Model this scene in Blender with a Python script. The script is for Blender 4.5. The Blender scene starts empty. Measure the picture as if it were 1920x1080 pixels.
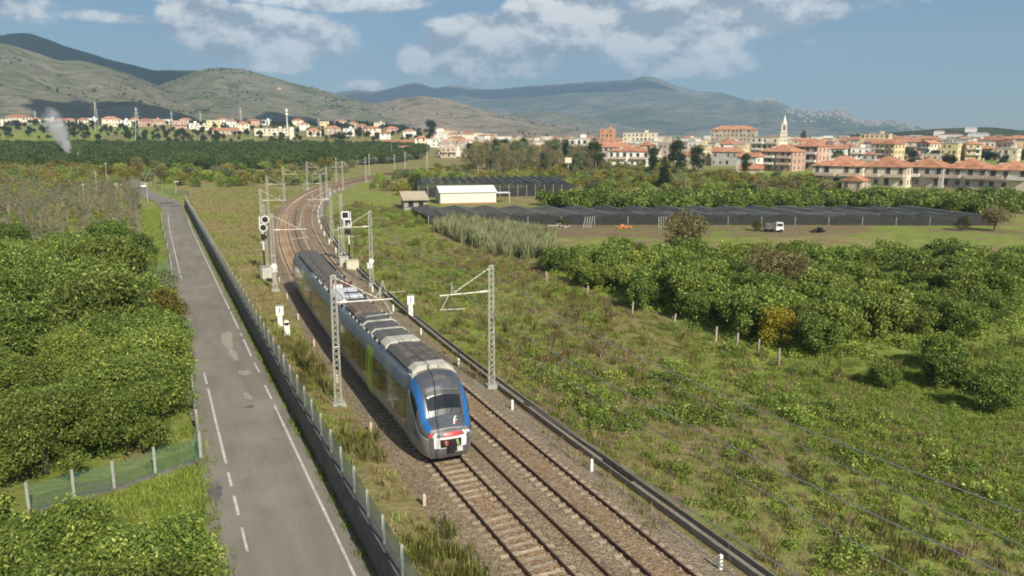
import bpy, bmesh, math, random
import numpy as np
from mathutils import Vector, Matrix, Euler
R = math.radians
random.seed(7)
rng = np.random.default_rng(11)
scene = bpy.context.scene
col = scene.collection

# ------------------------------------------------------------------ camera
cam_d = bpy.data.cameras.new('camera'); cam = bpy.data.objects.new('camera', cam_d); col.objects.link(cam)
cam_d.sensor_width = 36.0; cam_d.lens = 36.0*1500/1920
cam_d.clip_start = 0.5; cam_d.clip_end = 30000
CAM_H = 16.2
cam.location = (0, 0, CAM_H)
cam.rotation_euler = (R(90)-math.atan(293/1500), 0, -R(24.2))
scene.camera = cam

# ------------------------------------------------------------------ light
SUN_EL = R(35); SUN_AZ = R(175.0)          # azimuth clockwise from +Y, where the sun stands
sun_d = bpy.data.lights.new('sun', 'SUN'); sun = bpy.data.objects.new('sun', sun_d); col.objects.link(sun)
sun_d.energy = 5.0; sun_d.angle = R(0.55); sun_d.color = (1.0, 0.92, 0.78)
to_sun = Vector((math.sin(SUN_AZ)*math.cos(SUN_EL), math.cos(SUN_AZ)*math.cos(SUN_EL), math.sin(SUN_EL)))
sun.rotation_euler = (-to_sun).to_track_quat('-Z', 'Y').to_euler()
sun.location = to_sun*200
scene.view_settings.view_transform = 'Standard'; scene.view_settings.look = 'None'
scene.view_settings.exposure = 0.55; scene.view_settings.gamma = 1.0
scene.render.engine = 'CYCLES'
scene.cycles.max_bounces = 6; scene.cycles.diffuse_bounces = 2; scene.cycles.glossy_bounces = 2
scene.cycles.transparent_max_bounces = 12; scene.cycles.volume_bounces = 1; scene.cycles.transmission_bounces = 2
scene.cycles.use_denoising = True; scene.cycles.filter_width = 1.9
scene.cycles.caustics_reflective = False; scene.cycles.caustics_refractive = False

# ------------------------------------------------------------------ world: sky with broken cumulus
world = bpy.data.worlds.new('World'); scene.world = world; world.use_nodes = True
nt = world.node_tree; nt.nodes.clear()
SKY_STRENGTH = 0.05
def wn(t, **k):
    n = nt.nodes.new(t)
    for a, b in k.items(): setattr(n, a, b)
    return n
def wmath(op, a, b=None, c=None, clamp=False):
    n = wn('ShaderNodeMath', operation=op); n.use_clamp = clamp
    for i, v in enumerate((a, b, c)):
        if v is None: continue
        if isinstance(v, (int, float)): n.inputs[i].default_value = v
        else: nt.links.new(v, n.inputs[i])
    return n.outputs[0]
def wvec(op, a, b=None):
    n = wn('ShaderNodeVectorMath', operation=op)
    for i, v in enumerate((a, b)):
        if v is None: continue
        if isinstance(v, tuple): n.inputs[i].default_value = v
        else: nt.links.new(v, n.inputs[i])
    return n
out = wn('ShaderNodeOutputWorld'); bg = wn('ShaderNodeBackground'); bg.inputs[1].default_value = SKY_STRENGTH
nt.links.new(bg.outputs[0], out.inputs[0])
sky = wn('ShaderNodeTexSky', sky_type='NISHITA'); sky.sun_disc = False
sky.sun_elevation = SUN_EL; sky.sun_rotation = SUN_AZ
sky.air_density = 1.0; sky.dust_density = 0.15; sky.ozone_density = 5.0; sky.altitude = 50
tc = wn('ShaderNodeTexCoord'); sep = wn('ShaderNodeSeparateXYZ'); nt.links.new(tc.outputs['Generated'], sep.inputs[0])
az = wmath('ARCTAN2', sep.outputs[0], sep.outputs[1]); el = wmath('ARCSINE', sep.outputs[2])
cc = wn('ShaderNodeCombineXYZ'); nt.links.new(az, cc.inputs[0]); nt.links.new(el, cc.inputs[1]); cvec = cc.outputs[0]
# cumulus banks: azimuth, elevation, half width, half height (degrees), weight
BANKS = [(8.0,6.0,6.6,2.4,1.),(3.6,7.0,2.8,1.9,.9),(12.6,8.8,7.5,1.2,1.),(2.6,8.6,3.6,.75,.7),(-1.6,6.9,3.4,.5,.45),
         (23.5,5.8,7.2,2.6,1.),(28.0,7.6,5.8,2.2,.95),(34.5,6.2,6.4,3.0,1.),(40.5,7.8,7.0,2.0,1.),(19.2,4.9,3.4,1.9,.85),
         (37.0,4.6,4.5,1.4,.55),(14.0,3.1,2.2,.5,.55),(21.0,3.3,3.0,.5,.5),(-6.5,7.3,3.0,1.6,.35),(47.5,8.0,4.5,.7,.35),(43.8,5.8,.9,.4,.5)]
mask = None
for a, e, rx, ry, wgt in BANKS:
    d = wvec('SUBTRACT', cvec, (R(a), R(e), 0)).outputs[0]
    d = wvec('MULTIPLY', d, (1/R(rx), 1/R(ry), 0)).outputs[0]
    l2 = wvec('DOT_PRODUCT', d, d).outputs['Value']
    m = wmath('MULTIPLY', wmath('SUBTRACT', 1.0, l2, clamp=True), wgt)
    mask = m if mask is None else wmath('MAXIMUM', mask, m)
# the same broken cover goes on over the rest of the sky
big = wn('ShaderNodeTexNoise'); big.inputs['Scale'].default_value = 2.6; big.inputs['Detail'].default_value = 2
nt.links.new(tc.outputs['Generated'], big.inputs['Vector'])
cover = wn('ShaderNodeMapRange'); nt.links.new(big.outputs[0], cover.inputs[0])
cover.inputs[1].default_value = .46; cover.inputs[2].default_value = .66; cover.inputs[3].default_value = 0; cover.inputs[4].default_value = .8
up = wn('ShaderNodeMapRange'); nt.links.new(el, up.inputs[0]); up.inputs[1].default_value = R(9); up.inputs[2].default_value = R(15)
mask = wmath('MAXIMUM', mask, wmath('MULTIPLY', cover.outputs[0], up.outputs[0]))
def cloud_noise(off, scale, detail, rough):
    v = wvec('ADD', cvec, off).outputs[0]
    v = wvec('MULTIPLY', v, (1.0, 1.55, 1.0)).outputs[0]
    n = wn('ShaderNodeTexNoise'); n.inputs['Scale'].default_value = scale; n.inputs['Detail'].default_value = detail
    n.inputs['Roughness'].default_value = rough; n.inputs['Distortion'].default_value = 0
    nt.links.new(v, n.inputs['Vector']); return n.outputs[0]
n0 = cloud_noise((0,0,0), 14.0, 9, .60); n1 = cloud_noise((.005,.016,0), 14.0, 6, .56)
dens = wmath('ADD', wmath('MULTIPLY', mask, 1.15), wmath('MULTIPLY', wmath('SUBTRACT', n0, .5), 1.75))
dr = wn('ShaderNodeMapRange'); dr.interpolation_type = 'SMOOTHSTEP'; nt.links.new(dens, dr.inputs[0])
dr.inputs[1].default_value = .10; dr.inputs[2].default_value = .58; dr.inputs[4].default_value = .93
gate = wn('ShaderNodeMapRange'); nt.links.new(mask, gate.inputs[0]); gate.inputs[1].default_value = 0; gate.inputs[2].default_value = .22
alpha = wmath('MULTIPLY', dr.outputs[0], gate.outputs[0])
lit = wmath('ADD', wmath('MULTIPLY', wmath('SUBTRACT', n0, n1), 5.5), .50, clamp=True)
cm = wn('ShaderNodeMixRGB'); nt.links.new(lit, cm.inputs[0])
K = 1/SKY_STRENGTH
cm.inputs[1].default_value = (.26*K, .285*K, .325*K, 1); cm.inputs[2].default_value = (.80*K, .775*K, .735*K, 1)
mx = wn('ShaderNodeMixRGB'); nt.links.new(alpha, mx.inputs[0]); nt.links.new(sky.outputs[0], mx.inputs[1]); nt.links.new(cm.outputs[0], mx.inputs[2])
nt.links.new(mx.outputs[0], bg.inputs[0])

# ------------------------------------------------------------------ helpers
class MB:
    """collects faces, builds ONE mesh object"""
    def __init__(s): s.v = []; s.f = []
    def quad(s, *p):
        n = len(s.v); s.v += [tuple(q) for q in p]; s.f.append(tuple(range(n, n+len(p)))); return s
    def box(s, c, d, rz=0.0, tilt=None, taper=1.0):
        n = len(s.v); m = Matrix.Rotation(rz, 3, 'Z')
        if tilt is not None: m = m @ tilt
        for dz in (-.5, .5):
            k = taper if dz > 0 else 1
            for dx, dy in ((-.5,-.5),(.5,-.5),(.5,.5),(-.5,.5)):
                q = m @ Vector((dx*d[0]*k, dy*d[1]*k, dz*d[2])); s.v.append((c[0]+q.x, c[1]+q.y, c[2]+q.z))
        for f in ((3,2,1,0),(4,5,6,7),(0,1,5,4),(1,2,6,5),(2,3,7,6),(3,0,4,7)): s.f.append(tuple(n+i for i in f))
        return s
    def tube(s, pts, r, n=6, cap=True):
        pts = [Vector(p) for p in pts]; rs = r if isinstance(r, (list, tuple)) else [r]*len(pts); b = len(s.v); L = len(pts)
        for i, p in enumerate(pts):
            t = (pts[min(i+1, L-1)]-pts[max(i-1, 0)]).normalized()
            a = t.cross(Vector((0,0,1)))
            if a.length < .05: a = t.cross(Vector((1,0,0)))
            a.normalize(); c = t.cross(a)
            for k in range(n):
                th = 2*math.pi*k/n; q = p+(a*math.cos(th)+c*math.sin(th))*rs[i]; s.v.append(tuple(q))
        for i in range(L-1):
            for k in range(n):
                k2 = (k+1) % n; s.f.append((b+i*n+k, b+i*n+k2, b+(i+1)*n+k2, b+(i+1)*n+k))
        if cap: s.f.append(tuple(b+k for k in range(n))[::-1]); s.f.append(tuple(b+(L-1)*n+k for k in range(n)))
        return s
    def prism(s, poly, z0, z1):
        n = len(s.v); k = len(poly)
        s.v += [(x, y, z0) for x, y in poly]+[(x, y, z1) for x, y in poly]
        s.f.append(tuple(range(n+k-1, n-1, -1))); s.f.append(tuple(range(n+k, n+2*k)))
        for i in range(k): j = (i+1) % k; s.f.append((n+i, n+j, n+k+j, n+k+i))
        return s
    def grid(s, P):
        """P[i][j] points -> quads"""
        n = len(s.v); a = len(P); b = len(P[0])
        for r_ in P: s.v += [tuple(q) for q in r_]
        for i in range(a-1):
            for j in range(b-1): s.f.append((n+i*b+j, n+i*b+j+1, n+(i+1)*b+j+1, n+(i+1)*b+j))
        return s
    def mesh(s, name, mat=None, smooth=False):
        me = bpy.data.meshes.new(name); me.from_pydata(s.v, [], s.f)
        if mat: me.materials.append(mat)
        if smooth: me.polygons.foreach_set('use_smooth', [True]*len(me.polygons))
        me.update(); return me
    def build(s, name, mat=None, parent=None, smooth=False, loc=None, rz=0, fix=False):
        me = s.mesh(name, mat, smooth)
        if fix:
            bm = bmesh.new(); bm.from_mesh(me); bmesh.ops.recalc_face_normals(bm, faces=bm.faces); bm.to_mesh(me); bm.free()
        return put(name, me, parent, loc, rz)
def put(name, me, parent=None, loc=None, rz=0, scale=None):
    o = bpy.data.objects.new(name, me); col.objects.link(o)
    if parent: o.parent = parent
    if loc is not None: o.location = loc
    if rz: o.rotation_euler = (0, 0, rz)
    if scale is not None: o.scale = scale if isinstance(scale, (tuple, list)) else (scale,)*3
    return o
def empty(name, loc=(0,0,0), rz=0):
    o = bpy.data.objects.new(name, None); col.objects.link(o); o.location = loc; o.rotation_euler = (0,0,rz); o.empty_display_size = .3
    return o
def tag(o, label=None, cat=None, group=None, kind=None):
    if label: o['label'] = label
    if cat: o['category'] = cat
    if group: o['group'] = group
    if kind: o['kind'] = kind
    return o
def copy_tree(o, parent=None):
    c = o.copy(); col.objects.link(c); c.parent = parent
    for ch in list(o.children): copy_tree(ch, c)
    return c
def np_mesh(name, V, F, mat=None, smooth=False):
    me = bpy.data.meshes.new(name); k = F.shape[1]
    me.vertices.add(len(V)); me.vertices.foreach_set('co', np.asarray(V, np.float32).ravel())
    me.loops.add(F.size); me.loops.foreach_set('vertex_index', F.astype(np.int32).ravel())
    me.polygons.add(len(F)); me.polygons.foreach_set('loop_start', np.arange(0, F.size, k, dtype=np.int32))
    me.polygons.foreach_set('loop_total', np.full(len(F), k, np.int32))
    if smooth: me.polygons.foreach_set('use_smooth', np.ones(len(F), bool))
    if mat: me.materials.append(mat)
    me.update(calc_edges=True); return me

# value noise (numpy)
_lat = rng.random((256, 256))
def vnoise(x, y):
    x = np.asarray(x, float); y = np.asarray(y, float)
    xi = np.floor(x).astype(int); yi = np.floor(y).astype(int); fx = x-xi; fy = y-yi
    fx = fx*fx*(3-2*fx); fy = fy*fy*(3-2*fy)
    g = lambda a, b: _lat[a & 255, b & 255]
    return (g(xi,yi)*(1-fx)+g(xi+1,yi)*fx)*(1-fy)+(g(xi,yi+1)*(1-fx)+g(xi+1,yi+1)*fx)*fy
def fbm(x, y, o=4, gain=.5):
    a = 1.; t = 0.; n = 0.
    for i in range(o):
        t = t+a*vnoise(x*2**i+17.3*i, y*2**i-9.1*i); n += a; a *= gain
    return t/n
def sstep(a, b, x):
    t = np.clip((np.asarray(x, float)-a)/(b-a), 0, 1); return t*t*(3-2*t)

# materials
def nodes_of(m): m.use_nodes = True; return m.node_tree.nodes, m.node_tree.links
def mat(name, c, rough=.8, metal=0., var=.18, scale=6., c2=None, bump=0., bscale=None, spec=.3, rnd=0., detail=4, coat=0., trans=0.):
    m = bpy.data.materials.new(name); N, L = nodes_of(m); b = N['Principled BSDF']
    b.inputs['Roughness'].default_value = rough; b.inputs['Metallic'].default_value = metal; b.inputs['Specular IOR Level'].default_value = spec
    if coat: b.inputs['Coat Weight'].default_value = coat; b.inputs['Coat Roughness'].default_value = .08
    tcn = N.new('ShaderNodeTexCoord'); nz = N.new('ShaderNodeTexNoise'); nz.inputs['Scale'].default_value = scale; nz.inputs['Detail'].default_value = detail
    nz.inputs['Roughness'].default_value = .62
    L.new(tcn.outputs['Object'], nz.inputs['Vector'])
    rp = N.new('ShaderNodeMapRange'); rp.inputs[1].default_value = .3; rp.inputs[2].default_value = .7; L.new(nz.outputs[0], rp.inputs[0])
    mxn = N.new('ShaderNodeMixRGB'); L.new(rp.outputs[0], mxn.inputs[0])
    a = tuple(max(0, x*(1-var)) for x in c); d = tuple(min(1, x*(1+var)) for x in (c2 or c))
    mxn.inputs[1].default_value = (*a, 1); mxn.inputs[2].default_value = (*d, 1); o = mxn.outputs[0]
    if rnd:
        oi = N.new('ShaderNodeObjectInfo'); hs = N.new('ShaderNodeHueSaturation')
        mr = N.new('ShaderNodeMapRange'); L.new(oi.outputs['Random'], mr.inputs[0]); mr.inputs[3].default_value = 1-rnd; mr.inputs[4].default_value = 1+rnd
        L.new(mr.outputs[0], hs.inputs['Value']); L.new(o, hs.inputs['Color']); o = hs.outputs[0]
    L.new(o, b.inputs['Base Color'])
    if bump:
        n2 = N.new('ShaderNodeTexNoise'); n2.inputs['Scale'].default_value = bscale or scale*3; n2.inputs['Detail'].default_value = 6; L.new(tcn.outputs['Object'], n2.inputs['Vector'])
        bp = N.new('ShaderNodeBump'); bp.inputs['Strength'].default_value = min(1, bump); bp.inputs['Distance'].default_value = .05*max(1, bump); L.new(n2.outputs[0], bp.inputs['Height']); L.new(bp.outputs[0], b.inputs['Normal'])
    if trans:
        t = N.new('ShaderNodeBsdfTransparent'); ms = N.new('ShaderNodeMixShader'); ms.inputs[0].default_value = trans
        L.new(b.outputs[0], ms.inputs[1]); L.new(t.outputs[0], ms.inputs[2]); L.new(ms.outputs[0], N['Material Output'].inputs[0])
    return m
# ------------------------------------------------------------------ the line of the railway
CV = (5.88e-4, -2.85e-7, 4.72e-9)
def off(y):
    t = np.maximum(np.asarray(y, float)-30, 0); return CV[0]*t**2+CV[1]*t**3+CV[2]*t**4
def slope(y):
    t = np.maximum(np.asarray(y, float)-30, 0); return 2*CV[0]*t+3*CV[1]*t**2+4*CV[2]*t**3
_ys = np.linspace(-40, 470, 5101)
_ss = np.concatenate([[0], np.cumsum(np.hypot(np.diff(_ys), np.diff(off(_ys))))])-40
def at(S, p, z=0.0):
    """point beside the railway: S metres along it, p metres right of the camera's side line"""
    y = float(np.interp(S, _ss, _ys)); m = float(slope(y)); k = 1/math.hypot(1, m)
    return Vector((float(off(y))+k*p, y-m*k*p, z))
def head(S):
    y = float(np.interp(S, _ss, _ys)); return -math.atan(float(slope(y)))      # rotation about Z
def lateral(x, y):
    m = slope(y); return (np.asarray(x)-off(y))/np.sqrt(1+m*m)

# ------------------------------------------------------------------ ground
def hz(x, y):
    x = np.asarray(x, float); y = np.asarray(y, float)
    low = -1.5+.9*sstep(215, 300, y)
    p = lateral(x, y)
    right = -.45+.25*(fbm(x*.06, y*.06, 3)-.5)*sstep(20.5, 26, p)
    right = right-.0*x
    bank = .02-.42*sstep(7.4, 10.2, x)                   # verge between wall and ballast
    left_of_line = np.where(y < 206, bank, -.4+.2*(fbm(x*.05, y*.05, 3)-.5))
    z = np.where(p > 10.2, right, left_of_line)
    z = np.where((p > 9.6) & (p < 20.8), np.minimum(z, -.42), z)
    up_ = 27*sstep(430, 1150, y)*(1-sstep(.22, .46, x/np.maximum(y, 50)))
    low = low+up_; z = z+up_
    wallk = np.where(y < 206, (x > 7.25).astype(float), sstep(4.5, 13, x))
    lowz = low+.22*(fbm(x*.08+40, y*.08, 3)-.5)*np.clip((1.2-x)/2, 0, 1)
    return lowz*(1-wallk)+z*wallk
def H(x, y): return float(hz(x, y))
gx = np.concatenate([[-9000,-5000,-3000,-1800,-1100,-700,-450,-300,-200,-150,-110], np.arange(-80,-14,3.), np.arange(-14,7,1.), [7.0,7.2,7.3,7.6], np.arange(8,56,1.), np.arange(56,150,2.),
                     np.arange(150,300,6.), [310,340,380,440,520,640,800,1000,1300,1700,2300,3200,5000,8000,12000]])
gy = np.concatenate([[-400,-120,-60,-30], np.arange(-10,130,1.), np.arange(130,206,2.), [205.9,206.1], np.arange(208,300,3.), np.arange(300,420,6.), [430,460,490,520,560,600,640,690,740,800,860,930,1000,1080,1160,1300,1700,2300,3200,5000,8000,12000]])
GX, GY = np.meshgrid(gx, gy, indexing='ij'); GZ = hz(GX, GY)
far_k = sstep(300, 900, np.hypot(GX, GY)); GZ = GZ*(1-far_k)+(-1.0)*far_k
GZ += 27*sstep(430, 1150, GY)*(1-sstep(.22, .46, GX/np.maximum(GY, 50)))*far_k
V = np.stack([GX.ravel(), GY.ravel(), GZ.ravel()], 1); nx, ny = GX.shape
idx = np.arange(nx*ny).reshape(nx, ny)
F = np.stack([idx[:-1,:-1].ravel(), idx[1:,:-1].ravel(), idx[1:,1:].ravel(), idx[:-1,1:].ravel()], 1)
gme = np_mesh('ground', V, F, smooth=True)
# what grows where: red = lush green, green = dry grass, blue = bare soil
X, Y = V[:,0], V[:,1]; P = lateral(X, Y)
n1 = fbm(X*.045, Y*.045, 4); n2 = fbm(X*.11+31, Y*.11+7, 3)
n3 = fbm(X*.16+5, Y*.16+77, 3); lush = .40+1.2*(n1-.5); dry = .40+1.2*(n2-.5); soil = .22+1.0*(n3-.5)
fr = sstep(28, 44, X)*sstep(62, 30, Y); lush += 1.0*fr; dry -= .3*fr; soil = soil-.35*fr                      # the bright corner of the field
mid = ((P > 8) & (P < 11) & (Y < 206)) | ((P < 11) & (Y > 60) & (X > 7.4))
dry = np.where(mid, dry+.55, dry); soil = np.where(mid, soil-.05, soil)
orch = (X < 1.5) & (Y < 230); lush = np.where(orch, lush+.3, lush); soil = np.where(orch, soil+.15, soil)
s0 = 135.5-.497*(X-52.5)                                                                   # front line of the shade net
strip = (Y < s0+2) & (Y > s0-17) & (X > 45) & (X < 175)
soil = np.where(strip, soil+.42*sstep(175, 60, X)+.05, soil); lush = np.where(strip, lush-.1+.5*sstep(95, 130, X), lush)
farm = Y > 230; lush = np.where(farm, lush+.25, lush); up2 = (Y > 600) & (X < .4*Y); lush = np.where(up2, lush-.02, lush); dry = np.where(up2, dry-.1, dry); soil = np.where(up2, soil+.12, soil)
scar = np.exp(-(((X-47)/7)**2+((Y-33)/4)**2)); soil = soil+.9*scar
ca = gme.color_attributes.new('cover', 'FLOAT_COLOR', 'POINT')
C = np.stack([np.clip(lush, .02, 1), np.clip(dry, .02, 1), np.clip(soil, .02, 1), np.ones(len(X))], 1).astype(np.float32)
ca.data.foreach_set('color', C.ravel())
def ground_mat():
    m = bpy.data.materials.new('field ground'); N, L = nodes_of(m); b = N['Principled BSDF']; b.inputs['Roughness'].default_value = .95; b.inputs['Specular IOR Level'].default_value = .1
    tcn = N.new('ShaderNodeTexCoord'); at_ = N.new('ShaderNodeVertexColor'); at_.layer_name = 'cover'
    sp = N.new('ShaderNodeSeparateColor'); L.new(at_.outputs[0], sp.inputs[0])
    def nz(sc, det=5, ro=.65):
        n = N.new('ShaderNodeTexNoise'); n.inputs['Scale'].default_value = sc; n.inputs['Detail'].default_value = det; n.inputs['Roughness'].default_value = ro
        L.new(tcn.outputs['Object'], n.inputs['Vector']); return n.outputs[0]
    def mixc(f, a, c):
        n = N.new('ShaderNodeMixRGB')
        if isinstance(f, float): n.inputs[0].default_value = f
        else: L.new(f, n.inputs[0])
        for i, v in ((1, a), (2, c)):
            if isinstance(v, tuple): n.inputs[i].default_value = (*v, 1)
            else: L.new(v, n.inputs[i])
        return n.outputs[0]
    def rng_(f, a, c, lo=0., hi=1.):
        n = N.new('ShaderNodeMapRange'); n.inputs[1].default_value = a; n.inputs[2].default_value = c; n.inputs[3].default_value = lo; n.inputs[4].default_value = hi; L.new(f, n.inputs[0]); return n.outputs[0]
    def mth(op, a, c):
        n = N.new('ShaderNodeMath'); n.operation = op
        for i, v in ((0, a), (1, c)):
            if isinstance(v, float): n.inputs[i].default_value = v
            else: L.new(v, n.inputs[i])
        return n.outputs[0]
    fine = nz(2.2, 6, .7); midn = nz(.35, 5, .6); big_ = nz(.07, 3, .5)
    g = mixc(rng_(midn, .35, .65), (.175,.225,.045), (.29,.325,.08))
    d = mixc(rng_(midn, .35, .65), (.21,.175,.075), (.33,.28,.125))
    s = mixc(rng_(midn, .3, .7), (.16,.115,.07), (.27,.20,.125))
    wd = mth('MULTIPLY', sp.outputs[1], rng_(fine, .3, .7, .4, 1.6)); ws = mth('MULTIPLY', sp.outputs[2], rng_(midn, .35, .65, .3, 1.7))
    wg = mth('MULTIPLY', sp.outputs[0], rng_(big_, .3, .7, .7, 1.3))
    f1 = rng_(mth('SUBTRACT', wd, wg), -.18, .18); f2 = rng_(mth('SUBTRACT', ws, mth('MAXIMUM', wd, wg)), -.15, .15)
    c = mixc(f2, mixc(f1, g, d), s)
    c = mixc(rng_(fine, .35, .7, 0., .28), c, (.085,.095,.035))
    L.new(c, b.inputs['Base Color'])
    bp = N.new('ShaderNodeBump'); bp.inputs['Strength'].default_value = .9; bp.inputs['Distance'].default_value = .25; L.new(fine, bp.inputs['Height']); L.new(bp.outputs[0], b.inputs['Normal'])
    return m
gme.materials.append(ground_mat())
tag(put('ground', gme), 'green and straw coloured fields around the railway', kind='structure')

# ------------------------------------------------------------------ hills and mountains
def hill_mat(name, a, b_, c, s1, s2, dots):
    m = bpy.data.materials.new(name); N, L = nodes_of(m); b = N['Principled BSDF']; b.inputs['Roughness'].default_value = 1; b.inputs['Specular IOR Level'].default_value = 0
    tcn = N.new('ShaderNodeTexCoord')
    def nz(sc, det, ro):
        n = N.new('ShaderNodeTexNoise'); n.inputs['Scale'].default_value = sc; n.inputs['Detail'].default_value = det; n.inputs['Roughness'].default_value = ro; L.new(tcn.outputs['Object'], n.inputs['Vector']); return n.outputs[0]
    def rr(o, lo, hi):
        n = N.new('ShaderNodeMapRange'); n.inputs[1].default_value = lo; n.inputs[2].default_value = hi; L.new(o, n.inputs[0]); return n.outputs[0]
    m1 = N.new('ShaderNodeMixRGB'); L.new(rr(nz(s1, 6, .62), .38, .62), m1.inputs[0]); m1.inputs[1].default_value = (*a, 1); m1.inputs[2].default_value = (*b_, 1)
    m2 = N.new('ShaderNodeMixRGB'); L.new(rr(nz(s2, 5, .7), .5, .68), m2.inputs[0]); L.new(m1.outputs[0], m2.inputs[1]); m2.inputs[2].default_value = (*c, 1)
    L.new(m2.outputs[0], b.inputs['Base Color'])
    vo = N.new('ShaderNodeTexNoise'); vo.inputs['Scale'].default_value = dots; vo.inputs['Detail'].default_value = 6; L.new(tcn.outputs['Object'], vo.inputs['Vector'])
    bp = N.new('ShaderNodeBump'); bp.inputs['Strength'].default_value = 1; bp.inputs['Distance'].default_value = 16 if dots > .02 else 90; L.new(vo.outputs[0], bp.inputs['Height']); L.new(bp.outputs[0], b.inputs['Normal'])
    return m
HM_L = hill_mat('scrub hillside', (.125,.135,.06), (.225,.195,.145), (.058,.07,.035), .006, .02, .045)
HM_D = hill_mat('wooded and cloud-shaded hillside', (.05,.065,.03), (.09,.1,.05), (.03,.045,.02), .006, .02, .03)
HM_B = hill_mat('brown hillside', (.20,.165,.11), (.27,.22,.16), (.085,.095,.045), .008, .02, .03)
HM_F = hill_mat('far mountainside', (.075,.09,.045), (.185,.165,.12), (.035,.045,.028), .0018, .005, .006)
def ridge(name, prof, D0, D1, D2, mt, amp=.10, nf=6., n_az=260, n_r=60, pw=1.15, rough=.012, zb=-3.0, step=0.):
    A = np.array([p[0] for p in prof]); E = np.array([p[1] for p in prof])
    aa = np.linspace(A[0], A[-1], n_az); e = np.interp(aa, A, E)
    k = np.ones(5)/5; e2 = np.convolve(np.pad(e, 2, mode='edge'), k, 'valid')
    Hc = D1*np.tan(np.radians(e2))+CAM_H
    rr_ = np.concatenate([np.linspace(D0, D1, n_r), np.linspace(D1, D2, 14)[1:]])
    AA, RR = np.meshgrid(aa, rr_, indexing='ij'); HH = np.repeat(Hc[:,None], len(rr_), 1)
    t = np.clip((RR-D0)/(D1-D0), 0, 1); bk = np.clip((RR-D1)/(D2-D1), 0, 1)
    sh = np.where(RR <= D1, t**pw, 1-bk**1.5)
    xs = np.sin(np.radians(AA))*RR; ys = np.cos(np.radians(AA))*RR
    L_ = (D1-D0)/nf
    g = fbm(xs/L_+name.__len__()*3.1, ys/L_*.6, 5, .55)-.5
    z = zb+(HH-zb)*sh+HH.max()*amp*2.2*g*t*(1-t**3)*(1-bk)+HH.max()*rough*(fbm(xs/30, ys/30, 3)-.5)*sh
    Vv = np.stack([xs.ravel(), ys.ravel(), z.ravel()], 1); a_, b_ = xs.shape; id_ = np.arange(a_*b_).reshape(a_, b_)
    Ff = np.stack([id_[:-1,:-1].ravel(), id_[:-1,1:].ravel(), id_[1:,1:].ravel(), id_[1:,:-1].ravel()], 1)
    o = put(name, np_mesh(name, Vv, Ff, mt, True)); o['kind'] = 'structure'
    return (aa, rr_, z)
R_BACK = ridge('mountain_ridge', [(-24,3.5),(-19,4.6),(-14,5.4),(-10,5.2),(-7.36,5.53),(-6.54,5.7),(-5.86,5.74),(-5.19,5.53),(-4.39,5.21),(-3.28,4.86),(-1.85,4.44),(-.38,4.11),(.83,3.82),(2.09,3.86),(3.37,3.93),(4.96,3.33),(6.88,1.99),(8.17,.6)], 1900, 3300, 4300, HM_D, .05)  # dark hill material carries cloud shadow in the colour of this ridge
R_FRONT = ridge('hillside', [(-26,3.),(-20,4.4),(-15,5.4),(-10,5.5),(-7.4,5.11),(-6.35,4.87),(-5.29,4.52),(-4.48,4.22),(-3.33,4.29),(-2.18,4.05),(-.73,3.58),(.76,2.97),(1.98,2.43),(3.53,1.61),(5.12,.76),(6.43,.14)], 1250, 2300, 3000, HM_L, .2, 9)
R_MID = ridge('hillside', [(-2.15,1.05),(-.23,2.22),(1.4,3.08),(2.7,3.61),(4.02,4.04),(5.01,4.13),(6.33,4.),(7.66,3.65),(9.35,3.2),(11.07,2.8),(12.82,2.32),(14.61,1.95),(16.05,1.63),(18.24,.8),(20.09,.1)], 1500, 2600, 3400, HM_L, .2, 9)
R_BROWN = ridge('hillside', [(10.96,.1),(13.14,1.33),(14.61,1.84),(16.07,2.2),(17.91,2.43),(19.38,2.29),(21.22,1.79),(23.08,1.28),(25.32,.84),(27.94,.4),(30.17,0.)], 1700, 2500, 3000, HM_B, .16, 9)
ridge('foothill', [(20.46,.1),(21.96,.7),(24.2,1.28),(26.06,1.43),(28.67,1.06),(31.27,.55),(34.21,0.)], 2800, 3500, 4200, HM_L, .08)
R_FAR = ridge('mountain_range', [(2,.2),(5,1.2),(9.62,2.2),(12.48,2.67),(13.56,2.83),(14.63,2.69),(15.91,2.95),(17.01,3.28),(17.74,3.32),(18.83,2.93),(19.57,3.12),(20.5,3.16),(21.6,2.94),(23.09,2.91),(24.76,3.06),(25.68,3.16),(27.9,3.26),(29.37,3.4),(31.2,3.46),(32.66,3.52),(33.19,3.73),(33.81,3.68),(34.64,3.39),(35.91,2.96),(36.98,2.66),(38.56,2.61),(39.45,2.29),(41,1.8),(43,1.1),(46,.2)], 3900, 6600, 8200, HM_F, .26, 7, 300, 70, 1.0, .01)
R_TOWN = ridge('mountain_spur', [(33.11,.2),(35.99,.9),(38.08,1.67),(39.64,2.01),(40.32,2.07),(41.01,2.03),(41.51,2.19),(42.26,1.98),(42.72,1.66),(43.57,1.45),(44.56,1.34),(45.38,1.33),(45.78,1.53),(46.17,1.46),(46.58,1.15),(47.02,.85),(48.13,.67),(49.05,.77),(49.68,.56),(50.61,.36),(51.6,-.1)], 4200, 5800, 7200, HM_F, .12, 6, 240, 50, .9)
R_LOW = ridge('low_hill', [(46.5,-.25),(48.19,-.1),(50.03,.03),(51.52,.16),(52.97,.23),(54.39,.29),(55.23,.19),(56.5,.06),(60,0.1),(66,.2),(72,0)], 1150, 1500, 1900, HM_D, .05, 4, 120, 30, 1., .05)

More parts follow.
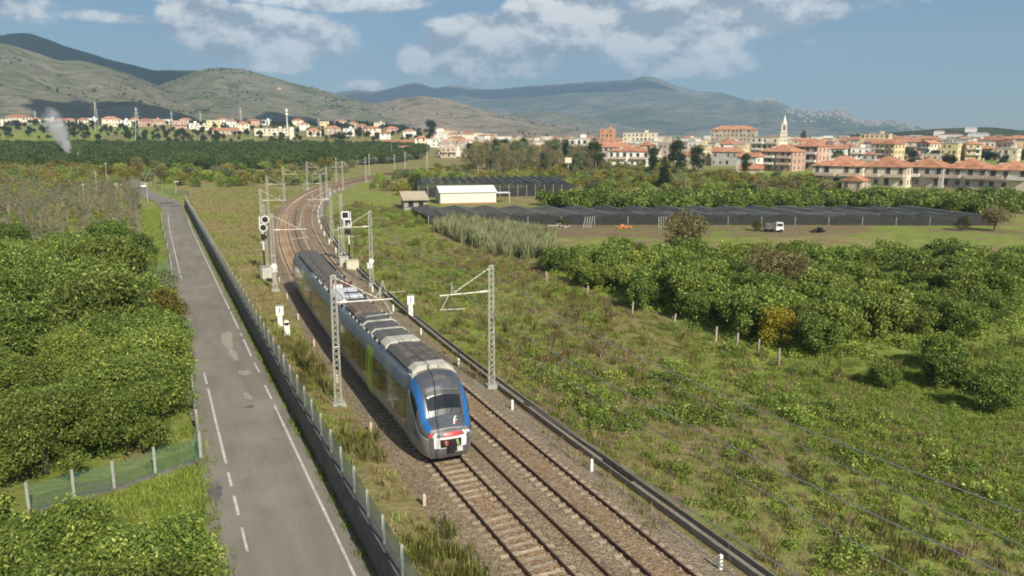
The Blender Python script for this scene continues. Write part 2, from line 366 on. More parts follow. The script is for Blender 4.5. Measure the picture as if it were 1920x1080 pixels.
# ------------------------------------------------------------------ haze: one closed box of even pale air
hb = MB().box((600, 3000, 330), (13000, 13400, 1070)); ho = hb.build('haze')
hm = bpy.data.materials.new('air'); N, L = nodes_of(hm); N.remove(N['Principled BSDF']); pv = N.new('ShaderNodeVolumePrincipled')
pv.inputs['Color'].default_value = (.34,.53,.78,1); pv.inputs['Density'].default_value = 1.5e-4; pv.inputs['Anisotropy'].default_value = 0.
L.new(pv.outputs[0], N['Material Output'].inputs['Volume']); ho.data.materials.append(hm); ho['kind'] = 'stuff'; ho['label'] = 'thin bluish haze in front of the far mountains'

# ------------------------------------------------------------------ road
def asphalt():
    m = bpy.data.materials.new('worn asphalt'); N, L = nodes_of(m); b = N['Principled BSDF']; b.inputs['Roughness'].default_value = .9; b.inputs['Specular IOR Level'].default_value = .2
    tcn = N.new('ShaderNodeTexCoord')
    def nz(sx, sy, sc, det, ro=.6):
        mp = N.new('ShaderNodeMapping'); mp.inputs['Scale'].default_value = (sx, sy, 1); L.new(tcn.outputs['Object'], mp.inputs[0]); n = N.new('ShaderNodeTexNoise'); n.inputs['Scale'].default_value = sc; n.inputs['Detail'].default_value = det; n.inputs['Roughness'].default_value = ro; L.new(mp.outputs[0], n.inputs['Vector']); return n.outputs[0]
    def mixc(f, lo, hi, a, c):
        r = N.new('ShaderNodeMapRange'); r.inputs[1].default_value = lo; r.inputs[2].default_value = hi; L.new(f, r.inputs[0]); n = N.new('ShaderNodeMixRGB'); L.new(r.outputs[0], n.inputs[0])
        for i, v in ((1, a), (2, c)):
            if isinstance(v, tuple): n.inputs[i].default_value = (*v, 1)
            else: L.new(v, n.inputs[i])
        return n.outputs[0]
    base = mixc(nz(1, .12, 1.1, 6), .3, .7, (.17,.155,.133), (.24,.218,.185))          # wheel tracks and resurfaced lanes
    base = mixc(nz(1, 1, .22, 4), .5, .75, base, (.262,.238,.198))
    base = mixc(nz(1, 1, 9., 3, .8), .62, .8, base, (.33,.31,.27))                      # stone chips
    cr = N.new('ShaderNodeTexVoronoi'); cr.feature = 'DISTANCE_TO_EDGE'; cr.inputs['Scale'].default_value = .42; wp = N.new('ShaderNodeMixRGB'); wp.blend_type = 'ADD'; wp.inputs[0].default_value = .5; L.new(tcn.outputs['Object'], wp.inputs[1]); wn_ = N.new('ShaderNodeTexNoise'); wn_.inputs['Scale'].default_value = 1.6; L.new(tcn.outputs['Object'], wn_.inputs['Vector']); L.new(wn_.outputs['Color'], wp.inputs[2]); L.new(wp.outputs[0], cr.inputs['Vector'])
    cm = N.new('ShaderNodeMath'); cm.operation = 'LESS_THAN'; cm.inputs[1].default_value = .006; L.new(cr.outputs[0], cm.inputs[0]); gm = N.new('ShaderNodeMath'); gm.operation = 'MULTIPLY'; L.new(cm.outputs[0], gm.inputs[0]); r2 = N.new('ShaderNodeMapRange'); r2.inputs[1].default_value = .5; r2.inputs[2].default_value = .6; L.new(nz(1, .5, .25, 3), r2.inputs[0]); L.new(r2.outputs[0], gm.inputs[1])
    n = N.new('ShaderNodeMixRGB'); L.new(gm.outputs[0], n.inputs[0]); L.new(base, n.inputs[1]); n.inputs[2].default_value = (.15,.14,.125,1); L.new(n.outputs[0], b.inputs['Base Color']); return m
M_ASPH = asphalt()
M_LINE = mat('worn white paint', (.5,.485,.44), .8, var=.3, scale=2.5)
M_PATCH = mat('patched asphalt', (.31,.28,.23), .95, var=.2, scale=3)
M_DPATCH = mat('dark tar patch', (.12,.118,.115), .9, var=.2, scale=2)
M_KERB = mat('gritty shoulder', (.2,.185,.145), .95, var=.3, scale=3, bump=.4)
road_c = [(4.45,-25),(4.45,0),(4.45,25),(4.45,50),(4.45,75),(4.45,100),(4.45,125),(4.5,150),(4.7,175),(5.0,195),(5.0,208),(4.2,219),(2.6,230),(.4,242),(-1.6,254),(-3.2,268),(-4.4,284),(-5,300),(-5.6,320),(-9,350),(-18,380)]
def strip(pts, o0, o1, dz, step=2.5, jit=0):
    P_ = []; acc = []
    for i in range(len(pts)-1):
        a = Vector((*pts[i], 0)); b = Vector((*pts[i+1], 0)); n = max(1, int((b-a).length/step))
        for j in range(n): acc.append(a+(b-a)*j/n)
    acc.append(Vector((*pts[-1], 0)))
    for i, q in enumerate(acc):
        t = (acc[min(i+1, len(acc)-1)]-acc[max(i-1, 0)]).normalized(); nrm = Vector((t.y, -t.x, 0))
        r_ = []
        for o_ in np.linspace(o0, o1, 5):
            w = q+nrm*(o_+(jit*(random.random()-.5) if o_ in (o0, o1) else 0)); r_.append((w.x, w.y, 0))
        zc = -1.5+.9*float(sstep(215, 300, q.y)); P_.append([(x, y, zc+dz) for x, y, _ in r_])
    return P_
rd = MB().grid(strip(road_c, -2.75, 2.55, .14)).build('road', M_ASPH, smooth=True); rd['kind'] = 'structure'; rd['label'] = 'narrow worn grey asphalt road beside the retaining wall'
sh = MB().grid(strip(road_c[:12], -3.25, 2.72, .12, jit=.25)).build('road_shoulder', M_KERB, smooth=True); sh['kind'] = 'structure'
RZ = -1.5+.14+.004
def line_seg(y0, y1, x, w=.13):
    m = MB(); ys = np.linspace(y0, y1, max(2, int((y1-y0)/2)+1))
    xx = lambda y: x+(.55*float(sstep(150, 200, y)))
    m.grid([[(xx(y)-w/2+random.uniform(-.012,.012), y, RZ), (xx(y)+w/2+random.uniform(-.012,.012), y, RZ)] for y in ys])
    o = m.build('edge_line', M_LINE, rd)
for a, b_ in ((14,52),(53.2,56.5),(59.8,62.6),(64.6,70.5),(71.6,73),(74.5,82.5),(83.5,90.5),(91.2,150),(150.4,186),(187,196)): line_seg(a, b_, 6.28)
for a, b_ in ((18,20),(23,25.2),(28.2,30.4),(33.2,35.5),(36.8,39),(40.2,42),(43.3,57.5),(58.5,61.5),(104.2,106.5),(108,150),(150.4,188)): line_seg(a, b_, 2.55)
def blob(x, y, rx, ry, z, n=18, seed=0):
    r_ = random.Random(seed); return [(x+rx*math.cos(t)*k, y+ry*math.sin(t)*k, z) for t, k in ((2*math.pi*i/n, r_.uniform(.62,1.1)) for i in range(n))]
for i, (x, y, rx, ry, mt) in enumerate([(4.9,70.5,.42,3.4,M_PATCH),(5.3,72.5,.3,1.6,M_PATCH),(5.0,66,.3,2.4,M_PATCH),(5.35,60.2,.45,.8,M_PATCH),(4.9,54.5,.25,1.,M_PATCH),(4.75,52.2,.35,.35,M_DPATCH),
                                      (3.6,219.,2.2,5.,M_DPATCH),(4.9,209,2.2,3.2,M_DPATCH),(1.75,39.8,.4,1.6,M_DPATCH),(5.0,60.5,.2,.5,M_PATCH)]):
    zc = -1.5+.9*float(sstep(215, 300, y)); m = MB(); m.quad(*blob(x, y, rx, ry, zc+.146+.001*i, seed=i)); m.build('road_patch', mt, rd)

# ------------------------------------------------------------------ retaining wall and the mesh fence on it
M_CONC = mat('weathered concrete', (.13,.125,.115), .9, var=.3, scale=1.4, bump=.3, bscale=12)
M_POST = mat('pale concrete post', (.30,.31,.275), .85, var=.2, scale=5)
wr = empty('retaining_wall', (7.25, 0, -1.6)); tag(wr, 'long dark concrete retaining wall between the road and the railway verge', 'wall')
for i in range(37):
    y0 = 14+i*5.2; MB().box((random.uniform(-.006,.006), y0+2.6, .925), (.28, 5.17, 1.95)).build('wall_panel', M_CONC, wr)
    MB().box((0, y0+2.6, 1.94), (.36, 5.185, .075)).build('coping', M_CONC, wr)
m = bpy.data.materials.new('green wire mesh'); N, L = nodes_of(m); b = N['Principled BSDF']; b.inputs['Base Color'].default_value = (.33,.41,.34,1); b.inputs['Roughness'].default_value = .6
tr = N.new('ShaderNodeBsdfTransparent'); ms = N.new('ShaderNodeMixShader'); tcn = N.new('ShaderNodeTexCoord'); wv = N.new('ShaderNodeTexNoise'); wv.inputs['Scale'].default_value = 1.3; L.new(tcn.outputs['Object'], wv.inputs['Vector'])
mr = N.new('ShaderNodeMapRange'); mr.inputs[3].default_value = .22; mr.inputs[4].default_value = .46; L.new(wv.outputs[0], mr.inputs[0]); L.new(mr.outputs[0], ms.inputs[0])
L.new(b.outputs[0], ms.inputs[1]); L.new(tr.outputs[0], ms.inputs[2]); L.new(ms.outputs[0], N['Material Output'].inputs[0]); M_MESH = m
fr_ = empty('mesh_fence', (7.25, 0, .37)); tag(fr_, 'long green wire mesh fence with pale concrete posts on top of the retaining wall', 'fence')
pm = MB().box((0,0,.6), (.11,.11,1.22)).mesh('post', M_POST); pn = MB().grid([[(0,.06,.05),(0,.06,1.12)],[(.02,1.25,.05),(.015,1.25,1.1)],[(0,2.44,.05),(0,2.44,1.12)]]).mesh('mesh_panel', M_MESH)
NP = 76
for i in range(NP):
    y0 = 15.86+2.5*i; o = put('post', pm, fr_, (random.uniform(-.01,.01), y0, 0)); o.rotation_euler = (random.uniform(-.03,.03), random.uniform(-.03,.03), 0)
    if i < NP-1: put('mesh_panel', pn, fr_, (0, y0, 0))
# ------------------------------------------------------------------ ballast, rails, sleepers
def ballast_mat():
    m = bpy.data.materials.new('ballast stone'); N, L = nodes_of(m); b = N['Principled BSDF']; b.inputs['Roughness'].default_value = .95; b.inputs['Specular IOR Level'].default_value = .15
    tcn = N.new('ShaderNodeTexCoord'); vo = N.new('ShaderNodeTexVoronoi'); vo.inputs['Scale'].default_value = 11; L.new(tcn.outputs['Object'], vo.inputs['Vector'])
    nz = N.new('ShaderNodeTexNoise'); nz.inputs['Scale'].default_value = .5; nz.inputs['Detail'].default_value = 6; L.new(tcn.outputs['Object'], nz.inputs['Vector'])
    sp = N.new('ShaderNodeSeparateColor'); L.new(vo.outputs['Color'], sp.inputs[0])
    mr = N.new('ShaderNodeMapRange'); mr.inputs[3].default_value = .55; mr.inputs[4].default_value = 1.5; L.new(sp.outputs[0], mr.inputs[0])
    mx = N.new('ShaderNodeMixRGB'); L.new(nz.outputs[0], mx.inputs[0]); mx.inputs[1].default_value = (.19,.148,.098,1); mx.inputs[2].default_value = (.285,.232,.162,1)
    ra = N.new('ShaderNodeAttribute'); ra.attribute_name = 'rust'
    m2 = N.new('ShaderNodeMixRGB'); L.new(ra.outputs['Fac'], m2.inputs[0]); L.new(mx.outputs[0], m2.inputs[1]); m2.inputs[2].default_value = (.30,.165,.078,1)
    ml = N.new('ShaderNodeMixRGB'); ml.blend_type = 'MULTIPLY'; ml.inputs[0].default_value = 1; L.new(m2.outputs[0], ml.inputs[1]); L.new(mr.outputs[0], ml.inputs[2]); L.new(ml.outputs[0], b.inputs['Base Color'])
    bp = N.new('ShaderNodeBump'); bp.inputs['Strength'].default_value = 1; bp.inputs['Distance'].default_value = .05; bp.invert = True; L.new(vo.outputs['Distance'], bp.inputs['Height']); L.new(bp.outputs[0], b.inputs['Normal'])
    return m
T1, T2 = 12.52, 16.62                     # track centres
SV = np.concatenate([np.arange(-20, 100, 1.), np.arange(100, 470, 3.)])
prof = [(9.35,-.62),(9.9,-.46),(10.5,-.27),(11.2,-.165),(11.75,-.16),(12.1,-.17),(12.5,-.172),(12.95,-.17),(13.3,-.16),(13.9,-.165),(14.5,-.2),(15.2,-.195),(15.5,-.18),(15.9,-.15),(16.25,-.15),(16.6,-.15),(17.0,-.15),(17.3,-.148),(17.75,-.175),(18.0,-.185),(18.5,-.26),(19.0,-.36),(19.6,-.47)]
P_ = []; rust = []
for S in SV:
    r_ = []
    for p, z in prof:
        v = at(S, p); j = .05*(float(fbm(v.x*1.7, v.y*1.7, 2))-.5); r_.append((v.x, v.y, z+j*.8))
        n_ = float(fbm(v.x*.5+9, v.y*.1, 3)); k1 = math.exp(-((p-T1)/1.15)**2); k2 = math.exp(-((p-T2)/.9)**2)
        rust.append(min(1, max(0, (k1*(.55+.9*float(sstep(60, 130, S)))+k2*.38)*(.5+n_))))
    P_.append(r_)
bm_ = MB().grid(P_).mesh('ballast', ballast_mat(), True)
a_ = bm_.attributes.new('rust', 'FLOAT', 'POINT'); a_.data.foreach_set('value', np.array(rust, np.float32))
o = put('ballast', bm_); tag(o, 'brown grey stone ballast bed under both railway tracks', kind='structure')
M_RAIL = mat('rusty rail', (.10,.048,.028), .7, .3, var=.3, scale=3, c2=(.14,.075,.045))
M_HEAD = mat('worn rail head', (.16,.12,.10), .4, .8, var=.2, scale=2)
M_SLEEP = mat('dusty concrete sleeper', (.29,.235,.165), .9, var=.28, scale=4, c2=(.40,.33,.245), rnd=.2)
def rail_mesh(name, p, s0, s1, z0=0., mt=None):
    m = MB(); pr = [(-.07,-.16),(-.07,-.145),(-.012,-.12),(-.012,-.045),(-.036,-.03),(-.036,0),(.036,0),(.036,-.03),(.012,-.045),(.012,-.12),(.07,-.145),(.07,-.16)]
    Ss = np.arange(s0, s1+.1, 2.0 if s1 < 120 else 2.5)
    m.grid([[tuple(at(S, p+dx, z0+dz)) for dx, dz in pr] for S in Ss]); return m.build(name, mt or M_RAIL)
def track(tc_, label, s_lo):
    t = empty('railway_track', tuple(at(30, tc_, 0))); tag(t, label, kind='structure')
    for sd in (-1, 1):
        r_ = rail_mesh('rail', tc_+sd*.7525, -18, 440); r_.parent = t; r_.location = -t.location
        hd = MB().grid([[tuple(at(S, tc_+sd*.7525+dx, .0022)) for dx in (-.016,.022)] for S in np.arange(-18, 440, 2.5)]).build('running_surface', M_HEAD, r_)
    m = MB(); m.box((-.78,0,-.212), (.75,.27,.12)); m.box((.78,0,-.212), (.75,.27,.12)); m.box((0,0,-.215), (.82,.20,.10))
    for sx in (-.7525, .7525):
        for dx in (-.11, .11): m.box((sx+dx, 0, -.125), (.09,.12,.04))
    me = m.mesh('sleeper', M_SLEEP); n = 0; S = s_lo
    while n < 300 and S < 250:
        v = at(S, tc_, 0); o = put('sleeper', me, t, v-t.location, head(S)); n += 1; S += .6
    rest = MB()
    while S < 330:
        v = at(S, tc_, 0); rest.box((v.x, v.y, -.20), (2.3,.26,.1), head(S)); S += .6
    o = rest.build('far_sleepers', M_SLEEP, t); o.location = -t.location; o['kind'] = 'stuff'
    return t
track(T1, 'rusty left railway track carrying the train', 18.0)
track(T2, 'empty right railway track curving away beside the train', 18.0)
o = rail_mesh('spare_rail', 14.52, 5, 175, -.05); tag(o, 'long rusty spare rail lying between the two tracks', 'rail')

# cable trough with concrete covers, right of the line
M_TR = mat('grey trough concrete', (.215,.19,.155), .9, var=.25, scale=3, rnd=.15)
tr_ = empty('cable_trough', tuple(at(30, 19.95, -.45))); tag(tr_, 'low concrete cable trough running along the right side of the railway', 'cable trough')
for sd, zt in ((-1, -.14), (1, -.10)):
    m = MB(); Ss = np.arange(10, 214, 2.)
    m.grid([[tuple(at(S, 19.95+sd*.235+dx, dz)) for dx, dz in ((-.035,-.6),(-.035,zt),(.035,zt),(.035,-.6))] for S in Ss]); o = m.build('trough_side', M_TR, tr_); o.location = -tr_.location
cm_ = MB().box((0,0,0), (.37,.985,.06)).mesh('cover_slab', M_TR)
for i in range(200):
    S = 12+i
    if 30.2 < S < 33.2 or i in (31, 44, 67): continue
    v = at(S, 19.95+random.uniform(-.01,.01), -.36); put('cover_slab', cm_, tr_, v-tr_.location, head(S)+random.uniform(-.012,.012))

# peg posts every ten metres
M_WHITE = mat('white painted concrete', (.74,.73,.69), .7, var=.1, scale=6)
M_TAN = mat('weathered peg', (.52,.42,.3), .8, var=.2, scale=6)
def peg(name, loc, mt, h, label, grp, bands=False):
    r_ = empty(name, loc); m = MB().box((0,0,h*.5-.1), (.14,.12,h+.2)); m.build('post', mt, r_); MB().box((0,0,h+.02), (.10,.085,.05), taper=.5).build('cap', mt, r_)
    if bands:
        for k in range(3): MB().box((0,-.07,.15+.16*k), (.115,.012,.05)).build('band', M_DPATCH, r_)
    tag(r_, label, 'marker post', grp)
ORD = 'first second third fourth fifth sixth seventh eighth ninth tenth eleventh twelfth thirteenth fourteenth fifteenth sixteenth seventeenth eighteenth nineteenth twentieth twenty-first twenty-second twenty-third'.split()
lab = {0:'striped white marker post near the bottom edge beside the cable trough',1:'white marker post beside the empty track, second nearest',2:'white marker post beside the empty track below the lattice mast',3:'white marker post just beyond the right side of the train nose'}
for i in range(23):
    S = 22.4+10*i; v = at(S, 18.85, -.36); peg('marker_post', v, M_WHITE, .62 if i < 8 else .75, lab.get(i, 'short white marker post right of the empty track, %s counted from the bottom edge' % ORD[i]), 'white marker posts right of the railway', i == 0)
for i in range(7):
    S = 32.3+10*i; v = at(S, 10.15, -.4); peg('marker_post', v, M_TAN, .55, 'tan marker post in the ballast left of the train, %s from the bottom' % ORD[i], 'tan marker posts left of the railway')
# ------------------------------------------------------------------ the train
M_SILV = mat('silver grey paint', (.23,.23,.232), .42, .3, var=.06, scale=1.2, spec=.5, coat=.3)
M_CANT = mat('blue grey cantrail paint', (.2,.225,.285), .38, .3, var=.06, scale=1.2, spec=.5, coat=.3)
M_ROOF = mat('dusty dark roof', (.085,.08,.074), .75, var=.35, scale=2.2, c2=(.13,.115,.098))
M_GLASSB = mat('tinted bronze glazing', (.105,.09,.055), .16, 0., var=.25, scale=.7, spec=.6)
M_PANE = mat('tinted window pane', (.07,.062,.04), .10, 0., var=.3, scale=.5, spec=.7)
M_GREEN = mat('lime green door paint', (.42,.68,.03), .35, 0., var=.08, scale=2, spec=.5, coat=.3)
M_BLUE = mat('bright blue paint', (.015,.115,.34), .3, 0., var=.06, scale=2, spec=.5, coat=.5)
M_MASK = mat('graphite nose paint', (.085,.092,.105), .22, .2, var=.1, scale=2, spec=.6, coat=.6)
M_WIND = mat('windscreen glass', (.016,.02,.022), .06, 0., var=.3, scale=1, spec=.5)
M_DASH = mat('cab blind', (.055,.062,.064), .25, 0., var=.2, scale=2)
M_TWHITE = mat('white nose paint', (.72,.72,.70), .35, 0., var=.06, scale=3, spec=.5, coat=.3)
M_RED = mat('red stripe paint', (.62,.03,.035), .35, 0., var=.06, scale=3, spec=.5)
M_BLACK = mat('sooty black steel', (.022,.021,.02), .6, .2, var=.3, scale=5)
M_FAIR = mat('off white roof fairing', (.46,.445,.385), .6, var=.2, scale=2.5)
M_GREY = mat('grey roof unit', (.125,.122,.116), .6, .2, var=.2, scale=3)
M_APRON = mat('grey apron paint', (.115,.116,.12), .45, .2, var=.15, scale=3)
M_LAMP = mat('lamp lens', (.55,.56,.55), .12, 0., var=.1, scale=4, spec=.7)
M_INS = mat('brown insulator', (.22,.05,.04), .35, var=.2, scale=4)
QT = [0,.06,.12,.2,.28,.36,.44,.52,.58,.64,.70,.76,.82,.88,.94,1.]
QX = [.84,.92,.965,.99,1.,1.,.995,.985,.972,.945,.895,.83,.74,.585,.32,0.]
QZ = [.34,.52,.74,1.06,1.45,1.83,2.21,2.56,2.86,3.16,3.44,3.70,3.91,4.06,4.15,4.2]
def qz(z): return float(np.interp(z, QZ, QT))
DT = [0,.12,.3,.55,.75,1.0,1.3,1.65,2.2,30]; TT = [1.80,1.95,2.10,2.30,2.72,3.28,3.74,4.02,4.2,4.2]
DW = [0,.12,.3,.55,1.0,1.6,2.2,30]; WW = [1.06,1.18,1.28,1.35,1.42,1.46,1.475,1.475]
def surf(d, q, sd, nose=True):
    fx = np.interp(q, QT, QX); z0 = float(np.interp(q, QT, QZ))
    if nose:
        W = float(np.interp(d, DW, WW)); T = float(np.interp(d, DT, TT)); z = z0 if z0 < 1 else 1+(z0-1)*(T-1)/3.2
    else: W = 1.475; z = z0
    return Vector((sd*fx*W, d, z))
def skin(d, q, sd, o_, nose=True):
    e = .02; p = surf(d, q, sd, nose); a = surf(d+e, q, sd, nose)-surf(d-e, q, sd, nose); b = surf(d, min(1, q+e), sd, nose)-surf(d, max(0, q-e), sd, nose)
    n = a.cross(b)*(-sd)
    if n.length < 1e-9: n = Vector((0,0,1))
    n.normalize(); n = -n if n.dot(Vector((p.x, -.2, p.z-1.5))) < 0 else n
    return p+n*o_
def patch(name, d0, d1, q0, q1, sd, o_, mt, par, nd=8, nq=6, nose=True):
    """a panel that follows the body; q0, q1 may be functions of d"""
    f = lambda v, d: v(d) if callable(v) else v
    m = MB(); m.grid([[skin(d, f(q0, d)+(f(q1, d)-f(q0, d))*j/nq, sd, o_, nose) for j in range(nq+1)] for d in np.linspace(d0, d1, nd+1)])
    return m.build(name, mt, par, True)
def across(name, d0, d1, q0, o_, mt, par, nd=8, nq=12, nose=True):
    """a panel over the roof from q0 on one side to q0 on the other"""
    f = lambda v, d: v(d) if callable(v) else v
    P_ = []
    for d in np.linspace(d0, d1, nd+1):
        qs = [(-1, f(q0, d)+(1-f(q0, d))*j/(nq//2)) for j in range(nq//2+1)]+[(1, 1-(1-f(q0, d))*j/(nq//2)) for j in range(1, nq//2+1)]
        P_.append([skin(d, q, s, o_, nose) for s, q in qs])
    return MB().grid(P_).build(name, mt, par, True)
def shell(par, name, L_, nose):
    ds = [0,.06,.12,.21,.3,.42,.55,.65,.75,.88,1.0,1.15,1.3,1.47,1.65,1.9,2.2]+list(np.linspace(3, L_, 9)) if nose else list(np.linspace(0, L_, 10))
    P_ = []
    for d in ds: P_.append([surf(d, q, -1, nose) for q in QT]+[surf(d, q, 1, nose) for q in QT[::-1][1:]])
    m = MB().grid(P_); n = len(P_[0]); b = len(m.v)
    m.f.append(tuple(range((len(ds)-1)*n, len(ds)*n)))
    if not nose: m.f.append(tuple(range(n))[::-1])
    return m.build(name, M_SILV, par, True)
def fpt(u, z, o_=0.):
    hw = 1.06*float(np.interp(z, QZ, QX)) if z < 1.2 else 1.06*(1-.34*((z-1.2)/.58)**3)
    bulge = .26*max(0, 1-(u*u))**.8*max(0, 1-abs((z-1.06)/.73)**4)
    return Vector((u*hw, -bulge-o_, z))
def fpatch(name, u0, u1, z0, z1, o_, mt, par, nu=10, nz_=4, f=None):
    m = MB().grid([[fpt(u, z0+(z1-z0)*j/nz_*(f(u) if f else 1), o_) for j in range(nz_+1)] for u in np.linspace(u0, u1, nu+1)]); return m.build(name, mt, par, True)
def window_row(par, d0, d1, n, nose, sds=(-1, 1), gap=.09, z0=1.48, z1=2.98):
    w = (d1-d0)/n
    for sd in sds:
        for i in range(n): patch('window', d0+i*w+gap/2, d0+(i+1)*w-gap/2, qz(z0), qz(z1), sd, .013, M_PANE, par, 2, 3, nose)
def door(par, d0, nose, mt):
    for sd in (-1, 1):
        for k in range(2):
            a = d0+.78*k; patch('door', a+.01, a+.76, qz(.5), qz(3.45), sd, .018, mt, par, 2, 6, nose)
            patch('door_window', a+.24, a+.52, qz(.95), qz(3.0), sd, .024, M_PANE, par, 2, 4, nose)
def RIM(d): return float(np.interp(d, [0,.2,.5,.9,1.35,1.8,2.25], [.47,.46,.455,.47,.52,.59,.66]))
def rbox(name, mt, par, y0, y1, w, z0, z1, ch=.12, top=.8):
    if name not in ('gangway',): z0 += .57; z1 += .54
    """roof box with sloping shoulders"""
    h = w/2; pr = [(-h,z0),(-h,z0+(z1-z0)*.45),(-h*top,z1),(h*top,z1),(h,z0+(z1-z0)*.45),(h,z0)]
    m = MB(); m.grid([[(x, y0, z) for x, z in pr], [(x, y0+.0, z) for x, z in pr]][:1]+[[(x, y1, z) for x, z in pr]])
    n = len(m.v); m.f.append(tuple(range(6))[::-1]); m.f.append(tuple(range(6, 12))); return m.build(name, mt, par, fix=True)
def bogie(par, y, wheels=2):
    b = MB().box((0, y, .52), (2.2, 2.9, .3)); o = b.build('bogie', M_BLACK, par)
    for dy in (-.95, .95):
        for sx in (-.75, .75):
            MB().tube([(sx-.07, y+dy, .43), (sx+.07, y+dy, .43)], .43, 14).build('wheel', M_BLACK, par)
def cab_car(par, name, L_, front):
    car = shell(par, name, L_, True)
    # side glazing, doors, cantrail, roof
    across('roof_skin', 2.25, L_-.05, .875, .006, M_ROOF, car, 10, 8)
    for sd in (-1, 1):
        patch('cantrail', 2.2, L_-.02, qz(3.2), .845, sd, .005, M_CANT, car, 8, 5)
        patch('glazing_band', 2.7, L_-.25, qz(1.35), qz(3.08), sd, .007, M_GLASSB, car, 10, 4)
        patch('skirt_line', 2.4, L_-.1, qz(.93), qz(.97), sd, .006, M_TWHITE, car, 4, 1)
        # blue pillar over the shoulder, white rim beneath it
        patch('blue_pillar', .08, 2.4, lambda d: .705-.02*min(1, d/2), lambda d: .832-.012*min(1, d/2), sd, .026, M_BLUE, car, 44, 8)
        patch('white_rim', .02, 2.25, lambda d: RIM(d), lambda d: RIM(d)+.022, sd, .03, M_TWHITE, car, 44, 2)
        patch('side_mask', .03, 2.2, lambda d: RIM(d)+.015, lambda d: .735, sd, .02, M_MASK, car, 44, 10)
        patch('cab_side_window', 1.0, 1.95, lambda d: RIM(d)+.03, lambda d: .69, sd, .034, M_WIND, car, 20, 8)
        patch('blue_flash', .55, 1.3, lambda d: qz(1.36)-.01*(d-1), lambda d: qz(1.6)-.01*(d-1), sd, .02, M_BLUE, car, 12, 3)
        patch('lower_skirt', .12, L_-.1, 0.0, qz(.62), sd, .005, M_GREY, car, 10, 2)
    across('nose_mask', .04, 2.3, lambda d: .82-.012*min(1, d/2), .018, M_MASK, car, 44, 22)
    ws = across('windscreen', .56, 1.12, .862, .03, M_WIND, car, 24, 22)
    across('cab_blind', .99, 1.12, .866, .036, M_DASH, car, 8, 22)
    across('dashboard_reflection', .57, .70, .875, .036, M_DASH, car, 8, 22)
    across('screen_frame', 1.125, 1.15, .862, .034, M_GREY, car, 2, 22)
    across('roof_hatch', 1.5, 1.75, .955, .034, M_GREY, car, 2, 4)
    for sx, an in ((-.42, .5), (.30, .45)):
        y0, q = .98, .95; p0 = skin(.57, 1-abs(sx)*.1, 1 if sx > 0 else -1, .04); p0 = Vector((sx, .53, float(np.interp(.57, DT, TT))+.03)); p1 = Vector((sx+an*.35, .80, float(np.interp(.84, DT, TT))+.03))
        MB().tube([p0, p1], .017, 5).build('wiper', M_BLACK, car)
    # front face
    m = MB().grid([[fpt(u, z) for z in np.linspace(.34, 1.78, 13)] for u in np.linspace(-1, 1, 25)]); m.build('front_face', M_APRON, car, True)
    fpatch('white_bumper', -.80, .80, .90, 1.46, .022, M_TWHITE, car, 30, 10)
    fpatch('lower_apron', -.97, .97, .345, .84, .016, M_APRON, car, 28, 6)
    fpatch('apron_lip', -.60, .60, .345, .375, .016, M_TWHITE, car, 8, 1)
    fpatch('coupler_opening', -.52, .52, .94, 1.36, .034, M_BLACK, car, 8, 3)
    fpatch('red_stripe', -.36, .60, 1.50, 1.67, .030, M_RED, car, 16, 4)
    for u in (-.80, .80):
        fpatch('headlight', u-.09, u+.09, 1.47, 1.68, .034, M_LAMP, car, 3, 2); fpatch('tail_light', u-.09-(.21 if u < 0 else -.21), u+.09-(.21 if u < 0 else -.21) , 1.50, 1.66, .034, M_RED if u < 0 else M_LAMP, car, 3, 2)
    MB().box((0, -.34, .98), (.30,.42,.24)).box((0, -.52, .98), (.42,.10,.34)).build('coupler', M_BLACK, car)
    MB().box((.34, -.30, .80), (.46,.12,.2)).box((.34, -.34, .90), (.28,.10,.12)).build('electric_coupler', M_LAMP, car)
    for k, (u, mt) in enumerate([(-.36, M_RED), (-.28, M_FAIR), (.34, M_GREEN), (.27, M_FAIR), (-.2, M_RED)]):
        MB().tube([(u, -.27, 1.3), (u+.03, -.33, 1.12), (u+.08, -.28, 1.0)], .022, 5).build('brake_hose', mt, car)
    # emblem: white slanted stroke with a red tail on the bonnet
    def bon(x, d): return (x, d, float(np.interp(d, DT, TT))+.03)
    MB().quad(bon(.26,.10), bon(.33,.11), bon(.42,.36), bon(.35,.35)).quad(bon(.35,.35), bon(.42,.36), bon(.53,.42), bon(.48,.46)).quad(bon(.30,.23), bon(.49,.26), bon(.50,.30), bon(.31,.27)).build('emblem', M_TWHITE, car)
    MB().quad(bon(.36,.17), bon(.46,.19), bon(.44,.14), bon(.35,.13)).build('emblem_tail', M_RED, car)
    door(car, 9.95, True, M_GREEN)
    window_row(car, 2.9, 9.8, 4, True); window_row(car, 11.7, L_-.35, 4, True)
    for sd in (-1, 1): patch('notice_panel', 5.0, 5.4, qz(1.4), qz(1.85), sd, .02, M_TWHITE, car, 1, 1)
    for sd in (-1, 1):
        for d in (2.6, 5.2, 7.6, 13.2, 15.6): patch('panel_seam', d, d+.035, qz(.5), .84, sd, .021, M_BLACK, car, 1, 8)
        MB().tube([(sd*.98, 2.6, 4.0), (sd*1.0, L_*.5, 4.0), (sd*.98, L_-.3, 4.0)], .03, 5).build('roof_conduit', M_BLACK, car)
        for k in range(4): patch('floor_vent', 3.2+1.1*k, 3.75+1.1*k, qz(.66), qz(.86), sd, .018, M_ROOF, car, 1, 2)
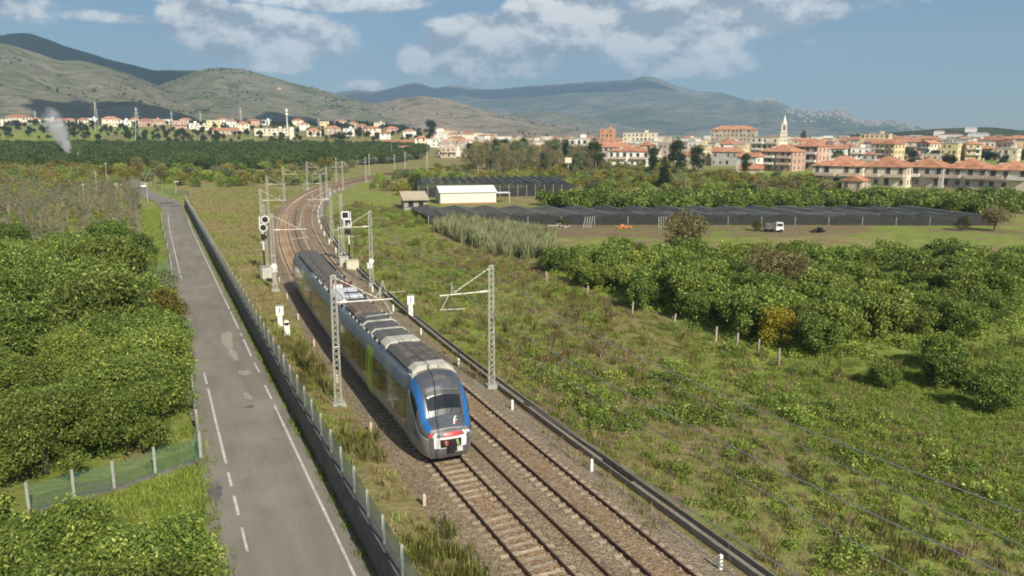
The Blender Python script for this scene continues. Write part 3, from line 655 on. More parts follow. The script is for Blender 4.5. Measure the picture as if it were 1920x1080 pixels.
    # roof equipment
    if front:
        rbox('front_fairing', M_FAIR, car, 2.5, 3.3, 2.2, 3.38, 3.86, top=.72); rbox('fairing_step', M_FAIR, car, 2.3, 2.9, 2.4, 3.3, 3.5)
        for k in range(2): MB().box((-.3+.6*k, 2.49, 4.2), (.03,.03,.34)).build('fairing_seam', M_GREY, car)
        ac = rbox('air_conditioner', M_GREY, car, 3.4, 7.6, 2.25, 3.36, 3.80, top=.8)
        for k in range(3):
            for j in range(3): MB().box((-.56+.56*k, 4.15+1.25*j, 4.345), (.5,1.12,.03)).build('grille', M_ROOF, car)
        rbox('vent_fairing', M_FAIR, car, 7.8, 9.0, 2.3, 3.36, 3.88, top=.7); MB().box((0, 7.78, 4.2), (.8,.04,.28)).build('vent_grille', M_GREY, car)
        rbox('roof_unit', M_GREY, car, 9.4, 13.6, 2.15, 3.36, 3.74, top=.74); rbox('roof_rib', M_FAIR, car, 11.4, 11.55, 2.28, 3.36, 3.79, top=.74); rbox('roof_rib', M_FAIR, car, 13.7, 13.85, 2.28, 3.36, 3.79, top=.74)
        rbox('roof_unit', M_GREY, car, 14.1, 16.4, 2.0, 3.36, 3.70, top=.74); rbox('resistor_box', mat('brown resistor box', (.16,.12,.09), .8, var=.3, scale=3), car, 16.8, 19.2, 1.9, 3.36, 3.8)
        for k in range(16):
            for sx in (-1.12, 1.12): MB().box((sx, 9.4+.55*k, 4.0), (.09,.16,.14)).build('roof_bracket', M_FAIR if k % 2 else M_BLACK, car)
    else:
        rbox('roof_unit', M_GREY, car, 3.0, 9.6, 2.0, 3.36, 3.64, top=.72); rbox('roof_unit', M_ROOF, car, 10.0, L_-.8, 1.9, 3.36, 3.62, top=.7)
        for k in range(18):
            for sx in (-1.08, 1.08): MB().box((sx, 4.9+.55*k, 4.0), (.12,.3,.16)).build('roof_bracket', M_BLACK, car)
    bogie(car, 3.2); bogie(car, L_-1.6)
    return car
train = empty('commuter_train', tuple(at(46, T1, 0))); tag(train, 'silver grey three-car electric train with blue nose pillars and lime green doors', 'train')
tl = Vector(train.location)
def place(car, s0, s1, flip=False):
    a, b = at(s0, T1), at(s1, T1)
    if flip: a, b = b, a
    d = b-a; car.location = a-tl; car.rotation_euler = (0, 0, math.atan2(-d.x, d.y))
cf = cab_car(train, 'cab_car', 19.75, True); place(cf, 35.55, 55.3)
cr = cab_car(train, 'rear_cab_car', 16.4, False); place(cr, 70.0, 86.4, True)
mc = shell(train, 'middle_car', 14.0, False); place(mc, 55.65, 69.65)
across('roof_skin', .05, 13.95, .875, .006, M_ROOF, mc, 8, 8, False)
for sd in (-1, 1):
    patch('cantrail', .02, 13.98, qz(3.2), .845, sd, .005, M_CANT, mc, 8, 5, False); patch('glazing_band', .3, 13.7, qz(1.35), qz(3.08), sd, .007, M_GLASSB, mc, 8, 4, False)
    patch('skirt_line', .1, 13.9, qz(.93), qz(.97), sd, .006, M_TWHITE, mc, 4, 1, False); patch('lower_skirt', .1, 13.9, 0., qz(.62), sd, .005, M_GREY, mc, 8, 2, False)
    patch('notice_panel', .55, .95, qz(1.45), qz(2.85), sd, .02, M_FAIR, mc, 1, 3, False)
window_row(mc, 1.1, 13.6, 7, False)
# roof of the middle car: white unit, pantograph, insulators
rbox('white_roof_unit', M_TWHITE, mc, 1.4, 5.9, 2.0, 3.36, 3.72, top=.8); rbox('white_hatch', M_TWHITE, mc, 2.0, 5.2, 1.5, 3.72, 3.84, top=.9); rbox('roof_unit', M_ROOF, mc, 9.2, 13.4, 1.9, 3.36, 3.62)
for k in range(8): MB().tube([(-.9+.26*k, 7.2+.3*(k % 3), 4.1), (-.9+.26*k, 7.2+.3*(k % 3), 4.5)], .075, 8).build('insulator', M_INS, mc)
MB().box((0, .6, 4.2), (1.5,.8,.35)).build('equipment_box', M_GREY, mc); MB().box((-.4, 6.4, 4.25), (.7,.5,.4)).build('equipment_box', M_TWHITE, mc)
pg = MB()
for sx in (-.55, .55): pg.tube([(sx, .2, 4.5), (sx*.7, 2.4, 4.72), (sx, 1.0, 4.86)], .03, 5)
for y, hw in ((.95, .85), (1.2, .85), (.2, .6), (2.4, .5)): pg.tube([(-hw, y, 4.82 if .9 < y < 1.3 else 4.52), (hw, y, 4.82 if .9 < y < 1.3 else 4.52)], .03, 5)
pg.build('pantograph', M_BLACK, mc)
for k in range(14):
    for sx in (-1.12, 1.12): MB().box((sx, .6+.95*k, 4.0), (.12,.4,.16)).build('roof_bracket', M_FAIR if k % 3 else M_BLACK, mc)
for s0, s1 in ((55.25, 55.7), (69.6, 70.05)):
    g = rbox('gangway', M_BLACK, train, 0, s1-s0, 2.6, .5, 4.05, top=.75); place(g, s0, s1)
    r_ = MB(); r_.grid([[surf(d, q, sd, False)*1.0 for q in QT[2:]] for d in (0, .1) for sd in (-1,)]); o = r_.build('gangway_rim', M_CANT, train, True); place(o, s0-.06, s1)
bogie(mc, 7.0)
# ------------------------------------------------------------------ overhead line: masts, arms, wires
M_GALV = mat('galvanised steel', (.50,.49,.43), .55, .35, var=.15, scale=3, c2=(.55,.54,.47))
M_WIRE = mat('dull copper wire', (.30,.31,.31), .5, .5, var=.1, scale=1)
M_INSL = mat('pale insulator', (.66,.62,.5), .4, var=.1, scale=8)
def mast_meshes(Hm, wb, wt, lacing):
    ch = []
    for sx in (-1, 1):
        m = MB(); n0 = len(m.v)
        m.tube([(sx*wb/2, 0, -.3), (sx*wt/2, 0, Hm)], .052, 4); ch.append(m.mesh('chord', M_GALV))
    lc = MB(); n = int(Hm/lacing)
    for i in range(n):
        z0, z1 = i*lacing+.1, (i+1)*lacing+.1; w0 = (wb+(wt-wb)*z0/Hm)/2; w1 = (wb+(wt-wb)*min(z1, Hm)/Hm)/2; s = 1 if i % 2 else -1
        lc.tube([(-s*w0, -.035, z0), (s*w1, -.035, min(z1, Hm))], .02, 4); lc.tube([(s*w0, .035, z0), (-s*w1, .035, min(z1, Hm))], .02, 4)
    lc.tube([(-wt/2, 0, Hm), (wt/2, 0, Hm)], .045, 4); lc.tube([(-wb/2*.85, -.05, Hm*.45), (wb/2*.85, -.05, Hm*.45)], .05, 4)
    return ch, lc.mesh('lacing', M_GALV)
CH, LC = mast_meshes(8.0, .40, .27, .36)
FOOT = MB().box((0,0,-.1), (.95,.8,.4), taper=.8).mesh('footing', M_POST)
def mast(S, p, side, label, disc=False, arm=True, h_scale=1.0, reach=3.0):
    z0 = -.25; v = at(S, p, z0); r_ = empty('catenary_mast', v, head(S)); tag(r_, label, 'mast', 'catenary masts along the railway')
    for c in CH: put('chord', c, r_, scale=(1,1,h_scale))
    put('lacing', LC, r_, scale=(1,1,h_scale)); put('footing', FOOT, r_)
    if arm:
        z = 6.35; sx = -side
        MB().tube([(sx*.15, 0, z), (sx*(reach+.5), 0, z-.05)], .045, 6).build('cantilever_tube', M_GALV, r_)
        st = MB(); a = Vector((sx*.14, 0, 7.85)); b = Vector((sx*(reach-.4), 0, z+.05))
        for k in range(9):
            q0 = a+(b-a)*(k/9); q1 = a+(b-a)*((k+.72)/9); st.tube([q0, q1], .035 if k % 2 else .028, 5)
        st.tube([a, b], .012, 4); st.build('stay_rod', M_INSL, r_)
        MB().tube([(sx*(reach-.1), 0, z-.05), (sx*(reach+.45), 0, 5.35)], .03, 5).build('registration_drop', M_GALV, r_)
        MB().tube([(sx*(reach+.5), 0, 5.4), (sx*(reach-1.2), 0, 5.32)], .028, 5).build('registration_arm', M_GALV, r_)
        MB().tube([(sx*(reach-.3), 0, z), (sx*(reach-.3), 0, z+.75)], .035, 5).tube([(sx*(reach-.65), 0, z+.05), (sx*(reach-.3), 0, z+.5)], .022, 4).build('messenger_clamp', M_GALV, r_)
        MB().tube([(sx*.35, 0, z), (sx*.8, 0, z-.01)], .075, 8).build('insulator', M_INSL, r_)
    if disc:
        MB().tube([(0,-.09,2.55), (0,-.15,2.55)], .28, 16).build('plate', M_WHITE, r_)
    return r_
rl = {0:'tall lattice catenary mast with bare arm standing in the open right of the train', 1:'lattice mast with a white disc right of the tracks by the twin signal', 2:'lattice mast right of the curve just behind the right signal'}
ll = {0:'tall lattice mast in front of the train side near its first coupling', 1:'lattice mast with a white disc beside the left signal', 2:'lattice mast standing just left of the left signal head'}
for k in range(9):
    S = 47.2+39.5*k
    far_ = 'slender catenary mast on the far curve'
    mast(S, 19.4 if k == 0 else 19.6, 1, rl.get(k, far_+', %s on the right of the tracks' % ('third', 'fourth', 'fifth', 'sixth', 'seventh', 'eighth')[k-3]) if k else rl[0], disc=(k == 1))
    mast(S+.3, 9.35, -1, ll.get(k, far_+', %s on the left of the tracks' % ('third', 'fourth', 'fifth', 'sixth', 'seventh', 'eighth')[k-3]), disc=(k == 1), reach=3.1)
mast(100.5, 9.2, -1, 'bare lattice mast behind the left signal', arm=False, h_scale=.98)
mast(111.5, 19.7, 1, 'bare lattice mast between the right signal and the curve', arm=False)
def wire(name, pts_f, s0, s1, step, r_, label):
    Ss = np.arange(s0, s1+.01, step); o = MB().tube([pts_f(S) for S in Ss], r_, 4).build(name, M_WIRE); return tag(o, label, 'wire', 'overhead wires')
def sag(S, span=39.5, s0=47.2): t = ((S-s0) % span)/span; return 4*t*(1-t)
for tc_, nm in ((T1, 'over the train track'), (T2, 'over the empty track')):
    wire('contact_wire', lambda S: at(S, tc_+.18*math.sin(S*.159), 5.22), -10, 360, 4, .016, 'thin contact wire strung '+nm)
    wire('messenger_wire', lambda S: at(S, tc_, 6.75-.75*sag(S)), -10, 360, 3.3, .02, 'sagging messenger wire strung '+nm)
    mw = [o for o in col.objects if o.name.startswith('messenger_wire')][-1]
    for k in range(46):
        S = 9+k*5.64; MB().tube([at(S, tc_, 6.75-.75*sag(S)), at(S, tc_+.18*math.sin(S*.159), 5.22)], .008, 3, False).build('dropper', M_WIRE, mw)
wire('feeder_wire', lambda S: at(S, 19.9, 6.9-.9*sag(S)), -10, 350, 3.3, .02, 'sagging feeder wire hung outside the masts right of the tracks')
wire('feeder_wire', lambda S: at(S, 21.6, 5.0-.5*sag(S)), -10, 200, 3.3, .015, 'lower thin wire hanging over the field right of the tracks')

# ------------------------------------------------------------------ signals, signs and boxes beside the line
def signal(S, p, label, flip, round_):
    r_ = empty('railway_signal', at(S, p, -.3), head(S)); tag(r_, label, 'railway signal', 'railway signals')
    MB().tube([(0,0,0), (0,0,2.6)], .10, 8).build('lower_post', M_BLACK, r_); MB().tube([(0,0,2.6), (0,0,5.3)], .085, 8).build('upper_post', M_WHITE, r_)
    for k, z in enumerate((6.25, 5.3)):
        x = -.35*flip+.25*flip*k
        if round_:
            n = 24; m = MB()
            for i in range(n):
                a0, a1 = 2*math.pi*i/n, 2*math.pi*(i+1)/n; f = lambda a, rr, y: (x+rr*math.cos(a), y, z+rr*math.sin(a))
                m.quad(f(a0,.36,-.12), f(a1,.36,-.12), f(a1,.47,-.12), f(a0,.47,-.12)); m.quad(f(a0,.36,.0), f(a1,.36,.0), f(a1,.36,-.12), f(a0,.36,-.12)); m.quad(f(a0,.47,-.12), f(a1,.47,-.12), f(a1,.47,0), f(a0,.47,0))
            m.build('target_rim', M_TWHITE, r_); MB().tube([(x, -.02, z), (x, -.10, z)], .36, 20).build('target_plate', M_BLACK, r_)
        else:
            MB().box((x-.42,0,z), (.13,.14,.97)).box((x+.42,0,z), (.13,.14,.97)).box((x,0,z+.42), (.72,.14,.13)).box((x,0,z-.42), (.72,.14,.13)).build('target_rim', M_TWHITE, r_)
            MB().box((x,-.01,z), (.72,.10,.72)).build('target_plate', M_BLACK, r_)
        MB().box((x, .28, z), (.3,.42,.36)).build('lamp_housing', M_BLACK, r_)
    MB().box((.28*flip,0,5.9), (.10,.10,1.5)).build('target_bracket', M_TWHITE, r_)
    MB().box((0,-.1,4.2), (.42,.34,.72)).box((-.3*flip,-.05,4.15), (.26,.3,.4)).build('route_indicator', M_BLACK, r_)
    for k in range(7): MB().tube([(.12,.1,.4+.35*k), (.42,.1,.4+.35*k)], .014, 4).build('ladder_rung', M_GALV, r_)
    for x in (.12,.42): MB().tube([(x,.1,0), (x,.1,5.3)], .018, 4).build('ladder_rail', M_GALV, r_)
signal(101.5, 19.35, 'tall railway signal with two square white framed heads right of the tracks', 1, False)
signal(99.5, 8.95, 'tall railway signal with two round white rimmed heads left of the tracks', -1, True)
M_CAB = mat('grey cabinet and shed end shade', (.45,.43,.38), .7, var=.15, scale=4)
M_BEIGE = mat('beige signal cabinet', (.56,.51,.39), .7, var=.12, scale=4)
def cabinet(S, p, d, mt, label, leg=.0, name='relay_cabinet'):
    r_ = empty(name, at(S, p, -.42), head(S)); tag(r_, label, 'cabinet')
    MB().box((0,0,leg+d[2]/2), d).build('case', mt, r_); MB().box((0,0,leg+d[2]+.03), (d[0]+.1, d[1]+.1, .06)).build('lid', mt, r_); MB().box((0,-d[1]/2-.012,leg+d[2]*.5), (d[0]*.8,.02,d[2]*.8)).build('door', mt, r_)
    if leg: MB().box((0,0,leg/2), (.14,.14,leg)).build('leg', M_TAN, r_)
    MB().box((0,0,-.02), (d[0]+.25, d[1]+.25, .1)).build('plinth', M_POST, r_)
cabinet(98.3, 19.2, (1.5,.9,1.1), M_BEIGE, 'beige concrete signal cabinet at the foot of the square signal')
cabinet(99.9, 18.4, (1.1,.8,1.35), M_CAB, 'dark grey cabinet left of the beige one by the square signal')
cabinet(90.2, 20.0, (.55,.4,.55), M_WHITE, 'small white box on a tan post beside the trough', 1.35, 'junction_box')
cabinet(94.5, 8.9, (1.3,.8,1.5), M_CAB, 'grey relay cabinet at the foot of the round signal')
cabinet(91.2, 9.6, (.6,.45,.6), M_WHITE, 'small white box on a tan post below the round signal', 1.35, 'junction_box')
def text_obj(txt, size, loc, rz, mt, par, name='numeral'):
    c = bpy.data.curves.new(name, 'FONT'); c.body = txt; c.size = size; c.align_x = 'CENTER'; c.align_y = 'CENTER'; c.extrude = .004
    o = bpy.data.objects.new(name, c); dg = None; col.objects.link(o); bpy.context.view_layer.update()
    me = bpy.data.meshes.new_from_object(o.evaluated_get(bpy.context.evaluated_depsgraph_get())); col.objects.unlink(o); bpy.data.objects.remove(o)
    me.materials.clear(); me.materials.append(mt); q = put(name, me, par, loc); q.rotation_euler = (R(90), 0, rz); return q
def km_post(S, p, label):
    r_ = empty('kilometre_post', at(S, p, -.45), head(S)); tag(r_, label, 'marker sign')
    MB().box((0,0,.62), (.42,.26,1.25), taper=.92).build('pillar', M_WHITE, r_); MB().box((0,-.02,1.6), (.64,.3,.82)).build('head', M_WHITE, r_); MB().box((0,-.02,2.03), (.72,.36,.06)).build('cap', M_POST, r_)
    text_obj('1', .68, (0, -.18, 1.6), 0, M_BLACK, r_); MB().box((0,0,-.02), (.9,.7,.1)).build('plinth', M_POST, r_)
km_post(69.9, 20.6-.7, 'white post with a black numeral 1 on its head, right of the tracks')
km_post(69.7, 8.35, 'white post with a black numeral 1 on its head, left by the fence')
r_ = empty('bollard', at(66.3, 8.55, -.4)); tag(r_, 'plain white round-topped post left of the train', 'bollard')
MB().box((0,0,.6), (.44,.3,1.25)).build('pillar', M_WHITE, r_); MB().tube([(0,-.15,1.2), (0,.15,1.2)], .22, 16).build('round_top', M_WHITE, r_); MB().box((0,0,-.03), (1.0,.7,.14)).build('plinth', M_POST, r_)
r_ = empty('timber_pole', at(109.5, 19.0, -.4)); tag(r_, 'short bare steel pole with a crossbar beside the far curve', 'pole')
MB().tube([(0,0,0),(0,0,4.3)], .06, 6).build('shaft', M_GALV, r_); MB().box((-.3,0,3.6), (.7,.08,.08)).build('crossbar', M_GALV, r_)
# tripod stand of steel angle near the trough
r_ = empty('steel_trestle', at(81, 19.7, -.4)); tag(r_, 'small pale steel trestle standing against the cable trough', 'trestle')
for dx in (-.35,.35): MB().tube([(dx,0,0),(0,.1,1.5)], .04, 5).build('leg', M_FAIR, r_)
MB().tube([(-.5,.1,.1),(2.4,.1,.15)], .05, 5).build('rail', M_FAIR, r_)
# ------------------------------------------------------------------ vegetation
def leaf_mat(name, dark, light, tip=None, rnd=.26, transl=.3, sat=1.0):
    m = bpy.data.materials.new(name); N, L = nodes_of(m); b = N['Principled BSDF']; b.inputs['Roughness'].default_value = .5; b.inputs['Specular IOR Level'].default_value = .25
    a = N.new('ShaderNodeAttribute'); a.attribute_name = 'tone'; cr = N.new('ShaderNodeValToRGB'); L.new(a.outputs['Fac'], cr.inputs[0])
    cr.color_ramp.elements[0].color = (*dark, 1); cr.color_ramp.elements[0].position = .15; cr.color_ramp.elements[1].color = (*light, 1); cr.color_ramp.elements[1].position = .85
    if tip: e = cr.color_ramp.elements.new(1.0); e.color = (*tip, 1)
    oi = N.new('ShaderNodeObjectInfo'); hs = N.new('ShaderNodeHueSaturation'); mr = N.new('ShaderNodeMapRange'); mr.inputs[3].default_value = 1-rnd; mr.inputs[4].default_value = 1+rnd; L.new(oi.outputs['Random'], mr.inputs[0]); L.new(mr.outputs[0], hs.inputs['Value'])
    mh = N.new('ShaderNodeMapRange'); mh.inputs[3].default_value = .485; mh.inputs[4].default_value = .512; ml = N.new('ShaderNodeMath'); ml.operation = 'FRACT'; m7 = N.new('ShaderNodeMath'); m7.operation = 'MULTIPLY'; m7.inputs[1].default_value = 7.3
    L.new(oi.outputs['Random'], m7.inputs[0]); L.new(m7.outputs[0], ml.inputs[0]); L.new(ml.outputs[0], mh.inputs[0]); L.new(mh.outputs[0], hs.inputs['Hue']); L.new(cr.outputs[0], hs.inputs['Color'])
    L.new(hs.outputs[0], b.inputs['Base Color'])
    t = N.new('ShaderNodeBsdfTranslucent'); L.new(hs.outputs[0], t.inputs[0]); ms = N.new('ShaderNodeMixShader'); ms.inputs[0].default_value = transl; L.new(b.outputs[0], ms.inputs[1]); L.new(t.outputs[0], ms.inputs[2]); L.new(ms.outputs[0], N['Material Output'].inputs[0])
    return m
L_CIT = leaf_mat('citrus leaves', (.075,.125,.02), (.25,.325,.065), (.44,.48,.11))
L_DARK = leaf_mat('dark evergreen leaves', (.022,.038,.012), (.055,.08,.028))
L_OLIVE = leaf_mat('grey green leaves', (.11,.135,.065), (.25,.28,.15))
L_BROWN = leaf_mat('thin brown leaves', (.16,.14,.05), (.33,.29,.13))
L_GOLD = leaf_mat('golden leaves', (.15,.13,.02), (.29,.25,.05))
L_YEL = leaf_mat('yellow leaves', (.26,.24,.02), (.45,.40,.04))
L_MAR = leaf_mat('maroon leaves', (.09,.03,.035), (.22,.10,.09))
L_GRASS = leaf_mat('green weeds', (.145,.205,.032), (.34,.415,.085), rnd=.25)
L_DRY = leaf_mat('dry straw grass', (.23,.185,.085), (.44,.37,.18), rnd=.2)
L_REED = leaf_mat('pale cane leaves', (.22,.24,.11), (.43,.44,.24), rnd=.15)
L_RUST = leaf_mat('rust brown weeds', (.15,.105,.055), (.28,.2,.11), rnd=.2)
M_BARK = mat('grey bark', (.17,.145,.115), .95, var=.3, scale=4, bump=.5)
M_TWIG = mat('pale twigs', (.26,.225,.185), .95, var=.25, scale=3, rnd=.15)
def leaves_np(P, Nrm, l, w, r_, flat=.5):
    n = len(P); rv = r_.normal(size=(n, 3)); nn = Nrm*flat+rv*(1-flat)*.8; nn /= np.linalg.norm(nn, axis=1, keepdims=True)
    t = np.cross(nn, r_.normal(size=(n, 3))); t /= np.linalg.norm(t, axis=1, keepdims=True); b = np.cross(nn, t)
    ll = l*r_.uniform(.65, 1.3, (n, 1)); ww = w*r_.uniform(.7, 1.2, (n, 1))
    V_ = np.stack([P-t*ll/2, P+b*ww/2+nn*ww*.12, P+t*ll/2, P-b*ww/2+nn*ww*.12], 1).reshape(-1, 3); return V_, np.arange(4*n).reshape(n, 4)
def crown(name, lobes, n, l, w, mt, seed, shell_=.72, flat=.5, upb=.25):
    r_ = np.random.default_rng(seed); Lb = np.array(lobes); a = (Lb[:,3]*Lb[:,4]+Lb[:,5]*Lb[:,4]); k = r_.choice(len(Lb), n, p=a/a.sum())
    d = r_.normal(size=(n, 3)); d[:,2] += upb; d /= np.linalg.norm(d, axis=1, keepdims=True); rad = r_.uniform(shell_, 1.06, (n, 1)); rad[r_.random(n) < .05] *= 1.18
    # sprays: leaves gather on small twigs
    P_ = Lb[k,:3]+d*rad*Lb[k,3:6]; nc = max(8, n//14); ci = r_.integers(0, n, nc); wh = r_.integers(0, nc, n); spr = r_.random(n) < .6
    P_[spr] = P_[ci[wh[spr]]]+r_.normal(size=(spr.sum(), 3))*l*.75
    V_, F_ = leaves_np(P_, d, l, w, r_, flat); me = np_mesh(name, V_, F_, mt)
    tone = np.clip(.5+.22*r_.normal(size=n)+.3*(r_.random(len(Lb))[k]-.5)*2, 0, 1); tone[r_.random(n) < .03] = 1.0
    at_ = me.attributes.new('tone', 'FLOAT', 'FACE'); at_.data.foreach_set('value', tone.astype(np.float32)); return me
def dome(r0, h, seed, n=11, z0=.9, sq=.8, ragged=False):
    r_ = random.Random(seed); lb = [(0, 0, z0+(h-z0)*.42, r0*(.55 if ragged else .72), r0*(.55 if ragged else .72), (h-z0)*(.45 if ragged else .55))]
    for i in range(n):
        a = 2*math.pi*i/n+r_.uniform(-.4,.4); e = r_.uniform(.1, 1.25); rr = r0*r_.uniform(.45,.82)
        s = r0*(r_.uniform(.13,.33) if ragged else r_.uniform(.22,.5)); e = r_.uniform(-.1,1.5) if ragged else e; rr = r0*r_.uniform(.55,.9) if ragged else rr; lb.append((rr*math.cos(a)*math.cos(e*.8), rr*math.sin(a)*math.cos(e*.8), z0+(h-z0)*(.22+.55*math.sin(e)), s, s, s*sq))
    return lb
def trunk(name, h, r0, seed, limbs=4, spread=1., mt=None):
    r_ = random.Random(seed); m = MB(); m.tube([(0,0,-.3), (.03,.02,h*.4), (.05,-.02,h*.75)], [r0*1.25, r0*.9, r0*.5], 7)
    for i in range(limbs):
        a = 2*math.pi*i/limbs+r_.uniform(-.3,.3); z = h*r_.uniform(.3,.55); e = spread*r_.uniform(.6,1.)
        m.tube([(0,0,z), (e*.5*math.cos(a), e*.5*math.sin(a), z+h*.2), (e*math.cos(a), e*math.sin(a), z+h*.42)], [r0*.55, r0*.38, r0*.14], 5)
    return m.mesh(name, mt or M_BARK)
PROTO = {}
def proto(kind, cr, tr): PROTO.setdefault(kind, []).append((cr, tr))
for i in range(7):
    h = 3.3+.25*(i % 4); proto('citrus', crown('crown', dome(2.3, h, 10+i, 26, .45, .85, True), 7600, .24, .12, L_CIT, 20+i, .5), trunk('trunk', 2.4, .11, i, 5, 1.2))
for i in range(5):
    h = 4.3+.3*(i % 3); proto('bigcitrus', crown('crown', dome(3.2, h, 210+i, 38, .5, .85, True), 13500, .25, .13, L_CIT, 220+i, .45), trunk('trunk', 3.2, .15, 230+i, 6, 1.8))
for i in range(5):
    h = 4.1+.35*(i % 3); proto('nearcitrus', crown('crown', dome(3.1, h, 310+i, 44, .4, .85, True), 26000, .18, .09, L_CIT, 320+i, .45), trunk('trunk', 3.0, .15, 330+i, 6, 1.8))
for i in range(3): proto('brown', crown('crown', dome(2.1, 6.0, 40+i, 15, 1.0, 1.2), 5600, .22, .12, L_BROWN, 50+i, .3), trunk('trunk', 4.6, .13, 60+i, 7, 1.5, M_TWIG))
for i in range(2): proto('yellow', crown('crown', dome(1.9, 3.2, 70+i, 10, .4), 3600, .22, .12, L_YEL if i == 0 else L_GOLD, 73+i), trunk('trunk', 2.2, .1, 70+i))
for i in range(2): proto('olive', crown('crown', dome(1.8, 2.6, 80+i, 10, .3), 4200, .2, .08, L_OLIVE, 83+i), trunk('trunk', 2., .1, 80+i))
for i in range(2): proto('dark', crown('crown', dome(1.7, 3.4, 90+i, 10, .4, 1.1), 5200, .16, .08, leaf_mat('bushy green leaves', (.05,.062,.015), (.12,.13,.035)), 93+i), trunk('trunk', 2., .1, 90+i))
proto('maroon', crown('crown', dome(1.3, 2.2, 97, 9, .3), 2600, .18, .1, L_MAR, 98), trunk('trunk', 1.5, .07, 99))
def cone_lobes(h, r0, seed, n=16):
    r_ = random.Random(seed); return [(r_.uniform(-.2,.2)*r0, r_.uniform(-.2,.2)*r0, h*(.12+.86*i/n), r0*(1-.82*(i/n)**1.3)*r_.uniform(.8,1.1), r0*(1-.82*(i/n)**1.3)*r_.uniform(.8,1.1), h/n*1.5) for i in range(n)]
for i in range(2): proto('conifer', crown('crown', cone_lobes(10, 2.3+.5*i, 100+i), 6500, .42, .16, L_DARK, 103+i, .5), trunk('trunk', 8, .2, 104+i, 3, .6))
def tall_lobes(h, r0, seed, n=16):
    r_ = random.Random(seed); o_ = []
    for i in range(n):
        z = h*(.28+.68*r_.random()); k = 1-.55*abs(z/h-.55)*2; a = r_.uniform(0, 6.28); q = r0*k*r_.uniform(.2,.75); s = r0*r_.uniform(.3,.5); o_.append((q*math.cos(a), q*math.sin(a), z, s, s, s*1.1))
    return o_
for i in range(3): proto('tall', crown('crown', tall_lobes(10, 3.4, 110+i), 4200, .46, .26, [L_DARK, L_OLIVE, L_DARK][i], 113+i, .4), trunk('trunk', 8.5, .24, 114+i, 6, 1.8))
for i in range(2): proto('greybrown', crown('crown', tall_lobes(10, 3.6, 120+i, 14), 1500, .4, .2, L_BROWN, 123+i, .3), trunk('trunk', 8.8, .2, 124+i, 8, 2.4, M_TWIG))
def bare_mesh(name, h, seed):
    r_ = random.Random(seed); m = MB()
    def br(p, d, l, r0, lev):
        q = p+d*l*.5+Vector((r_.uniform(-.1,.1), r_.uniform(-.1,.1), .05))*l; e = q+d*l*.5
        m.tube([p, q, e], [r0, r0*.8, r0*.5], 4 if lev else 6, False)
        if lev < 3:
            for k in range(5 if lev < 2 else 4):
                a = r_.uniform(0, 6.28); s = r_.uniform(.35,.85); nd = (d+Vector((math.cos(a)*s, math.sin(a)*s, r_.uniform(.05,.35)))).normalized(); br(p+(e-p)*r_.uniform(.4,1), nd, l*r_.uniform(.5,.72), r0*.5, lev+1)
    br(Vector((0,0,-.2)), Vector((0,0,1)), h*.42, .11, 0); return m.mesh(name, M_TWIG)
for i in range(4): proto('bare', crown('crown', dome(1.7, 4.6, 130+i, 9, 1.2, 1.1), 420, .2, .1, L_BROWN if i % 2 else L_OLIVE, 133+i, .2), bare_mesh('branches', 5.0, 136+i))
# light prototypes for masses
LIGHT = {}
for i in range(4): LIGHT.setdefault('tree', []).append(crown('crown', dome(2.3, 3.6, 140+i, 9, .3), 900, .62, .42, L_CIT, 143+i, .75))
for i in range(3): LIGHT.setdefault('bush', []).append(crown('crown', dome(1.5, 2.0, 150+i, 7, .1), 700, .32, .2, [L_CIT, L_OLIVE, L_GRASS][i], 153+i, .7))
LIGHT['bush'].append(crown('crown', dome(1.6, 2.4, 157, 8, .1), 520, .32, .18, L_BROWN, 158, .5)); LIGHT['bush'].append(crown('crown', dome(1.7, 2.6, 159, 8, .1), 620, .32, .2, L_GOLD, 160, .6))
LIGHT['darktree'] = [crown('crown', dome(2.6, 5.2, 161+i, 9, .5), 800, .7, .45, L_DARK, 164+i, .7) for i in range(2)]
L_CITD = leaf_mat('deep green orchard leaves', (.045,.075,.018), (.12,.165,.04)); LIGHT['fartree'] = [crown('crown', dome(2.3, 3.6, 440+i, 9, .3), 900, .62, .42, L_CITD, 443+i, .75) for i in range(3)]
LIGHT['bare'] = [PROTO['bare'][0][1], PROTO['bare'][2][1]]
def tuft(name, n, h, sp, w, mt, seed, bend=.35):
    r_ = np.random.default_rng(seed); V_ = []; F_ = []
    for i in range(n):
        a = r_.uniform(0, 6.28); r0 = sp*r_.random()**.7; x, y = r0*math.cos(a), r0*math.sin(a); hh = h*r_.uniform(.5,1.15); b = r_.uniform(0, 6.28); dx, dy = math.cos(b)*bend*hh, math.sin(b)*bend*hh; c, s = math.cos(b+1.57)*w, math.sin(b+1.57)*w; k = len(V_)
        V_ += [(x-c, y-s, -.05), (x+c, y+s, -.05), (x+dx*.4+c*.8, y+dy*.4+s*.8, hh*.6), (x+dx+c*.1, y+dy+s*.1, hh)]; F_.append((k, k+1, k+2, k+3))
    me = np_mesh(name, np.array(V_), np.array(F_), mt); at_ = me.attributes.new('tone', 'FLOAT', 'FACE'); at_.data.foreach_set('value', r_.random(n).astype(np.float32)); return me
LIGHT['fieldshrub'] = [crown('shrub', [(0,0,.5,1.2,1.2,.8),(.9,.3,.4,.8,.8,.6),(-.8,.5,.4,.9,.9,.7)], 1300, .16, .09, m_, 400+i, .5) for i, m_ in enumerate([L_CIT, L_GRASS, L_BROWN])]
LIGHT['grass'] = [tuft('tuft', 26, .42, .5, .022, L_GRASS, 170+i) for i in range(3)]
LIGHT['dry'] = [tuft('tuft', 26, .6, .5, .018, L_DRY, 175+i, .3) for i in range(3)]
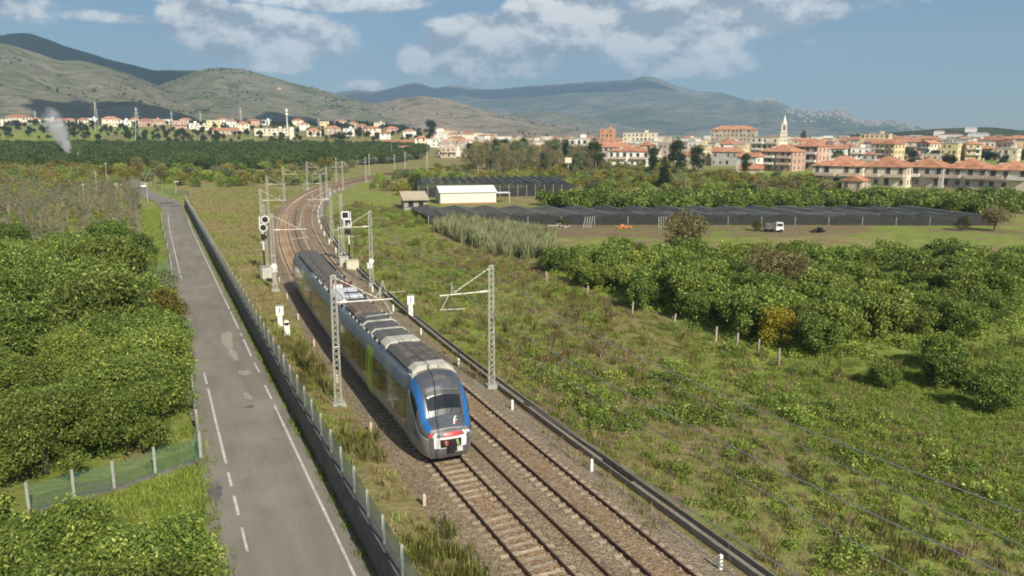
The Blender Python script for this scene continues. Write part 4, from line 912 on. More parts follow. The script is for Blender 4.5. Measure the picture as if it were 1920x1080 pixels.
LIGHT['rust'] = [tuft('tuft', 24, .5, .45, .02, L_RUST, 178+i, .4) for i in range(2)]
LIGHT['herb'] = [crown('herb', [(0,0,.12,.55,.55,.3),(.35,.1,.1,.35,.35,.22),(-.3,.2,.1,.35,.35,.25)], 190, .17, .1, L_GRASS, 180+i, .5) for i in range(3)]
LIGHT['bramble'] = [crown('bramble', [(0,0,.3,.9,.9,.6),(.6,.2,.25,.6,.6,.45),(-.5,.4,.2,.6,.6,.5)], 420, .17, .11, [L_CIT, L_CIT, L_GRASS][i], 184+i, .5) for i in range(3)]
LIGHT['reed'] = [tuft('reed', 34, 4.0, 1.1, .05, L_REED, 190+i, .22) for i in range(3)]
LIGHT['shoot'] = [tuft('shoot', 30, 1.3, .6, .028, leaf_mat('upright weeds', (.12,.125,.03), (.25,.24,.07), rnd=.2), 195+i, .2) for i in range(2)]
HANG = bpy.data.collections.new('prototypes')              # sources of the masses, not in the scene
def scatter(name, meshes, pts, sc, label, seed=0, tilt=.08, mats=None):
    c = bpy.data.collections.new('source '+name)
    for i, me in enumerate(meshes): o = bpy.data.objects.new('a%03d' % i, me); c.objects.link(o)
    r_ = np.random.default_rng(seed); n = len(pts); me = bpy.data.meshes.new(name); me.vertices.add(n); me.vertices.foreach_set('co', np.asarray(pts, np.float32).ravel())
    rt = np.stack([r_.normal(size=n)*tilt, r_.normal(size=n)*tilt, r_.uniform(0, 6.28, n)], 1).astype(np.float32)
    for nm, ty, dat in (('rot', 'FLOAT_VECTOR', rt), ('scl', 'FLOAT', np.asarray(sc, np.float32)), ('idx', 'INT', r_.integers(0, len(meshes), n).astype(np.int32))):
        a = me.attributes.new(nm, ty, 'POINT'); a.data.foreach_set('vector' if ty == 'FLOAT_VECTOR' else 'value', dat.ravel())
    o = put(name, me); g = bpy.data.node_groups.new(name, 'GeometryNodeTree'); g.interface.new_socket('Geometry', in_out='INPUT', socket_type='NodeSocketGeometry'); g.interface.new_socket('Geometry', in_out='OUTPUT', socket_type='NodeSocketGeometry')
    N = g.nodes; L = g.links; gi = N.new('NodeGroupInput'); go = N.new('NodeGroupOutput'); ip = N.new('GeometryNodeInstanceOnPoints'); ci = N.new('GeometryNodeCollectionInfo'); ci.inputs[0].default_value = c; ci.inputs['Separate Children'].default_value = True; ci.inputs['Reset Children'].default_value = True
    L.new(gi.outputs[0], ip.inputs['Points']); L.new(ci.outputs[0], ip.inputs['Instance']); ip.inputs['Pick Instance'].default_value = True
    def na(nm, ty):
        q = N.new('GeometryNodeInputNamedAttribute'); q.data_type = ty; q.inputs[0].default_value = nm; return [s for s in q.outputs if s.enabled and s.name == 'Attribute'][0]
    L.new(na('idx', 'INT'), ip.inputs['Instance Index']); L.new(na('rot', 'FLOAT_VECTOR'), ip.inputs['Rotation']); L.new(na('scl', 'FLOAT'), ip.inputs['Scale']); L.new(ip.outputs[0], go.inputs[0])
    md = o.modifiers.new('scatter', 'NODES'); md.node_group = g
    tag(o, label, kind='stuff'); return o
def in_poly(x, y, poly):
    x = np.asarray(x); y = np.asarray(y); r_ = np.zeros(x.shape, bool); n = len(poly)
    for i in range(n):
        x0, y0 = poly[i]; x1, y1 = poly[(i+1) % n]; c = ((y0 > y) != (y1 > y)) & (x < (x1-x0)*(y-y0)/(y1-y0+1e-12)+x0); r_ ^= c
    return r_
def in_view(x, y, m=4): return (x > -.15*y-m) & (x < 1.53*y+m)
def rows(poly, dx, dy, jit, seed, rot=0.):
    xs = [p[0] for p in poly]; ys = [p[1] for p in poly]; r_ = np.random.default_rng(seed); cx, cy = np.mean(xs), np.mean(ys); s = max(max(xs)-min(xs), max(ys)-min(ys))
    a, b = np.meshgrid(np.arange(-s, s, dx), np.arange(-s, s, dy)); a = a+(np.arange(a.shape[0])[:,None] % 2)*dx/2; a = a.ravel()+r_.normal(size=a.size)*jit; b = b.ravel()+r_.normal(size=b.size)*jit
    x = cx+a*math.cos(rot)-b*math.sin(rot); y = cy+a*math.sin(rot)+b*math.cos(rot); k = in_poly(x, y, poly) & in_view(x, y); return x[k], y[k]
def rand_in(poly, n, seed):
    xs = [p[0] for p in poly]; ys = [p[1] for p in poly]; r_ = np.random.default_rng(seed); x = r_.uniform(min(xs), max(xs), n); y = r_.uniform(min(ys), max(ys), n); k = in_poly(x, y, poly) & in_view(x, y, 6); return x[k], y[k]
def on_ground(x, y, dz=0.): return np.stack([x, y, hz(x, y)+dz], 1)
_tr = random.Random(5)
def tree(kind, x, y, s, label, cat='tree', group=None, name=None, sz=None, i=None):
    cr, tr = PROTO[kind][_tr.randrange(len(PROTO[kind])) if i is None else i]
    r_ = empty(name or 'tree', (x, y, H(x, y)-.05), _tr.uniform(0, 6.28)); k_ = _tr.uniform(.86,1.16); r_.scale = (s*k_, s/k_, (sz or s))
    put('trunk', tr, r_); put('crown', cr, r_); return tag(r_, label, cat, group)

# left orchard, tree by tree
LP = [(-30,13),(-1.0,13),(-.9,30),(-3.2,33.5),(-9.5,35.5),(-9.5,47),(-1.7,49),(-1.5,63),(-.2,72),(-.5,84),(-1.6,90),(-1.8,104),(-.8,112),(-.6,116),(-1,121),(-34,124)]
REST = []
for i, (a, b, s_) in enumerate([(-1.1,30.2,.92),(-1.3,26.4,.95),(-4.4,31.8,.95),(-4.6,27.3,1.),(-8.2,33.2,1.),(-.9,23,.85),(-8.3,28.6,.95),(-11.5,34.5,1.),(-7.5,24.5,.9)]): tree('nearcitrus', a, b, s_, 'leafy citrus tree below the garden fence, %s' % ('rightmost at the road edge','at the bottom by the road','second row under the fence','second row at the bottom','under the left fence end','lowest by the road','lower left','at the left edge','at the bottom edge, left')[i], 'citrus tree', 'citrus trees at the bottom left', 'citrus_tree')
for i, (a, b, s_) in enumerate([(-2.3,47.4,.98),(-6.2,46.2,1.05),(-10.2,43.6,1.),(-9.4,38.8,.95),(-13.2,40,1.),(-1.5,52.2,1.08),(-1.2,57.4,1.12),(-.9,62.6,1.05)]): tree('nearcitrus', a, b, s_, ['round citrus tree right behind the middle of the garden fence','citrus tree behind the left half of the garden fence','citrus tree left of the garden fence end','citrus tree below the left end of the garden fence','citrus tree at the left edge beside the garden fence','tall citrus tree by the roadside fence, just above the garden fence','second tall citrus tree up the roadside fence','third tall citrus tree up the roadside fence'][i], 'citrus tree', None, 'citrus_tree')
x, y = rows(LP, 4.5, 4.5, .8, 1)
for a, b in zip(x, y):
    if _tr.random() < .06 or b < 36 or (b < 66 and a > -3.6) or (b < 50 and a > -13): continue
    if math.hypot(a+7, b-73) < 2.6 or math.hypot(a+11, b-68.5) < 3 or math.hypot(a+2.6, b-73.8) < 2.2 or math.hypot(a+.1, b-71) < 1.6: continue
    s_ = _tr.uniform(.62,.85) if _tr.random() < .35 else _tr.uniform(.98,1.3)
    tree('nearcitrus' if b < 70 else 'bigcitrus', a, b, s_, sz=s_*_tr.uniform(.8,1.3), label='%s citrus tree %s of the left orchard' % ('low' if s_ < .9 else 'tall' if s_ > 1.15 else 'round', ('in the near part' if b < 65 else 'in the middle part' if b < 92 else 'in the far part')+(' at the road side' if a > -4 else ' at the left side' if a < -9 else '')), cat='citrus tree', group='citrus trees left of the road', name='citrus_tree')
# right orchard
RP = [(44,90),(42.5,75),(42,58),(42.3,45),(46,42.3),(51,44.5),(62,41.5),(75,49),(97,62.5),(44.5,89)]
x, y = rows(RP, 3.15, 3.15, .5, 2, .35)
for a, b in zip(x, y):
    if _tr.random() < .07: continue
    if (a-58.2)**2+(b-78.9)**2 < 7 or (a-56)**2+(b-60.8)**2 < 12 or (a-44.2)**2+(b-47)**2 < 5: continue
    if math.hypot(a, b) > 300: REST.append((a, b)); continue
    s_ = _tr.uniform(.72,1.28); tree('citrus', a, b, s_, '%s citrus tree %s of the right orchard' % ('low' if s_ < .88 else 'tall' if s_ > 1.12 else 'round', ('at the front rim' if a < 46 else 'in the left half' if a < 58 else 'in the right half')+(' back rows' if a*.41+b*.912 > 84 else '')), 'citrus tree', 'citrus trees beyond the right field', 'citrus_tree')
_R = np.array(REST).reshape(-1, 2)
if len(_R): scatter('orchard_canopy', [p[0] for p in PROTO['citrus']], on_ground(_R[:,0], _R[:,1]), np.random.default_rng(3).uniform(.78,1.25,len(_R)), 'farther citrus trees that close the two orchards', 3)
for (a, b, s, k, nm, lb) in [(58.2,78.9,1.5,'brown','thin_tree','tall sparse brown tree standing out at the back of the right orchard'),(55.0,61.2,1.35,'brown','thin_tree','wide sparse brown tree in the middle of the right orchard'),(57.6,60.2,1.15,'brown','thin_tree','second sparse brown tree beside the wide one in the right orchard'),
        (44.2,47,1.0,'yellow','yellow_tree','small bright yellow leaved tree in the right orchard'),(-2.4,74,1.35,'dark','bushy_shrub','tall dark olive bushy shrub between the citrus trees left of the road'),(.2,78.5,1.15,'yellow','shrub','yellow green leafy shrub hanging over the road edge on the left'),
        (-.05,70.6,.95,'maroon','maroon_bush','small maroon leaved bush at the left road edge'),(-.4,88.,1.2,'olive','olive_shrub','pale grey green shrub at the left road edge below the cross fence'),(-.2,94.5,1.1,'olive','olive_shrub','pale grey green shrub higher up the left road edge by the cross fence'),
        (130.8,90.2,1.2,'brown','thin_bush','reddish brown bush at the right end of the shade net'),(126.5,93,.75,'dark','dark_bush','dark bush beside the reddish one at the end of the shade net')]:
    tree(k, a, b, s, lb, 'bush' if 'bush' in nm or 'shrub' in nm else 'tree', name=nm, i=(1 if nm == 'shrub' else 0) if k == 'yellow' else None, sz=s*.62 if nm == 'thin_bush' else {58.2:1.28,55.0:.98,57.6:.88}.get(a, s*.8 if k == 'brown' else None))
for (a, b, s, lb) in [(46.8,34.6,.75,'round citrus tree alone near the right edge with its shadow beside it'),(45.2,30.2,.7,'small citrus tree close to the right edge below the lone one'),(50.5,37.5,.8,'citrus tree at the lower rim of the right orchard, in a clearing'),(43.3,36.2,.55,'small round citrus bush on the bare patch before the right orchard'),(48.8,32.,.65,'low citrus tree at the right edge of the photo')]:
    tree('citrus', a, b, s, lb, 'citrus tree', name='citrus_tree')
# leafless trees behind the left orchard
x, y = rows([(-32,126),(-1.5,123),(-2.5,170),(-3,225),(-8,255),(-40,262),(-48,240)], 5.0, 6., 1.2, 3)
for a, b in zip(x, y): tree('bare', a, b, _tr.uniform(.85,1.3), 'leafless grey brown tree in the %s of the thicket behind the left orchard' % ('front rows' if b < 150 else 'middle rows' if b < 195 else 'back rows'), 'bare tree', 'leafless trees left of the road', 'bare_tree')
for (a, b, s, k, lb) in [(-8,300,1.2,'yellow','golden bush beside the far end of the road'),(-14,330,1.5,'yellow','larger golden bush behind the far utility poles'),(3.6,288,1.1,'brown','brown tree on the outer side of the road bend'),(-4,345,1.3,'brown','sparse brown tree beyond the road bend'),(70,224,1.5,'dark','dark round bush beside the tan roofed hut'),(12,300,1.2,'dark','green bush right of the road bend')]:
    tree(k, a, b, s, lb, 'bush' if 'bush' in lb else 'tree', name='bush' if 'bush' in lb else 'tree', i=1 if k == 'yellow' else None)
# tall trees between the fields and the town
x, y = rows([(118,292),(158,262),(190,330),(215,420),(175,450),(140,380)], 9, 10, 2.2, 4)
for a, b in zip(x, y): tree('greybrown' if _tr.random() < .75 else 'tall', a, b, _tr.uniform(.8,1.25), 'tall thin grey brown tree in the %s of the wood before the town' % ('front' if b < 320 else 'middle' if b < 380 else 'back'), 'tree', 'tall thin trees before the town', 'tall_tree')
for (a, b, s, k, lb) in [(183,312,1.0,'conifer','dark conifer in front of the long red roofed block'),(180,309,.7,'conifer','smaller dark conifer left of the one before the red roofed block'),(143,205,.95,'conifer','narrow dark conifer standing free in front of the big tree'),
        (184,256,1.25,'tall','broad dark tree with an uneven crown before the yellow houses'),(191,252,1.05,'tall','dark tree joined to the broad one on its right'),(178,262,1.0,'tall','dark tree joined to the broad one on its left'),(204,240,.8,'tall','round green tree right of the broad dark one'),
        (245,735,2.0,'tall','lone tall dark tree left of the town'),(640,780,2.2,'conifer','tall dark conifer rising above the middle of the town'),(760,790,1.9,'conifer','dark conifer beside the church tower'),(205,196,.9,'tall','green tree in front of the first apartment block'),(229,176,.9,'tall','dark tree in front of the second apartment block'),(222,180,.75,'tall','small tree left of the dark one by the second apartment block'),(208,205,.6,'tall','small bush-like tree by the tan roofed outhouse')]:
    tree(k, a, b, s, lb, 'tree', name='conifer' if k == 'conifer' else 'tall_tree', i=0 if 'dark' in lb and k == 'tall' else None)
# masses
def mass(name, kind, xy, s0, s1, label, seed, dz=0.):
    x, y = xy; r_ = np.random.default_rng(seed); return scatter(name, LIGHT[kind], on_ground(x, y, dz), r_.uniform(s0, s1, len(x)), label, seed)
mass('far_orchard', 'tree', rows([(78,168),(100,171),(150,148),(200,125.5),(250,104),(220,86),(165,105),(143,118),(85,148)], 3.9, 3.9, .6, 11), .65, 1.0, 'dense green orchard strip behind the shade nets', 11)
mass('valley_orchard', 'fartree', rows([(-62,400),(-30,395),(60,372),(120,420),(150,470),(205,620),(60,640),(-100,660),(-110,640)], 6, 6.5, 1.0, 12), 1.0, 1.5, 'dark green orchards on the plain before the hills', 12)
mass('hedge_thicket', 'bush', rand_in([(95,270),(104,205),(135,190),(165,175),(190,172),(205,190),(200,235),(205,300),(190,380),(170,400),(150,330),(120,290)], 1500, 13), .6, 1.5, 'mixed bushes and small trees in front of the town', 13)
mass('scrub', 'bush', rand_in([(8,262),(45,250),(66,300),(115,470),(60,560),(-20,560),(-60,400),(-8,330)], 900, 14), .6, 1.9, 'mixed scrub left of the far tracks', 14)
mass('thicket_scrub', 'bush', rand_in([(-55,235),(-9,250),(-7,330),(-12,420),(-75,430)], 900, 18), .6, 1.6, 'golden and brown bushes behind the leafless thicket', 18)
mass('thicket_floor', 'bush', rand_in([(-32,124),(-2,122),(-3,235),(-50,240)], 420, 19), .3, .8, 'low bushes under the leafless trees', 19)
mass('belt_trees', 'darktree', rand_in([(395,350),(520,290),(620,330),(560,420),(470,430)], 420, 20), .7, 1.2, 'belt of trees behind the near apartment blocks', 20)
mass('bank_scrub', 'bush', rand_in([(48,205),(60,200),(78,255),(100,285),(130,330),(120,345),(90,310),(66,262)], 260, 15), .5, 1.5, 'bushes on the bank right of the far curve', 15)
mass('town_trees', 'darktree', rand_in([(210,300),(330,220),(620,380),(1100,700),(1500,1500),(200,1700),(120,700)], 700, 16), .6, 1.3, 'trees scattered between the town houses', 16)
mass('plain_trees', 'darktree', rand_in([(-300,900),(60,640),(260,760),(420,1500),(100,2000),(-300,1900)], 3400, 17), .4, 1.05, 'trees on the plain below the hills', 17)
# field plants
FP = [(20.9,15),(34,14),(64,40),(46,42),(41.2,45),(41,60),(42,78),(44,92),(40,118),(46,140),(52,168),(44,190),(33,160),(24.5,115),(21.3,80),(20.9,45)]
def dens(x, y, k, th, seed, sc=.05): r_ = np.random.default_rng(seed); n_ = fbm(x*sc+seed*3.7, y*sc-seed, 3); q = n_+(r_.random(len(x))-.5)*.25 > th; return x[q], y[q]
x, y = rand_in(FP, 26000, 21); q = lateral(x, y) > 20.7; x, y = x[q], y[q]
mass('field_grass', 'grass', dens(x, y, 0, .45, 1), .25, .7, 'green grass and weeds over the right field', 21)
x, y = rand_in(FP, 16000, 22); q = lateral(x, y) > 20.7; mass('field_dry_grass', 'dry', dens(x[q], y[q], 0, .52, 2), .3, .75, 'dry straw tufts over the right field', 22)
x, y = rand_in(FP, 12000, 23); q = lateral(x, y) > 20.9; mass('field_herbs', 'herb', dens(x[q], y[q], 0, .5, 3), .3, .75, 'low leafy weeds over the right field', 23)
x, y = rand_in(FP, 4200, 24); q = lateral(x, y) > 22; mass('field_brambles', 'bramble', dens(x[q], y[q], 0, .58, 4, .07), .35, 1.0, 'bramble clumps over the right field', 24)
x, y = rand_in(FP, 11000, 25); q = lateral(x, y) > 20.7; q &= ~((x > 29) & (y < 38)); mass('field_rust_weeds', 'rust', dens(x[q], y[q], 0, .52, 5, .09), .4, 1.1, 'withered brown weeds over the right field', 25)
x, y = rand_in(FP, 2600, 26); q = lateral(x, y) > 20.9; q &= ~((x > 30) & (y < 36)); mass('field_tall_weeds', 'shoot', dens(x[q], y[q], 0, .57, 6, .1), .3, .8, 'tall soft weeds in patches over the right field', 26)
x, y = rand_in([(31,17),(60,36),(40,40),(31,30)], 9000, 27); mass('field_clover', 'herb', (x, y), .2, .5, 'bright low clover in the near corner of the right field', 27)
x, y = rand_in(FP, 330, 28); q = lateral(x, y) > 24; mass('field_shrubs', 'fieldshrub', dens(x[q], y[q], 0, .55, 12, .08), .35, .9, 'low shrubs dotted over the right field', 28)
VP_ = [(7.6,16),(10.1,16),(10.1,60),(11,85),(13.5,120),(20,165),(38,235),(30,262),(10,245),(7.7,204)]
x, y = rand_in(VP_, 9000, 31); q = lateral(x, y) < 9.7; mass('verge_dry_grass', 'dry', (x[q], y[q]), .3, .8, 'dry straw grass between the fence and the tracks', 31)
x, y = rand_in(VP_, 5200, 32); q = lateral(x, y) < 9.6; mass('verge_grass', 'grass', dens(x[q], y[q], 0, .45, 7, .12), .5, 1.2, 'green grass between the fence and the tracks', 32)
x, y = rand_in([(8.0,17),(10.4,17),(10.3,64),(8.2,64)], 420, 33); mass('verge_shoots', 'shoot', dens(x, y, 0, .5, 8, .2), .3, .8, 'upright yellow green weeds along the ballast edge', 33)
r8 = np.random.default_rng(34); y = r8.uniform(15, 200, 900); x = 6.98+r8.normal(size=900)*.06; scatter('wall_weeds', LIGHT['grass'], np.stack([x, y, np.full(900, -1.38)], 1), r8.uniform(.25,.75,900), 'green weeds along the foot of the retaining wall', 34)
x, y = rand_in([(-1.2,12),(1.9,12),(1.85,205),(-2.5,205),(-.8,112)], 3000, 35); mass('roadside_grass', 'grass', (x, y), .4, .9, 'grass along the left road edge', 35)
x, y = rand_in([(-7,38.5),(1.6,36),(1.6,43.6),(-.9,42.6),(-4.6,41.2)], 900, 36); mass('lawn_patch', 'grass', (x, y), .4, .8, 'bright grass patch in front of the left mesh fence', 36)
x, y = rand_in([(-36,12),(-1,12),(-1,36),(-8,36),(-8,47),(-1,47),(-1,125),(-36,125)], 1500, 37); mass('orchard_floor', 'bramble', (x, y), .3, .9, 'weeds under the left orchard', 37)
x, y = rand_in([(41,43),(64,40),(90,58),(60,105),(44,92)], 2500, 38); mass('orchard_weeds', 'herb', (x, y), .6, 1.6, 'weeds under the right orchard', 38)
x, y = rand_in([(20.6,14),(21.1,14),(24,110),(23.6,110)], 500, 39); mass('trough_weeds', 'dry', (x, y), .4, .9, 'dry weeds against the cable trough', 39)
x, y = rand_in([(17.9,26),(19.3,26),(20.5,95),(19.3,95)], 500, 40); mass('cess_weeds', 'dry', dens(x, y, 0, .5, 9, .12), .35, .9, 'dry weeds between the empty track and the trough', 40)
# cane brake
x, y = rand_in([(44,131),(49,134),(55,120),(55,107),(48,93),(43,96),(42,108)], 620, 41); r8 = np.random.default_rng(41)
scatter('cane_brake', LIGHT['reed'], on_ground(x, y), r8.uniform(.35,.72,len(x)), 'pale green giant cane thicket before the shade net', 41)
# trees on the hills
def on_ridge(Rg, n, seed, lo=.1, hi=1.05, crest=False):
    aa, rr_, z = Rg; r_ = np.random.default_rng(seed); i = r_.integers(0, len(aa)-1, n); j = (r_.uniform(.93, 1.02, n)*(len(rr_)-14) if crest else r_.uniform(lo, hi, n)*(len(rr_)-14)).astype(int); j = np.clip(j, 0, z.shape[1]-1)
    A = np.radians(aa[i]); return np.stack([np.sin(A)*rr_[j], np.cos(A)*rr_[j], z[i, j]-.5], 1)
for nm, Rg, n, sd in (('hill_trees', R_FRONT, 1500, 51), ('hill_trees', R_MID, 1700, 52), ('hill_trees', R_BROWN, 800, 53), ('hill_trees', R_BACK, 900, 54), ('hill_trees', R_LOW, 700, 55)):
    pt = on_ridge(Rg, n, sd); n_ = fbm(pt[:,0]/120, pt[:,1]/120, 3); pt = pt[n_ > .58]; scatter(nm, LIGHT['darktree'], pt, np.random.default_rng(sd).uniform(.35, 1.0, len(pt)), {51:'dark trees dotted over the left hillside',52:'dark trees dotted over the middle hillside',53:'dark trees dotted over the brown hillside',54:'trees along the high left ridge',55:'trees covering the low hill at the right'}[sd], sd)
